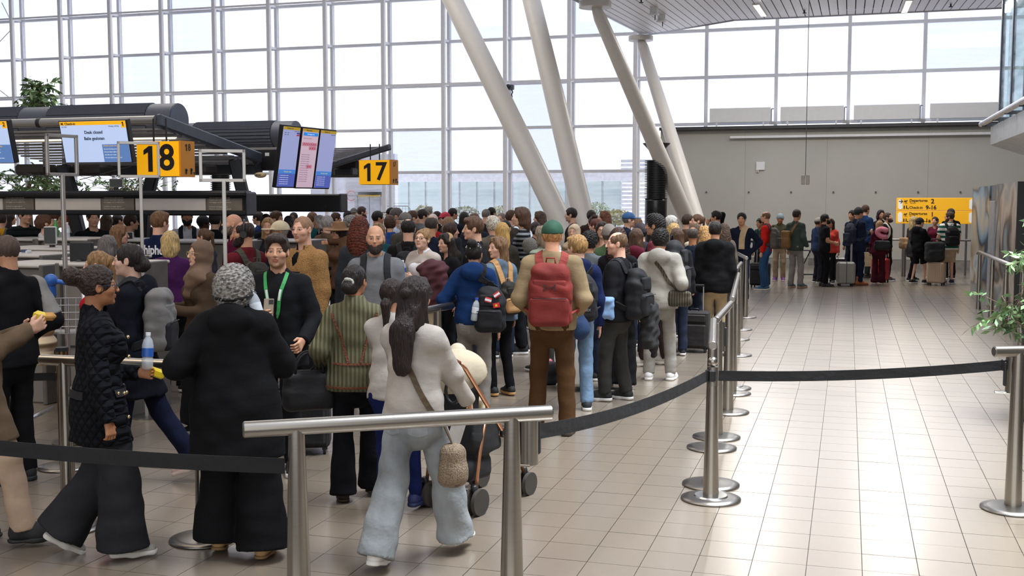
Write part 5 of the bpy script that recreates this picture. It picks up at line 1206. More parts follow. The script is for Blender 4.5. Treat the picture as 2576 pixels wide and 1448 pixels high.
def bottle(p, label, rot=(0, 0, 0), cap='#e8ecf0', lab='#2f5fb0', sc_=1.):
    o = empty('water_bottle', p, 0, label, 'bottle'); o.rotation_euler = rot; o.scale = (sc_,) * 3
    MB().lathe([(.028, 0), (.033, .01), (.033, .06), (.029, .075), (.033, .09), (.033, .14), (.026, .17), (.013, .19), (.013, .2)], 16).build('bottle_body', mat('#dfe8f0', .08, 0, amt=0, alpha=.45, spec=.8), o)
    MB().cyl((0, 0, .075), (0, 0, .125), .0335, n=16).build('label_band', mat(lab, .4, amt=0), o); MB().cyl((0, 0, .196), (0, 0, .215), .0145, n=12).build('cap', mat(cap, .4, amt=0), o)
    return o
def phone(rec, sd, label, up=(0, -.5, 1), c='#2a2a2e', off=(0, 0, 0), cam_=0):
    h = rec['hands'][sd]; M = wm(rec); g = rec['s']; ctr = h[1] + Vector(off) * g
    z = Vector(up).normalized(); y = Vector((0, 1, 0)); y = (y - z * y.dot(z)).normalized(); x = y.cross(z)
    o = empty('phone', (0, 0, 0), 0, label, 'phone'); o.matrix_world = M @ Matrix.Translation(ctr) @ Matrix((x, y, z)).transposed().to_4x4()
    MB().bbox((0, 0, 0), (.075, .009, .15), .004).build('phone_body', mat(c, .3, .2, amt=0), o); MB().box((0, -.005, 0), (.068, .002, .14)).build('display', mat('#0c0f18', .15, amt=0), o)
    if cam_:
        MB().bbox((-.018, .0055, .05), (.034, .004, .034), .001).build('camera_bump', BLACK, o)
    return o
def handbag(rec, label, c, pts, size, at_, kind='cloth', name='handbag', strap_w=.02, turn=0, flap=0, strap_c=None, handles=0, base_c=None):
    """bag hanging at at_ (person frame, metres for a 1.75 m person) from a strap that follows pts"""
    s = rec['s']; o = empty(name, rec['o'].location, rec['rz'], label, 'bag'); w_, d_, h_ = [v * s for v in size]; c_ = Vector(at_) * s; m = mat(c, .6, 0, kind, spec=.35)
    M = Matrix.Translation(c_) @ Matrix.Rotation(R(turn), 4, 'Z')
    b = link('bag_body', solid('bag', [Bx((0, 0, 0), (w_ / 2, d_ / 2, h_ / 2), min(d_ * .42, .05), k=.02), Bx((0, 0, -h_ * .2), (w_ * .53, d_ * .55, h_ * .3), min(d_ * .42, .05), k=.03)], .012, wr=.004, seed=7), m, o); b.matrix_local = M
    if handles:
        for sy_ in (-1, 1): MB().path([M @ Vector((w_ * .28 * math.cos(q), sy_ * d_ * .32, h_ * .44 + h_ * handles * math.sin(q))) for q in np.linspace(0, math.pi, 11)], .011 * s, 6).build('handle', m, o)
        MB().bbox((0, 0, h_ * .47), (w_ * .86, d_ * .5, .03 * s), .01, M).build('opening', mat('#0c0c0d', .8), o)
    if base_c: link('bag_base', solid('bag_base', [Bx((0, 0, -h_ * .36), (w_ * .545, d_ * .575, h_ * .15), min(d_ * .42, .05))], .012), mat(base_c, .6), o).matrix_local = M
    if flap: MB().bbox((0, -d_ / 2 - .012, h_ * .15), (w_ * .9, .014, h_ * .6), .006, M).build('flap', m, o)
    if pts:
        a, n = snap(rec, pts, .008); e = c_ + Vector((0, 0, h_ / 2 - .01)); dl = (a[-1] - c_); dl.z = 0
        MB().strap(a + [e], n + [n[-1]], strap_w * s, .008 * s).build('strap', m if not strap_c else mat(strap_c, .7, 0, 'cloth'), o)
    return o

# ------------------------------------------------------------------ steel queue barriers
BASE = MB().lathe([(.19, 0), (.205, .004), (.205, .012), (.15, .022), (.05, .03), (.045, .03)], 36).mesh('base')
def barrier(a, b, posts, label, h_=1.06, r=.036, pr=(.058, .036), ball=False, bases=True, name='barrier_rail'):
    """a, b: floor points under the ends of the top tube; posts: fractions along it"""
    a, b = Vector(a), Vector(b); o = empty(name, a, 0, label, 'rail', 'steel queue rails'); d = b - a; z = Vector((0, 0, h_)); u = d.normalized()
    MB().cyl(z, d + z, r, n=20).build('handrail', STEEL, o)
    for e, q in ((-1, Vector()), (1, d)): MB().cyl(q + z, q + z + u * e * .006, r * .97, r * .8, 20).build('end_cap', STEEL2, o)
    for t in posts:
        p = d * t; MB().cyl(p, p + z, pr[0], pr[1], 20).build('post', STEEL, o)
        if bases: k = link('base', BASE, STEEL2, o); k.location = p
    return o
def stanchion(p, label, h_=.9):
    o = empty('belt_post', p, 0, label, 'post', 'belt posts'); MB().cyl((0, 0, 0), (0, 0, h_), .055, .036, 20).build('post', STEEL, o); link('base', BASE, STEEL2, o); MB().cyl((0, 0, .02), (0, 0, .034), .12, .11, 28).build('inner_ring', mat('#d6d6d4', .25, 1, amt=0), o)
    MB().cyl((0, 0, h_), (0, 0, h_ + .13), .037, n=20).build('cassette', STEEL2, o); MB().bbox((0, 0, h_ + .07), (.05, .085, .085), .01).build('belt_slot', BLACK, o); MB().ball((0, 0, h_ + .165), .034, 16, 10).build('ball_cap', STEEL, o)
    MB().box((0, -.037, h_ + .06), (.035, .006, .04)).build('sticker', mat('#2f86c8', .5, amt=0), o)
    return o
BELTM = mat('#1b1c1e', .85, 0, 'cloth')
def belt(a, b, label, w_=.05, sag=.03, twist=0):
    a, b = Vector(a), Vector(b); o = empty('queue_belt', a, 0, label, 'belt', 'black queue belts'); d = b - a; n = Vector((d.y, -d.x, 0)).normalized(); pts = []; nr = []
    for t in np.linspace(0, 1, 13): pts.append(d * t - Vector((0, 0, sag * 4 * t * (1 - t)))); nr.append(n)
    MB().strap(pts, nr, w_, .003).build('webbing', BELTM, o); u = d.normalized(); M = Matrix.Translation(d) @ d.to_track_quat('X', 'Z').to_matrix().to_4x4()
    MB().bbox((0, 0, 0), (.05, .022, w_ * 1.15), .005, M).build('end_clip', BLACK, o); return o
def cassette(p, u, label):
    o = empty('belt_cassette', p, 0, label, 'cassette', 'belt cassettes on the rails'); MB().cyl((0, 0, -.13), (0, 0, .12), .048, n=24).build('housing', STEEL, o); MB().cyl((0, 0, .12), (0, 0, .128), .044, n=24).build('lid', DARK, o)
    for a in (-1, 1): MB().bbox((u[0] * .05 * a, u[1] * .05 * a, .0), (.022, .03, .17), .006).build('clip_slot', DARK, o)
    MB().bbox((-u[0] * .05, -u[1] * .05, -.13), (.13, .05, .012), .004).build('bracket', STEEL, o); return o
def rp(x, y, h_=1.06):       # floor point below a rail seen at pixel y
    p = zat(x, y, h_); return Vector((p.x, p.y, 0))
# foreground rail, its cassette and belts
A, B_ = rp(614, 1080), rp(1385, 1037); AB = B_ - A; LAB = AB.length
fr = barrier(A, B_, [.16, .865], 'large steel queue rail across the foreground', r=.0365, pr=(.062, .035), bases=True)
pc = A + AB * .865 + AB.normalized() * .1 + Vector((0, 0, .86)); pc = zat(1330, 1100, .89); ca = cassette(pc, AB.normalized(), 'steel belt cassette hung on the right post of the foreground rail')
S0 = floor_at(1788, 1255); stanchion(S0, 'nearest belt post on its round base, where two belts meet', .79)
belt(pc + Vector((.05, .02, .03)), S0 + Vector((-.03, -.02, .86)), 'black belt slanting from the foreground rail up to the nearest belt post', .075, .05)
pl = A + AB * .16 + Vector((-.06, 0, .88)); belt(pl, at(-260, 1098, 5.0), 'black belt crossing the lower left corner from the foreground rail', .07, .02)
pr_ = zat(2548, 940, .86); cassette(pr_, (1, 0), 'steel belt cassette at the right edge of the picture')
belt(S0 + Vector((.04, 0, .86)), pr_ + Vector((-.05, 0, .06)), 'long level black belt across the empty walkway', .07, .03)
barrier(rp(2502, 884), rp(2800, 880), [.2], 'steel queue rail cut by the right edge of the picture', pr=(.055, .036))
cassette(zat(1811, 846, .84), (1, 0), 'belt cassette hung on the first walkway rail')
# rails along the walkway
def rail2(x0, y0, x1, y1, ps, label, h_=1.04): return barrier(rp(x0, y0, h_), rp(x1, y1, h_), ps, label, h_, .032, (.055, .034))
rail2(1793, 868, 1795, 808, [.12, .9], 'first steel rail behind the nearest belt post'); rail2(1802, 805, 1838, 764, [.12, .9], 'second steel rail along the walkway'); rail2(1842, 752, 1857, 690, [.1, .88], 'third steel rail along the walkway')
rail2(1852, 678, 1864, 662, [.12, .9], 'fourth steel rail along the walkway'); rail2(1878, 649, 1849, 634, [.06, .9], 'farthest steel rail, turned across the walkway end')
k = stanchion(floor_at(1842, 976), 'belt post with black cassette between the second and third rails', .8)
# rails inside the crowd on the left
barrier(rp(104, 904), rp(530, 922), [.14, .94], 'steel rail behind the woman in the quilted jacket', r=.034, pr=(.05, .034)); barrier(rp(940, 806), rp(1136, 768), [.15, .8], 'steel rail end beside the woman in the blue hooded jacket', r=.034)
belt(at(-200, 945, 8.6), at(147, 946, 8.45), 'black belt behind the coat man at the left edge', .06, .01)
a0 = foot(150, 8.45); o = empty('belt_post', a0, 0, 'short bronze post standing behind the woman in quilted jacket', 'post'); MB().cyl((0, 0, 0), (0, 0, .9), .045, n=20).build('post', mat('#8a7350', .3, 1, 'brushed'), o); MB().cyl((0, 0, .9), (0, 0, .93), .048, n=20).build('cap', DARK, o); link('base', BASE, STEEL2, o)

# ------------------------------------------------------------------ pushchair
def pushchair():
    p = floor_at(1188, 1262); o = empty('pushchair', p, math.atan2(p.y, p.x) - math.pi / 2 - R(35), 'folding pushchair with rose gold frame and black seat', 'pushchair'); G = mat('#c08a68', .3, .85, amt=.03)
    for sx in (-.2, .2):
        MB().path([(sx, -.42, 1.02), (sx, -.36, .98), (sx, .12, .45), (sx, .34, .17)], .014, 8).build('frame_tube', G, o); MB().path([(sx, -.12, .66), (sx, -.2, .4), (sx, -.25, .14)], .013, 8).build('frame_tube', G, o)
        MB().bbox((sx, .08, .5), (.04, .05, .07), .012).build('joint', BLACK, o)
        for y, r_ in ((-.25, .088), (.36, .08)):
            f = MB().path([(sx, y - .02, .2), (sx, y, .15), (sx, y + .01, .09)], .022, 8).build('wheel_fork', BLACK, o)
            for dx in (-.03, .03): MB().cyl((sx + dx - .014, y + .01, r_), (sx + dx + .014, y + .01, r_), r_, n=24).build('wheel', mat('#3a3530', .7), f)
    MB().path([(-.2, -.42, 1.02), (-.19, -.45, 1.04), (.19, -.45, 1.04), (.2, -.42, 1.02)], .017, 8).build('handlebar', mat('#6b3a22', .6), o)
    MB().cyl((-.2, -.25, .15), (.2, -.25, .15), .009, n=8).build('axle', BLACK, o); MB().cyl((-.2, .1, .46), (.2, .1, .46), .01, n=8).build('cross_tube', G, o)
    link('seat', solid('seat', [Bx((0, -.05, .42), (.185, .16, .05), .04), Bx((0, -.2, .66), (.185, .05, .26), .05), El((-.18, -.1, .52), (.03, .16, .14)), El((.18, -.1, .52), (.03, .16, .14)), Bx((0, -.13, .28), (.17, .15, .08), .05)], .013, wr=.004), mat('#1b1c1f', .8, 0, 'cloth'), o)
    link('hood', solid('hood', [El((0, -.16, .9), (.2, .2, .17), clip=[((0, -.16, .86), (0, .5, -1))]), El((0, -.12, .88), (.18, .19, .16), op='-', k=.01)], .012), mat('#b3a790', .85, 0, 'cloth'), o)
    MB().path([(.16 + .055 * math.cos(t), -.44, .84 + .075 * math.sin(t)) for t in np.linspace(0, 6.283, 17)], .012, 6).build('cup_holder', BLACK, o); MB().path([(-.02 + .07 * math.cos(t), -.44, 1.1 + .05 * math.sin(t)) for t in np.linspace(-.3, 3.4, 11)], .009, 6).build('carry_loop', mat('#6b3a22', .6), o)
    MB().box((-.03, -.43, .62), (.1, .004, .18), Matrix.Rotation(R(20), 4, 'Y')).build('baggage_tag', mat('#e4e2de', .5), o)
    return o
pushchair()
# ------------------------------------------------------------------ luggage trolley behind the left edge group
def trolley():
    p = foot(128, 9.2); o = empty('luggage_trolley', p, R(25), 'luggage trolley with a bright blue handle and wire basket', 'trolley'); BL = mat('#2a63b4', .4); W_ = mat('#b9bcc0', .35, .8)
    z = at(128, 705, 9.2).z; MB().path([(-.28, 0, z - .08), (0, 0, z), (.28, 0, z - .05)], .02, 8).build('handlebar', BL, o); MB().ball((0, 0, z), .055, 16, 10).build('handle_knob', BL, o); MB().cyl((0, 0, z), (0, .02, z - .13), .035, n=12).build('handle_stem', BL, o)
    for sx in (-.25, .25): MB().path([(sx, 0, z - .07), (sx, .1, .5), (sx, .12, .2)], .016, 8).build('frame_tube', W_, o); MB().path([(sx, .12, .2), (sx, .9, .16)], .018, 8).build('frame_tube', W_, o)
    m = MB()
    for k in range(9): m.cyl((-.24 + k * .06, .02, z - .45), (-.24 + k * .06, .06, z - .15), .004, n=5)
    for k in range(6): m.cyl((-.25, .03, z - .45 + k * .06), (.25, .03, z - .45 + k * .06), .004, n=5)
    for k in range(6): m.cyl((-.25, .03 + k * .06, z - .45), (.25, .03 + k * .06, z - .45), .004, n=5)
    m.build('wire_basket', W_, o)['kind'] = 'stuff'
    for sx in (-.24, .24): MB().cyl((sx - .02, .1, .08), (sx + .02, .1, .08), .08, n=18).build('wheel', RUBBER, o)
    MB().cyl((-.02, .85, .07), (.02, .85, .07), .07, n=18).build('wheel', RUBBER, o)
    b = empty('padded_jacket', at(108, 845, 9.2), R(20), 'cream padded jacket bundled beside the man in black vest', 'jacket')
    link('padded_body', solid('padded', [El((0, 0, .08), (.10, .12, .10)), El((0, 0, -.06), (.11, .13, .09)), El((.0, -.02, -.17), (.09, .11, .08))], .013, k=.02), mat('#d9c6a4', .7, 0, 'puffer'), b)
trolley()
# ------------------------------------------------------------------ the crowd: nearest people first, each posed and dressed by hand
SL_, SM_, SD_, SB_ = '#d8aa90', '#c08e6f', '#a5714f', '#5f4032'
P = person
# --- left edge
r = P(-66, 597, 6.5, 92, 'man in brown coat at the left edge eating from a yellow wrapper', skin=SL_, hair=('buzz', '#6a5040'), top=('coat', '#6a5947', {'hem': .62}), leg=('straight', '#b59d86'), shoes=('boot', '#1b1a1a', '#141414'), arms=((.06, .24, 1.2), (.04, .28, 1.22)), feet=((-.1, -.12, 0), (.1, .22, 0)))
def hw(rec, sd, off=(0, 0, 0)): return (wm(rec) @ (rec['hands'][sd][1] + Vector(off)))
o = empty('sandwich', hw(r, 1, (-.02, .04, .03)), R(30), 'sandwich in a yellow wrapper held by the man in brown coat', 'food')
MB().bbox((0, 0, 0), (.12, .05, .05), .02).build('filling', mat('#b98a4a', .7), o); MB().bbox((-.03, 0, -.008), (.08, .06, .06), .015, Matrix.Rotation(.3, 4, 'Y')).build('wrapper', mat('#d9c22e', .4), o)
P(14, 590, 8.0, 328, 'man in black vest with grey shoulders seen from behind at the left edge', skin=SM_, hair=('buzz', '#4a3a30'), top=('jacket', '#17171a', {'hem': .84, 'ch': 1.54, 'sl2': '#8f8c88'}), leg=('straight', '#141416'), shoes=('sneaker', '#141415', '#161616'), arms=('d', (.17, .06, 1.02)), w=1.05)
q = P(246, 664, 6.3, 86, 'woman with glasses and hair puff in a black quilted jacket walking right', g='f', skin=SD_, hair=('puff', '#2b1c16'), glasses='#30405a', top=('coat', '#16171c', {'hem': .715, 'mat': 'quilt', 'flare': .02, 'ch': 1.53}), leg=('palazzo', '#2a2a2d'), shoes=('sneaker', '#99968e', '#d3d1cb'), arms=((.02, .22, 1.09), (.30, .03, .80)), feet=((-.09, -.23, .075, 34), (.09, .10, 0)), w=1.14, eyes=1)
s = q['s']; o = q['o']; [band(q, 'belt', [(.2 * math.cos(t), .15 * math.sin(t), 1.0) for t in np.linspace(a_, b_, 9)], .045, .010, mat('#1a1a1e', .5)) for a_, b_ in ((.45, 2.7), (3.6, 5.7))]
for p_ in ((.10, .16, 1.0), (.14, .13, 1.0), (.17, .08, 1.0), (.15, .14, .86), (.10, .18, 1.2), (.09, .18, 1.33)):
    a_, n_ = snap(q, [p_, p_], .012); MB().ball((0, 0, 0), .011, 8, 6).build('snap_button', mat('#cdb98a', .3, .9), o).location = a_[0]
bottle(hw(q, -1, (-.02, .0, .02)), 'full clear water bottle with blue label held by the woman in quilted jacket', (R(-5), 0, 0))
o = empty('snack_packet', hw(q, -1, (.0, .05, .0)), R(-20), 'yellow snack packet in the hand of the woman in quilted jacket', 'food'); o.rotation_euler = (0, R(15), 0); MB().bbox((0, 0, 0), (.10, .03, .055), .012).build('packet', mat('#e0c527', .4), o); MB().box((-.02, -.016, 0), (.03, .003, .04)).build('print_mark', mat('#b08a1c', .5), o)
v = P(322, 609, 7.9, 285, 'dark haired woman in a navy coat with grey backpack walking left', g='f', skin='#d9b09a', hair=('lowbun', '#1f1512'), top=('coat', '#13151d', {'hem': .66, 'flare': .02, 'hood': 1}), leg=('straight', '#171b30', 'denim'), shoes=('sneaker', '#d9b9ad', '#e6d4c8'), arms=((.2, .05, .84), 'd'), feet=((-.09, .07, 0), (.08, -.40, .06, 22)), w=1.1, eyes=1)
backpack(v, 'grey drawstring top backpack on the woman in navy coat', '#73716f', '#1c1d22', 1.0, 'roll', dz=.03)
P(243, 628, 9.0, 285, 'woman with a blonde ponytail in a red jacket, behind the hair puff', g='f', skin=SL_, hair=('pony', '#94714a'), top=('jacket', '#b01c2a'), leg=('slim', '#1c1c22'))
P(270, 590, 11.6, 20, 'grey haired woman seen from behind at the desks', g='f', hair=('bob', '#6c6663'), top=('cardigan', '#3a3a40'))
P(300, 564, 13.6, 85, 'woman with long light brown hair in profile at a desk', g='f', skin=SL_, hair=('long', '#7a5737'), top=('sweater', '#4a4440'))
r = P(402, 530, 13.2, 48, 'young man with light brown hair in a navy staff jersey with white lettering', skin=SL_, hair=('quiff', '#6e4d30'), top=('sweater', '#15203c', {'collar': 1}), arms='dm')
o = r['o']; text('Schiphol', .15, bvh(r).ray_cast(Vector((0, -1, 1.33 * r['s'])), Vector((0, 1, 0)))[0] + Vector((0, -.012, 0)), UPR, mat('#e8e8ee', .6, amt=0), o, 'lettering', bold=.004)
P(428, 579, 11.8, 8, 'blonde woman in a purple sweater seen from behind', g='f', skin=SL_, hair=('bob', '#c9ab74'), top=('sweater', '#4b2356', {'collar': 1}), w=1.12)
h = P(502, 600, 9.6, 246, 'woman in a brown headscarf and glasses looking left', g='f', skin='#e0b79c', hair=None, hat=('headscarf', '#66503f'), glasses='#b59a5a', top=('coat', '#4a3c2f', {'hem': .55, 'flare': .04}), leg=('skirt', '#141416', 'cloth', .12), arms=((.06, .28, 1.14), (.1, .28, 1.16)), hp=-3, eyes=1, w=1.05)
phone(h, -1, 'phone in the hands of the woman in brown headscarf', (0, .5, 1))
P(513, 572, 14.5, 300, 'young woman with tied brown hair behind the headscarf woman', g='f', skin=SL_, hair=('pony', '#5f4530'), top=('sweater', '#3a3a44'))
b = P(588, 661, 6.3, 14, 'woman with curly grey hair in a long black top seen from behind', g='f', skin=SD_, hair=('big', '#8f8b86'), top=('hoodie', '#141416', {'hem': .62, 'ease': .02, 'flare': .04}), leg=('palazzo', '#121214'), shoes=('boot', '#b08f62', '#8a6c46'), arms=((.27, .12, 1.12), (.13, .22, 1.32)), feet=((-.13, .06, .02, 12), (.15, -.02, 0)), w=1.28)
MB().path([(.112 * math.cos(t), .015 + .128 * math.sin(t), -.02 + .02 * math.sin(t)) for t in np.linspace(-2.9, .1, 15)], .02, 6).build('hair_band', BLACK, b['o']).matrix_local = b['HM'] @ Matrix.Translation((0, -.01, .0))
bottle(at(657, 815, 6.3), 'tilted open water bottle held by the woman with curly grey hair', (R(10), R(-12), 0), lab='#dfe6ee')
k = P(696, 586, 8.3, 196, 'young man with moustache and green lanyard holding a phone', skin='#d2a183', hair=('quiff', '#2a1a12'), top=('jacket', '#191a1d', {'open': .02, 'ch': 1.5, 'hem': .80}), inner=('#16161a',), arms=((.235, .22, 1.0), (.04, .25, 1.16)), stub=1, hp=-3, hy=-8, eyes=1, w=1.08)
s = k['s']; o = k['o']
for sd in (-1, 1):
    band(k, 'lanyard', [(sd * .08, .03, 1.47), (sd * .08, .09, 1.43), (sd * .055, .16, 1.33), (sd * .025, .18, 1.2), (0, .18, 1.12)], .026, .004, mat('#2f9a4e', .6, amt=.02)); band(k, 'lanyard_print', [(sd * .06, .16, 1.36), (sd * .04, .17, 1.27)], .016, .003, mat('#dfe8df', .6), off=.010)
MB().bbox((0, .185 * s, 1.07 * s), (.086, .006, .056), .003).build('badge', mat('#d9d6cc', .4), o); MB().box((-.024, .19 * s, 1.068 * s), (.02, .003, .026)).build('badge_photo', mat('#6b5a50', .5), o)
phone(k, 1, 'phone with triple camera held up by the man with green lanyard', (0, -.25, 1), '#8d8170', (.0, .0, .045), 1)
f = P(760, 543, 10.6, 228, 'tall man with shaved hair in a tan fleece jacket looking left', skin='#e0b096', hair=('buzz', '#8f6d54'), top=('fleece', '#a47d50', {'vneck': .2, 'ch': 1.50}), inner=('#131316', 1), stub=.7, w=1.12, hy=-12)
MB().box((-.10 * f['s'], .20 * f['s'], 1.27 * f['s']), (.12, .02, .014)).build('chest_zip', BLACK, f['o']); MB().ball((.082, .0, -.03), .013, 8, 6).build('earbud', WHITE, f['o']).matrix_local = f['HM']
P(944, 567, 10.4, 184, 'bald man with full dark beard in a grey half zip jacket facing the camera', skin='#c99a7b', hair=None, beard=(1.5, '#2a211c'), top=('jacket', '#6f7073', {'ch': 1.5, 'hood': 1}), w=1.2, arms='dd', fat=.5)
r = PEOPLE[-1]; backpack(r, 'black backpack worn by the bald bearded man', '#1a1b1f', scale=.9)
g = P(892, 662, 7.5, 3, 'woman with a scrunchie in an olive ribbed jacket seen from behind', g='f', skin=SD_, hair=('lowbun', '#1c1412'), top=('jacket', '#69674f', {'hem': .84, 'mat': 'knit', 'flare': .01, 'ease': .012, 'ch': 1.53}), leg=('flare', '#15151a', 'denim'), shoes=('boot', '#1c1712', '#3a2c1c'), arms=((.25, .12, .98), (.17, .24, 1.05)), feet=((-.1, .0, 0), (.1, .18, 0)), hy=22, w=1.06)
s = g['s']; em = mat('#6e3d25', .8, 0, 'fleece', amt=.3)
for pts in ([(-.16, -.10, 1.40), (-.13, -.128, 1.3), (-.09, -.132, 1.18), (-.04, -.128, 1.04)], [(.16, -.10, 1.40), (.13, -.128, 1.3), (.09, -.132, 1.18), (.04, -.128, 1.04)], [(-.145, -.09, 1.035), (-.07, -.133, 1.03), (.07, -.133, 1.03), (.145, -.09, 1.035)], [(-.185, -.06, .87), (-.09, -.142, .865), (.09, -.142, .865), (.185, -.06, .87)]):
    band(g, 'embroidered_trim', pts, .016, .007, em)
m_ = MB(); m_.path([(.034 * math.cos(t), -.118 + .012 * math.sin(3 * t), -.01 + .034 * math.sin(t)) for t in np.linspace(0, 6.283, 17)], .014, 7); m_.build('scrunchie', mat('#b9b7ad', .8, 0, 'fleece'), g['o']).matrix_local = g['HM']
handbag(g, 'black leather shoulder bag of the woman in olive jacket', '#17171a', [(-.26, .02, 1.1), (-.245, -.03, 1.16), (-.24, .08, 1.16), (-.3, .03, 1.0)], (.36, .15, .28), (-.34, .0, .83), 'cloth', strap_w=.022, turn=12, handles=.55)
pockets(g, '#1b1b20')
suitcase(757, 1136, .44, .52, .26, 5, '#17171a', 'black soft suitcase standing behind the black shoulder bag', .28, 1)
w1 = P(988, 697, 7.15, 28, 'dark haired woman with low ponytail in white hoodie and navy leggings', g='f', skin=SM_, hair=('lowpony', '#241712'), top=('hoodie', '#b2ada7', {'hem': .87, 'ease': .004, 'hood': 0}), leg=('slim', '#18214e'), shoes=('sneaker', '#1c2350', '#20284f'), arms=('f', 'f'), feet=((-.08, -.02, 0), (.08, .2, 0)))
MB().path([(.03 * math.cos(t), -.105 + .01 * math.sin(3 * t), -.05 + .03 * math.sin(t)) for t in np.linspace(0, 6.283, 15)], .012, 7).build('scrunchie', mat('#3c4a44', .8, 0, 'fleece'), w1['o']).matrix_local = w1['HM']
j = P(1044, 692, 6.2, 30, 'woman with long dark hair in pale hoodie and faded jeans striding away', g='f', skin=SM_, hair=('halfup', '#221614'), top=('hoodie', '#aca59d', {'hem': .885, 'ease': .008, 'hood': 0}), leg=('wide', '#94999c', 'denim'), shoes=('sneaker', '#e9e9e7', '#f0f0ee'), arms=('f', (.2, .34, .92)), feet=((-.12, -.26, .02, 12), (.12, .30, 0)), w=1.04)
handbag(j, 'woven beige bucket bag with patterned strap on the woman in faded jeans', '#8a7863', [(-.09, -.04, 1.47), (-.075, -.11, 1.42), (-.02, -.15, 1.3), (.08, -.165, 1.15), (.17, -.14, 1.0), (.235, -.05, .85), (.25, -.0, .78)], (.15, .14, .25), (.26, .0, .63), 'fleece', strap_w=.034, strap_c='#4f3f2a', base_c='#4a3426')
pockets(j, '#9da2a5')
baby = P(1152, 862, 7.55, 40, 'small child in a cream hooded coat sitting in the pushchair', skin=SL_, hair=None, hat=('beanie', '#b9ae9a'), top=('puffer', '#b8ab92'), leg=('straight', '#d8c8a8'), shoes=('sneaker', '#e8e4dc', '#e0dcd4'), seat=.82, arms='dd')
suitcase(12, 1166, .36, .5, .24, 90, '#7d6272', 'mauve hard suitcase at the left edge behind the brown coat', .0)
# --- middle of the queue
P(1062, 566, 12.4, 215, 'blonde woman with glasses and cream cardigan looking down at her phone', g='f', skin='#e4b89f', hair=('bun', '#a07c50'), glasses='#2a2426', top=('cardigan', '#b5aaa2', {'open': .03, 'ease': .01}), inner=('#e6e4e6', 1), leg=('straight', '#b9a68c'), arms=((.02, .24, 1.18), (.12, .32, 1.08)), hp=-14, hy=-10)
c = PEOPLE[-1]; phone(c, 1, 'black phone held flat by the blonde woman with glasses', (0, 1, .2)); bottle(hw(c, -1, (0, .03, -.02)), 'small water bottle held by the blonde woman with glasses', (R(8), 0, 0), sc_=.9)
o = empty('draped_jacket', at(1088, 690, 12.0), R(20), 'burgundy jacket draped over the arm of the blonde woman with glasses', 'jacket'); link('jacket_body', solid('drape', [El((0, 0, .06), (.17, .10, .10)), Bx((.02, -.02, -.14), (.14, .06, .22), .05, k=.05), Cn((.1, -.05, 0), (.13, -.06, -.32), .06, .05)], .014, wr=.012, freq=1.4), mat('#4a2028', .8, 0, 'cloth'), o)
P(1122, 584, 13.0, 235, 'dark haired woman with a patterned headband looking left', g='f', skin='#dcae94', hair=('long', '#261a16'), hat=('headband', '#b08e62'), top=('jacket', '#1a1a1e'), arms='dc')
P(1190, 543, 12.3, 262, 'young man with cropped fringe in a black t-shirt looking left', skin='#e0b094', hair=('quiff', '#5a3f2a'), top=('tee', '#17181d', {'sleeve': 'short', 'ease': .01}), leg=('straight', '#26272c'), arms='kk', w=1.05)
a = P(1193, 598, 10.6, 5, 'dark haired woman with pearl hair pins in a blue hooded jacket seen from behind', g='f', skin=SM_, hair=('bun', '#17110f'), top=('hoodie', '#17305a', {'hem': .90, 'ease': .012}), leg=('straight', '#86817b', 'denim'), shoes=('sneaker', '#1a1a1c', '#888888'), arms=((.24, .2, 1.15), 'd'), hy=10, w=1.04)
pockets(a, '#8f8a84')
pm = MB(); rg = random.Random(2)
for i in range(34): t = rg.uniform(0, 6.28); u_ = rg.uniform(.1, 1.2); pm.ball((.088 * math.sin(u_) * math.cos(t), -.012 + .106 * math.sin(u_) * math.sin(t), .03 + .104 * math.cos(u_)), .0055, 6, 4)
pm.build('pearl_pins', mat('#f0eee8', .2, amt=0), a['o']).matrix_local = a['HM']; a['o'].children[-1]['kind'] = 'stuff'
bp = backpack(a, 'black backpack with flag patches on one shoulder of the blue hooded woman', '#1b1c20', scale=1.0, dx=.17, dz=-.10, one=1)
fl = [('#c8323c', '#e8e8ec', '#2a3a7a', -.03, 0), ('#c8242c', '#e9c53a', '#c8242c', .045, -.05), ('#d02a36', '#f0f0f0', '#d02a36', .05, .05)]
for i, (c1_, c2_, c3_, dx, dz) in enumerate(fl):
    X, yc, z0, k = a['pk']; M = Matrix.Translation((X + .02 + dx, yc - .1 * k, z0 + .09 + dz)) @ Matrix.Rotation(R(15 - 25 * i), 4, 'Y'); q_ = MB()
    p_ = MB().bbox((0, 0, 0), (.062, .008, .045), .002, M).build('flag_patch', mat(c1_, .7, amt=0), bp); MB().box((0, -.005, 0), (.062 if i != 1 else .02, .003, .02), M).build('patch_stripe', mat(c2_, .7, amt=0), p_)
bottle(wm(a) @ Vector((.02, -.27, .93)), 'water bottle with blue cap in the side pocket of the patched backpack', (0, R(8), 0), cap='#2a55c8', lab='#dfe4ea')
d = P(1252, 593, 11.6, 322, 'woman with long light brown hair and denim jacket looking back over her shoulder', g='f', skin='#e2b59c', hair=('long', '#7a5a3c'), top=('jacket', '#5f7080', {'mat': 'denim', 'ease': .01}), leg=('slim', '#141417'), shoes=('sneaker', '#1a1a1a', '#b58a52'), hy=-85, arms='dd', feet=((-.08, 0, 0), (.1, -.08, 0)), w=1.12)
backpack(d, 'black rucksack with tan straps on the woman in denim jacket', '#25211e', '#b98e5e', .8, dz=-.08)
t_ = P(1311, 519, 14.8, 275, 'very tall person with chin length brown hair in a black striped shirt', skin='#e0b69c', hair=('bob', '#4f3626'), top=('shirt', '#1a1b1f', {'mat': 'stripe', 'c2': '#7c8084', 'sc': 5.2, 'ease': .01}), arms='cc')
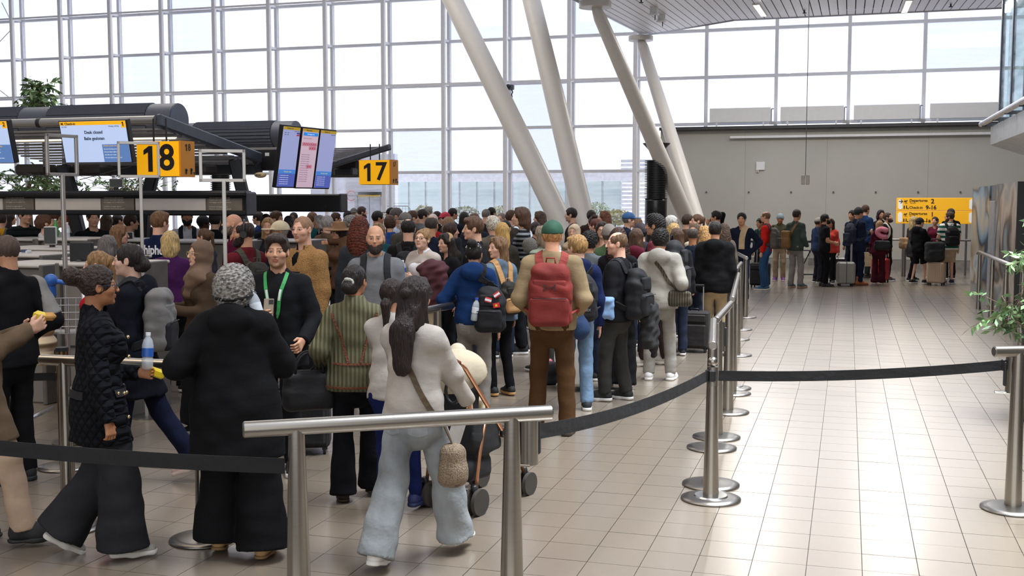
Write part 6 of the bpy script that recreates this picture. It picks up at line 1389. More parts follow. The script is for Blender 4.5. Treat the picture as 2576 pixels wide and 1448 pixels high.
R_ = P(1390, 551, 9.7, 4, 'tall man in a green cap and beige sweatshirt with a red backpack', skin='#dfa98a', hair=('short', '#b98a58'), hat=('cap', '#1f4a38'), top=('sweater', '#8a785c', {'hem': .86, 'ease': .014}), leg=('straight', '#4a3420'), shoes=('sneaker', '#2a2320', '#3a3028'), arms=((.2, .16, 1.0), (.2, .16, 1.0)), feet=((-.13, .02, 0), (.13, -.04, 0)), w=1.08)
pockets(R_, '#4d3722', 'cloth')
bp = backpack(R_, 'red backpack on the tall man in green cap', '#762925', scale=1.12, style='roll', dz=-.015, cs='#8a3a34')
s = R_['s']; lg = MB(); X, yc, z0, k = R_['pk']; yy = yc - .092 * k
for sx in (-1, 1):
    lg.box((sx * .018 * s, yy + .0, (z0 + .06 * k)), (.03 * s, .008, .008 * s))
    for sz in (-1, 1): lg.add([(sx * .022 * s, yy - .004, (z0 + .06 * k)), (sx * .045 * s, yy - .004, (z0 + .06 * k) + sz * .006 * s), (sx * .052 * s, yy - .004, (z0 + .06 * k) + sz * .026 * s), (sx * .036 * s, yy - .004, (z0 + .06 * k) + sz * .022 * s), (sx * .028 * s, yy - .004, (z0 + .06 * k) + sz * .010 * s)], [(0, 1, 2, 3, 4) if sx * sz > 0 else (4, 3, 2, 1, 0)])
lg.build('logo', mat('#3a1a1a', .6, amt=0), bp)
N = P(1452, 589, 10.8, 350, 'young blond man in a navy hoodie with a black backpack', skin='#e2b198', hair=('quiff', '#a5804f'), top=('hoodie', '#1a2448', {'hem': .86}), leg=('straight', '#6c86a2', 'denim'), shoes=('sneaker', '#20242c', '#d8d8d4'), hy=-32, arms='dd', feet=((-.09, 0, 0), (.1, -.02, 0)))
bp = backpack(N, 'black backpack with mountain logo on the man in navy hoodie', '#202125', scale=1.06, dz=-.02)
pockets(N, '#7690ac')
s = N['s']; X, yc, z0, k = N['pk']; yy = yc - .128 * k
m_ = MB().path([(-.05 * s, yy, 1.06 * s), (-.02 * s, yy, 1.10 * s), (-.005 * s, yy, 1.08 * s), (.015 * s, yy, 1.11 * s), (.05 * s, yy, 1.06 * s)], .003, 5); m_.build('logo', mat('#8a8c90', .5, amt=0), bp); text('ALAYNEX', .034 * s, (0, yy, 1.03 * s), UPR, mat('#8a8c90', .5, amt=0), bp)
o = empty('drawstring_pouch', wm(N) @ Vector((-.02, -.32, .86)), N['rz'], 'small blue drawstring pouch hanging from the mountain logo backpack', 'pouch'); link('pouch_body', solid('pouch', [El((0, 0, -.02), (.085, .06, .12)), El((0, 0, .10), (.03, .025, .06))], .011, wr=.006), mat('#1b3358', .85, 0, 'cloth'), o); MB().path([(-.03, 0, .12), (.0, 0, .16), (.05, 0, .14)], .006, 6).build('red_toggle', mat('#c2402e', .5), o)
o = empty('folded_jeans_jacket', wm(N) @ Vector((.30, .06, .98)), N['rz'], 'blue denim jacket over the arm of the man in navy hoodie', 'jacket'); link('jacket_body', solid('drape', [Bx((0, 0, 0), (.07, .09, .10), .04), El((0, 0, .08), (.08, .09, .05))], .013, wr=.01, freq=1.5), mat('#6c88ac', .85, 0, 'denim'), o)
suitcase(1440, 978, .06 + .36, .56, .24, 85, '#d4d2ce', 'white hard suitcase edge beside the blond man in navy hoodie', .3)
P(1556, 571, 12.0, 12, 'woman with dark brown curls and a black jacket behind the backpack man', g='f', skin=SL_, hair=('longcurl', '#3a2119'), top=('jacket', '#17171a'), leg=('wide', '#141416'), arms='dd', w=1.1)
m2 = P(1552, 583, 11.3, 292, 'man with thinning hair in a black zip jacket talking to the left', skin='#e3b098', hair=('baldtop', '#6b5038'), top=('jacket', '#1c1c1f', {'ch': 1.5}), leg=('straight', '#3a3938'), shoes=('sneaker', '#1b1b1d', '#d6d4d0'), hy=-28, arms=((.16, .22, 1.02), 'd'), feet=((-.1, .1, 0), (.1, -.06, 0)), stub=.5, w=1.1)
backpack(m2, 'large black backpack on the man talking to the left', '#18181b', scale=1.16, dz=-.04)
o = empty('draped_coat', wm(m2) @ Vector((.12, -.30, .78)), m2['rz'], 'black coat hanging below the large black backpack', 'coat'); link('coat_body', solid('drape', [Bx((0, 0, 0), (.13, .07, .24), .05), Cn((.05, 0, .1), (.08, -.02, -.3), .07, .04)], .014, wr=.012, freq=1.4), mat('#19191b', .85, 0, 'cloth'), o)
G = P(1662, 573, 12.6, 8, 'young man with black curls in a light grey hoodie seen from behind', skin=SM_, hair=('curl', '#17110f'), top=('hoodie', '#9a968d', {'hem': .84, 'ease': .015}), leg=('straight', '#94918a'), shoes=('sneaker', '#dcdcda', '#e6e6e4'), arms=((.2, .14, 1.0), (.2, .12, 1.02)), feet=((-.12, 0, 0), (.13, .04, 0)), w=1.05)
handbag(G, 'small plaid crossbody bag on the man in light grey hoodie', '#4a4436', [(-.08, -.02, 1.475), (-.05, -.11, 1.42), (.04, -.15, 1.28), (.14, -.15, 1.12), (.2, -.1, 1.02)], (.26, .09, .17), (.24, -.1, .96), 'knit', strap_w=.04)
S_ = P(1648, 536, 13.7, 282, 'smiling man with black curly hair above the grey hoodie man', skin='#cf9e80', hair=('curl', '#15100e'), top=('jacket', '#6a2f38'), leg=('straight', '#3a302f'), shoes=('sneaker', '#b9b4aa', '#d0ccc4'), stub=.6, feet=((-.1, .1, 0), (.1, -.12, 0)))
backpack(S_, 'tall dark grey backpack on the smiling man with black curly hair', '#222225', scale=1.35, dz=-.02)
suitcase(1748, 884, .40, .50, .24, 8, '#211d1c', 'dark brown soft cabin suitcase with raised handle beside the walkway rail', .34, 1)
Bk = P(1800, 556, 15.2, 6, 'man with short dark hair in a black rain jacket and beige trousers seen from behind', skin=SM_, hair=('short', '#1c1512'), top=('jacket', '#151517', {'hem': .80, 'ease': .02, 'hood': 1}), leg=('straight', '#ad9878'), shoes=('sneaker', '#8a8378', '#c8c4bc'), arms='dd', w=1.12)
P(612, 556, 11.4, 320, 'man with headphones and dark beard in a maroon polo and backpack', skin=SM_, hair=('baldtop', '#2a1d18'), beard=(1, '#211814'), top=('shirt', '#5a1a22', {'ease': .006}), hy=-45, arms='dh', w=1.05)
e = PEOPLE[-1]; m_ = MB(); m_.path([(.094 * math.cos(t), -.01, .02 + .112 * math.sin(t)) for t in np.linspace(-.1, 3.24, 17)], .011, 6); m_.build('headphone_band', BLACK, e['o']).matrix_local = e['HM']
for sx in (-1, 1): MB().cyl((sx * .078, -.005, -.008), (sx * .108, -.005, -.008), .04, .034, 18).build('headphone_cup', BLACK, e['o']).matrix_local = e['HM']
backpack(e, 'dark green camouflage backpack on the man with headphones', '#2c2a24', '#3f3c32', .95, dz=-.02)
P(584, 538, 13.4, 268, 'bald man with short beard in a dark vest and maroon sleeves looking down', skin='#d19c80', hair=None, beard=(.5, '#7a6a5c'), top=('jacket', '#55152f'), stub=1, hp=-10, w=1.1)
P(702, 553, 13.2, 262, 'older man in a cream cap with glasses', skin=SD_, hair=('buzz', '#8a8580'), hat=('cap', '#cfc0a0'), glasses='#333333', top=('jacket', '#44423e'))
P(905, 542, 12.0, 15, 'woman with very long red curly hair and a dark grey jacket', g='f', skin=SL_, hair=('longcurl', '#5e2a17'), top=('jacket', '#33373d'), w=1.0)
r = PEOPLE[-1]
P(852, 556, 15.2, 250, 'woman in a wide brown felt hat resting her chin on her hand', g='f', skin='#c9977a', hair=('long', '#251813'), hat=('fedora', '#8d6a49'), top=('coat', '#5d4334'), arms=('d', (.02, .15, 1.46)))
# --- far queue beside the walkway, seen full length
P(1801, 529, 22.5, 280, 'black haired man phoning beside the farthest rail', skin=SM_, hair=('short', '#14100e'), top=('jacket', '#1a1a1e'), arms=('d', 'e'))
backpack(PEOPLE[-1], 'black backpack on the man phoning beside the farthest rail', '#17171a')
P(1866, 534, 22, 188, 'man in a navy jacket with beige scarf and hand on hip', skin=SM_, hair=('short', '#14100e'), top=('jacket', '#171d2e'), leg=('straight', '#24385e', 'denim'), arms=('k', 'd')); u = PEOPLE[-1]; s = u['s']
band(u, 'scarf', [(-.09, -.02, 1.48), (-.06, .1, 1.42), (-.03, .18, 1.25), (-.03, .18, 1.05)], .11, .02, mat('#b59a78', .9, 0, 'cloth'), off=.012)
P(1926, 532, 25.2, 285, 'man in a bright red jacket and blue jeans looking left', skin='#dca588', hair=('baldtop', '#7a5c40'), glasses='#333333', top=('jacket', '#c3251f', {'hem': .86}), leg=('straight', '#33537a', 'denim'), shoes=('sneaker', '#2f5878', '#ded8cc'), arms='dd')
backpack(PEOPLE[-1], 'grey backpack on the man in bright red jacket', '#5a5550', '#45423f', 1.05)
P(1963, 536, 28, 185, 'man in a grey knitted beanie and olive jacket behind the red jacket', skin=SD_, hair=None, hat=('beanie', '#7f9096'), top=('jacket', '#4a4a38'), leg=('straight', '#a08d76'), shoes=('sneaker', '#6a3a7a', '#c8b8c0'))
P(1912, 548, 27, 230, 'dark haired person half hidden behind the man in red jacket', skin=SM_, hair=('short', '#1a1412'), top=('jacket', '#223a3a'), leg=('slim', '#26262c'))
P(2005, 526, 25.8, 35, 'man in a grey green jacket with a brown sling bag facing away', skin=SM_, hair=('short', '#2a1a18'), top=('jacket', '#3f4a46', {'hem': .84}), leg=('straight', '#86817e'), shoes=('sneaker', '#4a5c66', '#b08a6a'), arms='dp', feet=((-.1, -.03, 0), (.1, .05, 0)))
handbag(PEOPLE[-1], 'brown sling bag on the back of the grey green jacket', '#7a5c34', [(.09, .03, 1.48), (.06, -.09, 1.42), (-.02, -.15, 1.28), (-.12, -.16, 1.1)], (.22, .12, .40), (-.13, -.2, 1.08), strap_w=.06)
P(2077, 537, 26.2, 70, 'man in a black patched vest with tattooed arms looking down', skin=SM_, hair=('short', '#17120f'), beard=(1, '#1c1512'), top=('vest', '#1b1b1f', {'sleeve': 'short'}), leg=('straight', '#141416'), shoes=('sneaker', '#151515', '#151515'), hp=-18, arms='mm')
P(2060, 546, 27.4, 60, 'person in a pale cap behind the black patched vest', skin=SM_, hair=('short', '#3a2a20'), hat=('cap', '#8f8a84'), top=('jacket', '#2c3a5a'), leg=('straight', '#2a2a38'))
P(2090, 549, 27.0, 200, 'dark haired woman in a coral red jacket', g='f', skin=SM_, hair=('long', '#241711'), top=('jacket', '#d24a40'), leg=('slim', '#1a1a1e'), arms='dc')
P(2161, 520, 26.6, 55, 'man in a navy suit and dark flat cap with navy backpack', skin=SM_, hair=('buzz', '#1a1412'), hat=('beanie', '#141519'), top=('blazer', '#1d2338', {'hem': .76}), leg=('straight', '#1a2034'), shoes=('boot', '#9a5428', '#5a3018'), arms='dh')
backpack(PEOPLE[-1], 'navy backpack on the man in the navy suit', '#23283a'); phone(PEOPLE[-1], 1, 'bright phone held by the man in the navy suit', (0, .6, 1), '#dfe8ea')
P(2144, 528, 28.4, 225, 'dark haired person left of the navy suit', skin=SM_, hair=('short', '#15110f'), top=('jacket', '#1b2136'), leg=('straight', '#1d2130'))
P(2178, 515, 29.2, 40, 'tall brown haired man in blue behind the navy suit', skin=SL_, hair=('short', '#4a3020'), top=('jacket', '#1d3358'), leg=('straight', '#262a30'), shoes=('sneaker', '#222222', '#333333'), arms='dd')
P(2213, 554, 26.9, 12, 'blonde woman in burgundy tracksuit with a pink neck pillow on her bag', g='f', skin=SL_, hair=('long', '#a08058'), top=('hoodie', '#4a1726'), leg=('flare', '#3c1420'), shoes=('sneaker', '#3a1a20', '#e0d8d0'), w=1.1, arms='dd')
y_ = PEOPLE[-1]; handbag(y_, 'black shoulder bag of the woman in burgundy tracksuit', '#17171a', [(.12, -.02, 1.45), (.13, -.1, 1.38), (.12, -.16, 1.2)], (.40, .16, .26), (.14, -.24, 1.08), strap_w=.03)
o = empty('neck_pillow', wm(y_) @ Vector((.16, -.3, 1.25)), y_['rz'], 'pink neck pillow resting on the black shoulder bag', 'pillow'); MB().path([(.13 * math.cos(t), -.03, .09 * math.sin(t) - .02 * math.cos(t)) for t in np.linspace(.6, 5.6, 17)], [.03] + [.062] * 15 + [.03], 10).build('pillow_body', mat('#e58aa0', .9, 0, 'fleece'), o); MB().cyl((.0, -.06, -.11), (.0, -.06, -.17), .008, n=6).build('tassel', mat('#e58aa0', .9, amt=0), o)
P(2234, 534, 27.9, 110, 'man with brown hair and beard in a black jacket looking down right', skin=SL_, hair=('short', '#4a3222'), beard=(1, '#4a3020'), top=('jacket', '#18181b'), leg=('straight', '#222226'), hp=-18)
backpack(PEOPLE[-1], 'black and cream backpack on the man looking down right', '#1d1a22', '#d8d0be', .9)
P(2216, 527, 29.4, 150, 'person with dark purple brown hair behind the burgundy tracksuit', g='f', skin=SM_, hair=('bob', '#2a1620'), top=('jacket', '#26222c'), leg=('slim', '#1c1c20'))
P(2299, 543, 27.8, 60, 'blonde woman in a grey blazer with a tan shoulder bag', g='f', skin=SL_, hair=('long', '#d0b27c'), top=('blazer', '#3a3a3e', {'hem': .66}), leg=('slim', '#1d1a26'), shoes=('sneaker', '#1b1b1b', '#e8e8e8'), arms='dd', feet=((-.08, .1, 0), (.08, -.12, 0)))
handbag(PEOPLE[-1], 'tan leather tote on the shoulder of the blonde woman in blazer', '#b08d66', [(-.13, .0, 1.46), (-.16, -.06, 1.4), (-.2, -.08, 1.16)], (.38, .13, .30), (-.24, -.1, 1.02), 'plain', strap_w=.03)
P(2315, 546, 27.0, 50, 'man in a black cap, black hoodie and black shorts', skin=SL_, hair=('short', '#2a1d16'), hat=('cap', '#131315'), glasses='#222222', top=('hoodie', '#141416', {'hem': .84}), leg=('shorts', '#141416'), shoes=('sneaker', '#1a1a1a', '#e4e0d8'), arms=('d', 'f'), w=1.1, feet=((-.1, -.12, 0), (.12, .12, 0)))
P(2352, 544, 29.0, 200, 'woman in burgundy with sunglasses on her head in front of the yellow sign', g='f', skin='#dba88c', hair=('lowbun', '#3a2a20'), glasses=None, top=('sweater', '#5a1a2e'), leg=('slim', '#26262a'))
P(2389, 532, 27.0, 340, 'man in a green and white striped shirt, beige shorts and black backpack', skin='#e0ac90', hair=('short', '#4a3626'), beard=(1, '#4a3424'), glasses='#222222', top=('tee', '#e0ddd4', {'sleeve': 'short', 'mat': 'stripe', 'c2': '#1d5a4c', 'sc': 2.6, 'ease': .015}), leg=('shorts', '#b39c80'), shoes=('sneaker', '#20304e', '#e2e2e0'), hy=-60, w=1.18, arms=((.2, .25, .98), 'd'))
backpack(PEOPLE[-1], 'black backpack on the man in the green striped shirt', '#17171a', scale=1.05)
P(2392, 524, 28.6, 330, 'dark haired man in a black t-shirt behind the green striped shirt', skin=SM_, hair=('short', '#2a2320'), top=('tee', '#151517', {'sleeve': 'short'}), leg=('straight', '#1a1a1c'), w=1.1)
suitcase(1912, 727, .42, .52, .28, 20, '#17171a', 'black soft suitcase behind the man in bright red jacket', .32, 1, Z=25.9)
suitcase(2127, 719, .26, .52, .40, 80, '#8d8a86', 'silver grey cabin suitcase with raised handle beside the navy suit', .42)
suitcase(2105, 707, .26, .56, .38, 80, '#1d1d20', 'black cabin suitcase behind the silver grey one', .0, Z=27.6)
suitcase(2214, 710, .40, .54, .25, 20, '#a81820', 'red hard suitcase beside the burgundy tracksuit', .18, Z=27.5)
sv = suitcase(2355, 714, .40, .50, .26, 15, '#b9a48e', 'beige hard suitcase in front of the green striped shirt', .0, Z=26.6)
o = empty('travel_bag', foot(2349, 26.6) + Vector((0, 0, .56)), .2, 'black travel bag standing on the beige hard suitcase', 'bag'); link('bag_body', solid('bag', [Bx((0, 0, .24), (.22, .13, .24), .07), Bx((0, -.1, .17), (.18, .06, .13), .05)], .016, wr=.006), mat('#1a1b1d', .8, 0, 'cloth'), o); MB().path([(-.1, 0, .46), (-.08, 0, .54), (.08, 0, .54), (.1, 0, .46)], .014, 6).build('handle', BLACK, o)
o = empty('paper_bag', foot(2181, 28.8), .3, 'beige paper shopping bag behind the navy suit', 'bag'); MB().prism([(-.17, -.08), (.17, -.08), (.17, .08), (-.17, .08)], .32, .68).build('bag_body', mat('#c9b696', .8), o); MB().path([(-.08, -.08, .68), (-.05, -.08, .8), (.05, -.08, .8), (.08, -.08, .68)], .006, 5).build('bag_handle', mat('#8a7a60', .8), o)
o = empty('wheeled_frame', foot(2040, 29.5), .2, 'black folding trolley frame behind the man in grey green jacket', 'trolley')
MB().path([(-.3, 0, .12), (0, 0, .75), (.0, 0, .95)], .016, 6).build('frame_tube', BLACK, o); MB().path([(.32, 0, .12), (.05, 0, .75), (.05, 0, .95)], .016, 6).build('frame_tube', BLACK, o); MB().path([(-.35, 0, .06), (.35, 0, .06)], .02, 6).build('base_tube', BLACK, o); MB().bbox((0, 0, .7), (.5, .12, .03), .01).build('tray', BLACK, o)
for k in range(5): MB().cyl((-.06 + .035 * k, 0, .3), (-.06 + .035 * k, 0, .7), .006, n=5).build('rod', BLACK, o)
# far barrier with posts behind the far queue
ba = empty('barrier_rail', foot(2272, 29.6), 0, 'grey steel rail post and cross bar below the yellow sign', 'rail'); MB().cyl((0, 0, 0), (0, 0, 1.0), .06, n=16).build('post', STEEL2, ba); MB().cyl((-1.2, 0, .98), (2.2, 0, .98), .03, n=10).build('handrail', STEEL2, ba)
belt(foot(1880, 30.5) + Vector((0, 0, .9)), foot(2060, 30.5) + Vector((0, 0, .9)), 'black belt running along the foot of the grey wall', .06, .02)

# ------------------------------------------------------------------ the waiting crowd further back (heads and shoulders show)
CR = 'people waiting in the crowd further back'
def bgp(rows):
    for row in rows:
        x, yt, Z, face, g, hr, top, lab = row[:8]; kw = row[8] if len(row) > 8 else {}
        kw.setdefault('skin', SL_); P(x, yt, Z, face, lab, g=g, hair=hr, top=top, leg=kw.pop('leg', ('straight', ['#1c1d22', '#2a3348', '#3a3836', '#232a3a'][int(x) % 4])), group=CR, **kw)
J_ = lambda c, k='jacket', **o: (k, c, o)
bgp([
 (512, 540, 19.0, 80, 'f', ('short', '#1a1210'), J_('#5a2458'), 'dark skinned woman in a black head wrap and purple scarf', dict(skin=SB_, hat=('beanie', '#17151a'))),
 (541, 533, 17.2, 20, 'm', ('short', '#1c1512'), J_('#181a20'), 'man in a dark jacket behind the third frame pole'),
 (674, 546, 16.0, 190, 'f', ('long', '#a8845a'), J_('#24262a', 'hoodie'), 'blonde woman in a dark hooded jacket looking at the camera'),
 (648, 531, 21.5, 300, 'm', ('short', '#2a1d16'), J_('#23345c', 'blazer'), 'man in a navy blue blazer under the black board'),
 (669, 537, 19.2, 0, 'f', ('bob', '#3a2a20'), J_('#2a2a30'), 'brown haired person left of the red bearded man'),
 (696, 530, 18.2, 120, 'm', ('short', '#5a3a22'), J_('#16181a'), 'man with a red beard in a dark jacket under the black board', dict(beard=(1, '#7a3f20'))),
 (726, 541, 19.0, 0, 'f', ('lowbun', '#231820'), J_('#3a2f3a'), 'woman with dark tied hair left of the tan fleece man'),
 (738, 533, 22.0, 200, 'm', ('buzz', '#14100e'), J_('#3a3f44'), 'dark skinned man just under the black board', dict(skin=SB_)),
 (786, 533, 20.5, 30, 'm', ('short', '#6a4a34'), J_('#17545c'), 'man in a teal jacket behind the tan fleece man'),
 (803, 540, 19.0, 255, 'f', ('bob', '#d8d6d2'), J_('#1c2c38'), 'white haired older woman looking left'),
 (824, 542, 17.6, 40, 'm', ('short', '#a5a19c'), J_('#6a5642'), 'grey haired man in a brown jacket beside the felt hat'),
 (846, 534, 23.0, 90, 'm', ('short', '#4a3222'), J_('#3a3a3a'), 'short haired man far behind the felt hat'),
 (882, 540, 18.4, 100, 'm', ('curl', '#8f8d8a'), J_('#3c4048'), 'man with grey wavy hair and beard right of the felt hat', dict(beard=(.6, '#9a9792'))),
 (876, 530, 22.5, 150, 'm', ('short', '#1c1512'), J_('#20242c'), 'dark haired man left of the grey cap and mask'),
 (890, 522, 27.0, 185, 'm', ('buzz', '#1a1412'), J_('#15161a'), 'man in a black and white cap with dark mask', dict(hat=('cap', '#5a5a58'), beard=(1, '#17171a'))),
 (911, 519, 26.5, 85, 'm', ('short', '#3a281c'), J_('#2c2c32'), 'tall bearded man in profile below the white entrance', dict(beard=(.8, '#4a3424'))),
 (951, 530, 20.5, 75, 'm', ('short', '#15110f'), J_('#1c2440'), 'black haired man with an earbud looking right', dict(skin=SM_)),
 (951, 559, 15.6, 200, 'f', ('long', '#9a7a54'), J_('#1d4a54'), 'woman with long blonde hair, glasses and teal coat', dict(glasses='#6a5a4a')),
 (983, 521, 24.0, 280, 'm', ('short', '#2a1f18'), J_('#2a2a2e'), 'man in a black cap below sign 17', dict(hat=('cap', '#16161a'))),
 (998, 522, 18.8, 100, 'm', ('short', '#55504c'), J_('#b9c6d8', 'shirt'), 'tall grey haired man in a light blue shirt', dict(skin=SM_)),
 (1018, 532, 16.6, 330, 'm', ('short', '#d8d4c8'), J_('#4a4640'), 'man in a grey embroidered cap with long white beard', dict(hat=('cap', '#6f6c68'), beard=(2, '#d9d6cc'))),
 (1039, 529, 20.0, 80, 'm', ('short', '#4a2f20'), J_('#3a3030'), 'brown haired man in profile right of the grey cap'),
 (981, 541, 17.4, 0, 'f', ('curl', '#4a3020'), J_('#2c4a8a'), 'person with brown curls left of the light blue shirt'),
 (1027, 550, 13.3, 5, 'm', ('baldtop', '#17120f'), J_('#1d1b1a'), 'balding dark haired man in black with a large black backpack', dict(w=1.08)),
 (1064, 526, 21.5, 75, 'm', ('short', '#1c1613'), J_('#6a6e72', 'hoodie'), 'dark haired man in a grey hoodie looking right'),
 (1077, 519, 27.5, 60, 'm', ('curl', '#8a8682'), J_('#4a4a4c'), 'grey haired man in front of the pale shrub'),
 (1089, 537, 18.0, 5, 'm', ('buzz', '#c8beb4'), J_('#a82424'), 'bald headed man in a red top'),
 (1086, 543, 14.6, 20, 'm', ('baldtop', '#3f3630'), J_('#1a2030'), 'balding older man in a navy jacket seen from behind', dict(skin=SM_, w=1.08)),
 (1118, 532, 22.0, 255, 'm', ('short', '#2a2020'), J_('#26262c'), 'man in a pink red cap', dict(hat=('cap', '#b8324a'))),
 (1140, 523, 25.5, 70, 'm', ('short', '#17120f'), J_('#30343c'), 'tall black haired man in front of the feathery shrub', dict(skin=SM_)),
 (1128, 544, 17.0, 10, 'f', ('bob', '#8a6a48'), J_('#2a2e34'), 'woman with sunglasses pushed up in her hair'),
 (1135, 558, 15.4, 75, 'f', ('long', '#3a261a'), J_('#3a3430'), 'brown haired woman in profile above the headband'),
 (1100, 531, 23.5, 30, 'm', ('short', '#2a1e18'), J_('#1e2228'), 'dark haired man behind the bald heads'),
 (1168, 532, 22.5, 30, 'f', ('long', '#1f1714'), J_('#1c2030', 'hoodie'), 'woman with long black hair and a dark hood behind the fringe man'),
 (1193, 536, 18.6, 350, 'm', ('short', '#5a3c26'), J_('#2a2c34'), 'brown haired head right behind the fringe man'),
 (1223, 525, 22.0, 20, 'm', ('buzz', '#6f6a66'), J_('#26282c'), 'man with grey cropped hair and dark collar'),
 (1237, 521, 26.0, 40, 'm', ('short', '#15110f'), J_('#2a2a2e'), 'black haired man behind the grey cropped hair'),
 (1240, 542, 15.4, 340, 'm', ('curl', '#d2c8b6'), J_('#5a524a'), 'older man with white curly hair in a grey brown jacket'),
 (1261, 535, 21.0, 210, 'm', ('buzz', '#7a6a60'), J_('#5a3a34'), 'bald man with glasses and a reddish face', dict(glasses='#2a2a2a')),
 (1263, 558, 14.4, 350, 'f', ('long', '#c49c5c'), J_('#3a3630'), 'blonde straight haired woman seen from behind'),
 (1272, 552, 16.8, 20, 'f', ('lowbun', '#17120f'), J_('#2a2c3a'), 'dark haired woman with a yellow hair tie'),
 (1287, 528, 20.0, 60, 'm', ('short', '#4a3020'), J_('#4a4440'), 'brown haired man half hidden by the very tall person'),
 (1357, 530, 19.5, 280, 'f', ('longcurl', '#4a3322'), J_('#4a3c30'), 'woman with long wavy brown hair beside the thickest column'),
 (1347, 556, 17.6, 0, 'f', ('lowbun', '#2a1814'), J_('#5a2028'), 'woman with reddish dark hair below the wavy haired woman'),
 (1366, 566, 13.2, 320, 'f', ('beanie' and 'bob', '#8a7a64'), J_('#7f8674', 'puffer'), 'person in a sage green jacket beside the green cap'),
 (1436, 522, 21.0, 275, 'm', ('short', '#221a16'), J_('#2a2022'), 'dark haired man in a brown jacket between the two thick columns', dict(stub=.6)),
 (1444, 561, 16.4, 200, 'f', None, J_('#8a7860'), 'woman in a beige headscarf low between the columns', dict(hat=('headscarf', '#b59f84'))),
 (1488, 528, 22.5, 20, 'm', ('short', '#2a201c'), J_('#3a2a2a'), 'dark haired man behind the second thick column'),
 (1492, 537, 19.2, 340, 'f', ('bun', '#3a2218'), J_('#5a2c34'), 'brown haired head beside the second thick column'),
 (1498, 548, 17.4, 300, 'f', ('lowbun', '#5a2a1c'), J_('#4a2a2a'), 'red haired woman beside the second thick column'),
 (1515, 556, 15.6, 185, 'f', ('long', '#33231c'), J_('#8a6a58'), 'girl with round glasses and long dark hair facing the camera', dict(glasses='#2c2426')),
 (1520, 529, 20.5, 280, 'f', ('longcurl', '#6a3f28'), J_('#c0ae9c', 'cardigan'), 'woman with long auburn hair in a pale top beside the yellow shrub'),
 (1583, 532, 19.0, 85, 'm', ('short', '#6a6460'), J_('#171d30'), 'man in a blue cap and navy coat with hand at his chest', dict(hat=('cap', '#2c5684'), arms='dc')),
 (1604, 547, 20.4, 60, 'm', ('short', '#8a6a50'), J_('#2a2a30'), 'fair haired head right of the blue cap'),
 (1483, 579, 12.6, 20, 'm', ('curl', '#17120f'), J_('#5f6468'), 'man with black curls in a grey jacket behind the blond man', dict(skin=SM_)),
 (1532, 562, 13.8, 350, 'm', ('short', '#5a5048'), J_('#3f5236'), 'person in a grey knitted hat and green jacket', dict(hat=('beanie', '#7c766c'))),
 (1601, 573, 14.4, 10, 'f', ('long', '#4f3624'), J_('#561b2a', 'hoodie'), 'woman with straight brown hair and a burgundy hood'),
 (1611, 559, 15.6, 340, 'm', ('short', '#17120f'), J_('#3a3440'), 'head in a dark purple knitted cap', dict(hat=('beanie', '#30262e'))),
 (1690, 541, 18.6, 80, 'm', ('short', '#cfcac4'), J_('#44484e'), 'white haired man in dark glasses beside the struts', dict(glasses='#1c1c1c')),
 (1695, 560, 16.6, 20, 'f', ('longcurl', '#b59258'), J_('#4a4238'), 'woman with curly blonde hair beside the curly smiling man'),
 (1703, 572, 14.6, 350, 'f', ('long', '#4a3322'), J_('#222226'), 'long brown hair above the tall grey backpack'),
 (1731, 538, 19.4, 60, 'm', ('short', '#3a261a'), J_('#5c4a38'), 'man in a brown jacket looking right beside the struts'),
 (1753, 537, 18.8, 250, 'f', ('pony', '#5a3c26'), J_('#2c3a3c'), 'woman with a brown ponytail facing left beside the struts'),
 (1743, 571, 15.8, 5, 'm', ('baldtop', '#4a4038'), J_('#1c2430'), 'man with a shiny bald crown seen from behind', dict(skin=SD_)),
 (1748, 561, 17.6, 330, 'f', ('long', '#5a4430'), J_('#b8aa98'), 'woman with long brown hair behind the shiny bald crown'),
 (1773, 567, 17.2, 320, 'f', ('longcurl', '#b98c52'), J_('#5a5048'), 'woman with copper blonde hair left of the black rain jacket'),
 (1822, 560, 18.8, 0, 'f', ('longcurl', '#4a3626'), J_('#5a5248'), 'curly haired woman right behind the black rain jacket'),
 (25, 532, 20.5, 80, 'f', ('long', '#241814'), J_('#22201e'), 'dark haired woman in profile under the left end of the board'),
 (3, 533, 18.8, 20, 'm', ('short', '#2a1c16'), J_('#d29a22'), 'person in a yellow jacket with grey backpack at the left edge'),
 (63, 519, 17.0, 150, 'm', ('short', '#2a201a'), J_('#1c2326', 'puffer'), 'man in a black padded jacket over a blue shirt', dict(w=1.15)),
 (116, 535, 15.4, 90, 'f', ('claw', '#5a3a26'), J_('#d8d4d2', 'sweater'), 'woman in a white jumper with piled up curly hair', dict(hp=-14)),
 (140, 530, 17.1, 120, 'm', ('short', '#5a3a28'), J_('#d4d6d8', 'shirt'), 'man in a white shirt behind the frame pole'),
 (176, 537, 18.4, 110, 'f', ('bob', '#b0421c'), J_('#2a3430'), 'woman with bright orange hair beside the slanting leg'),
 (234, 524, 16.2, 170, 'm', ('short', '#2a2018'), J_('#15171c'), 'man in an open black jacket whose face is behind the board', dict(w=1.1)),
 (268, 538, 18.2, 20, 'f', ('long', '#5a4230'), J_('#d6d6dc', 'tee', sleeve='short'), 'brown haired woman in a white t-shirt with a dark strap'),
 (297, 537, 20.0, 70, 'f', ('lowbun', '#1e1714'), J_('#3a4448'), 'dark haired woman in a grey top left of the scarf woman'),
 (330, 538, 17.2, 85, 'f', ('short', '#33221a'), J_('#8a7868'), 'short haired woman with a beige scarf looking right'),
 (470, 521, 17.6, 180, 'm', ('short', '#1a1412'), J_('#d3d1d6', 'shirt'), 'bearded man in a white shirt with dark backpack straps', dict(beard=(.8, '#1c1512'), skin=SM_)),
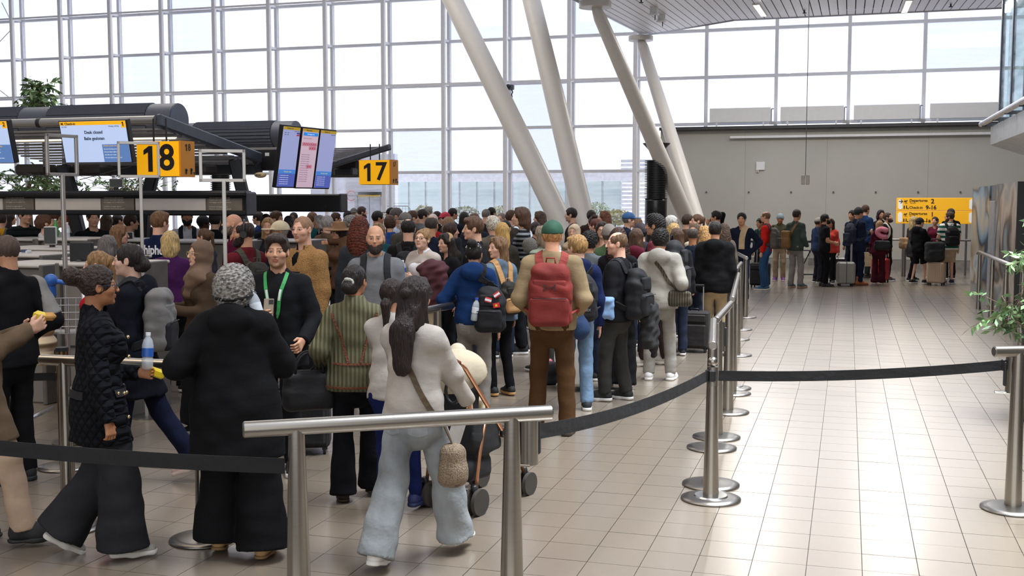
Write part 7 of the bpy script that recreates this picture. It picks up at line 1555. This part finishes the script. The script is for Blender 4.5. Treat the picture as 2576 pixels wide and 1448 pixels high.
 (372, 534, 20.5, 10, 'm', ('short', '#2a2018'), J_('#2a2c34'), 'dark haired man behind the second frame pole'),
 (556, 538, 21.0, 350, 'f', ('bob', '#4a3424'), J_('#6a3a4a'), 'brown haired woman between the third pole and the bald man'),
])
for lab, key, c in (('black backpack on the balding man among the crowd', 'balding dark haired man in black', '#1a1a1d'), ('grey backpack on the person in yellow jacket', 'person in a yellow jacket', '#5a5a58'), ('dark backpack on the bearded man in white shirt', 'bearded man in a white shirt', '#1c222c')):
    backpack([r for r in PEOPLE if r['o']['label'].startswith(key)][0], lab, c)
o = empty('bottle_green', at(140, 576, 14.7), 0, 'green bottle on the counter beside the white jumper woman', 'bottle'); MB().lathe([(.035, -.1), (.035, .02), (.014, .08), (.014, .12)], 14).build('bottle_body', mat('#2f9a4a', .15, amt=0), o); MB().cyl((0, 0, .12), (0, 0, .135), .016, n=10).build('cap', WHITE, o); o.name = 'glass_bottle'
bottle(at(170, 600, 14.6), 'clear glass bottle standing on the counter by the slanting leg', lab='#c8d4dc')

o = empty('black_bag', foot(1376, 12.3), .3, 'small black bag with pink lining on the floor behind the red backpack man', 'bag'); link('bag_body', solid('bag', [Bx((0, 0, .12), (.12, .09, .12), .04), Bx((0, -.03, .2), (.1, .06, .06), .03)], .014, wr=.006), mat('#19191b', .8, 0, 'cloth'), o); MB().bbox((.0, -.02, .26), (.12, .08, .05), .015).build('lining', mat('#c9707c', .8), o)
o = empty('knitted_hat', at(1333, 616, 14.3), 0, 'grey knitted hat held by the very tall striped person', 'hat'); link('hat_body', solid('hat', [El((0, 0, 0), (.10, .07, .10)), El((0, 0, -.06), (.085, .06, .05))], .014, wr=.004), mat('#6e6b66', .9, 0, 'fleece'), o)
# ------------------------------------------------------------------ lettering becomes real mesh
dg = bpy.context.evaluated_depsgraph_get()
for o in [o for o in sc.objects if o.type == 'FONT']:
    me = bpy.data.meshes.new_from_object(o.evaluated_get(dg)); n = bpy.data.objects.new(o.name, me); COL.objects.link(n); n.parent = o.parent; n.location = o.location; n.rotation_euler = o.rotation_euler
    nm = o.name; bpy.data.objects.remove(o); n.name = nm
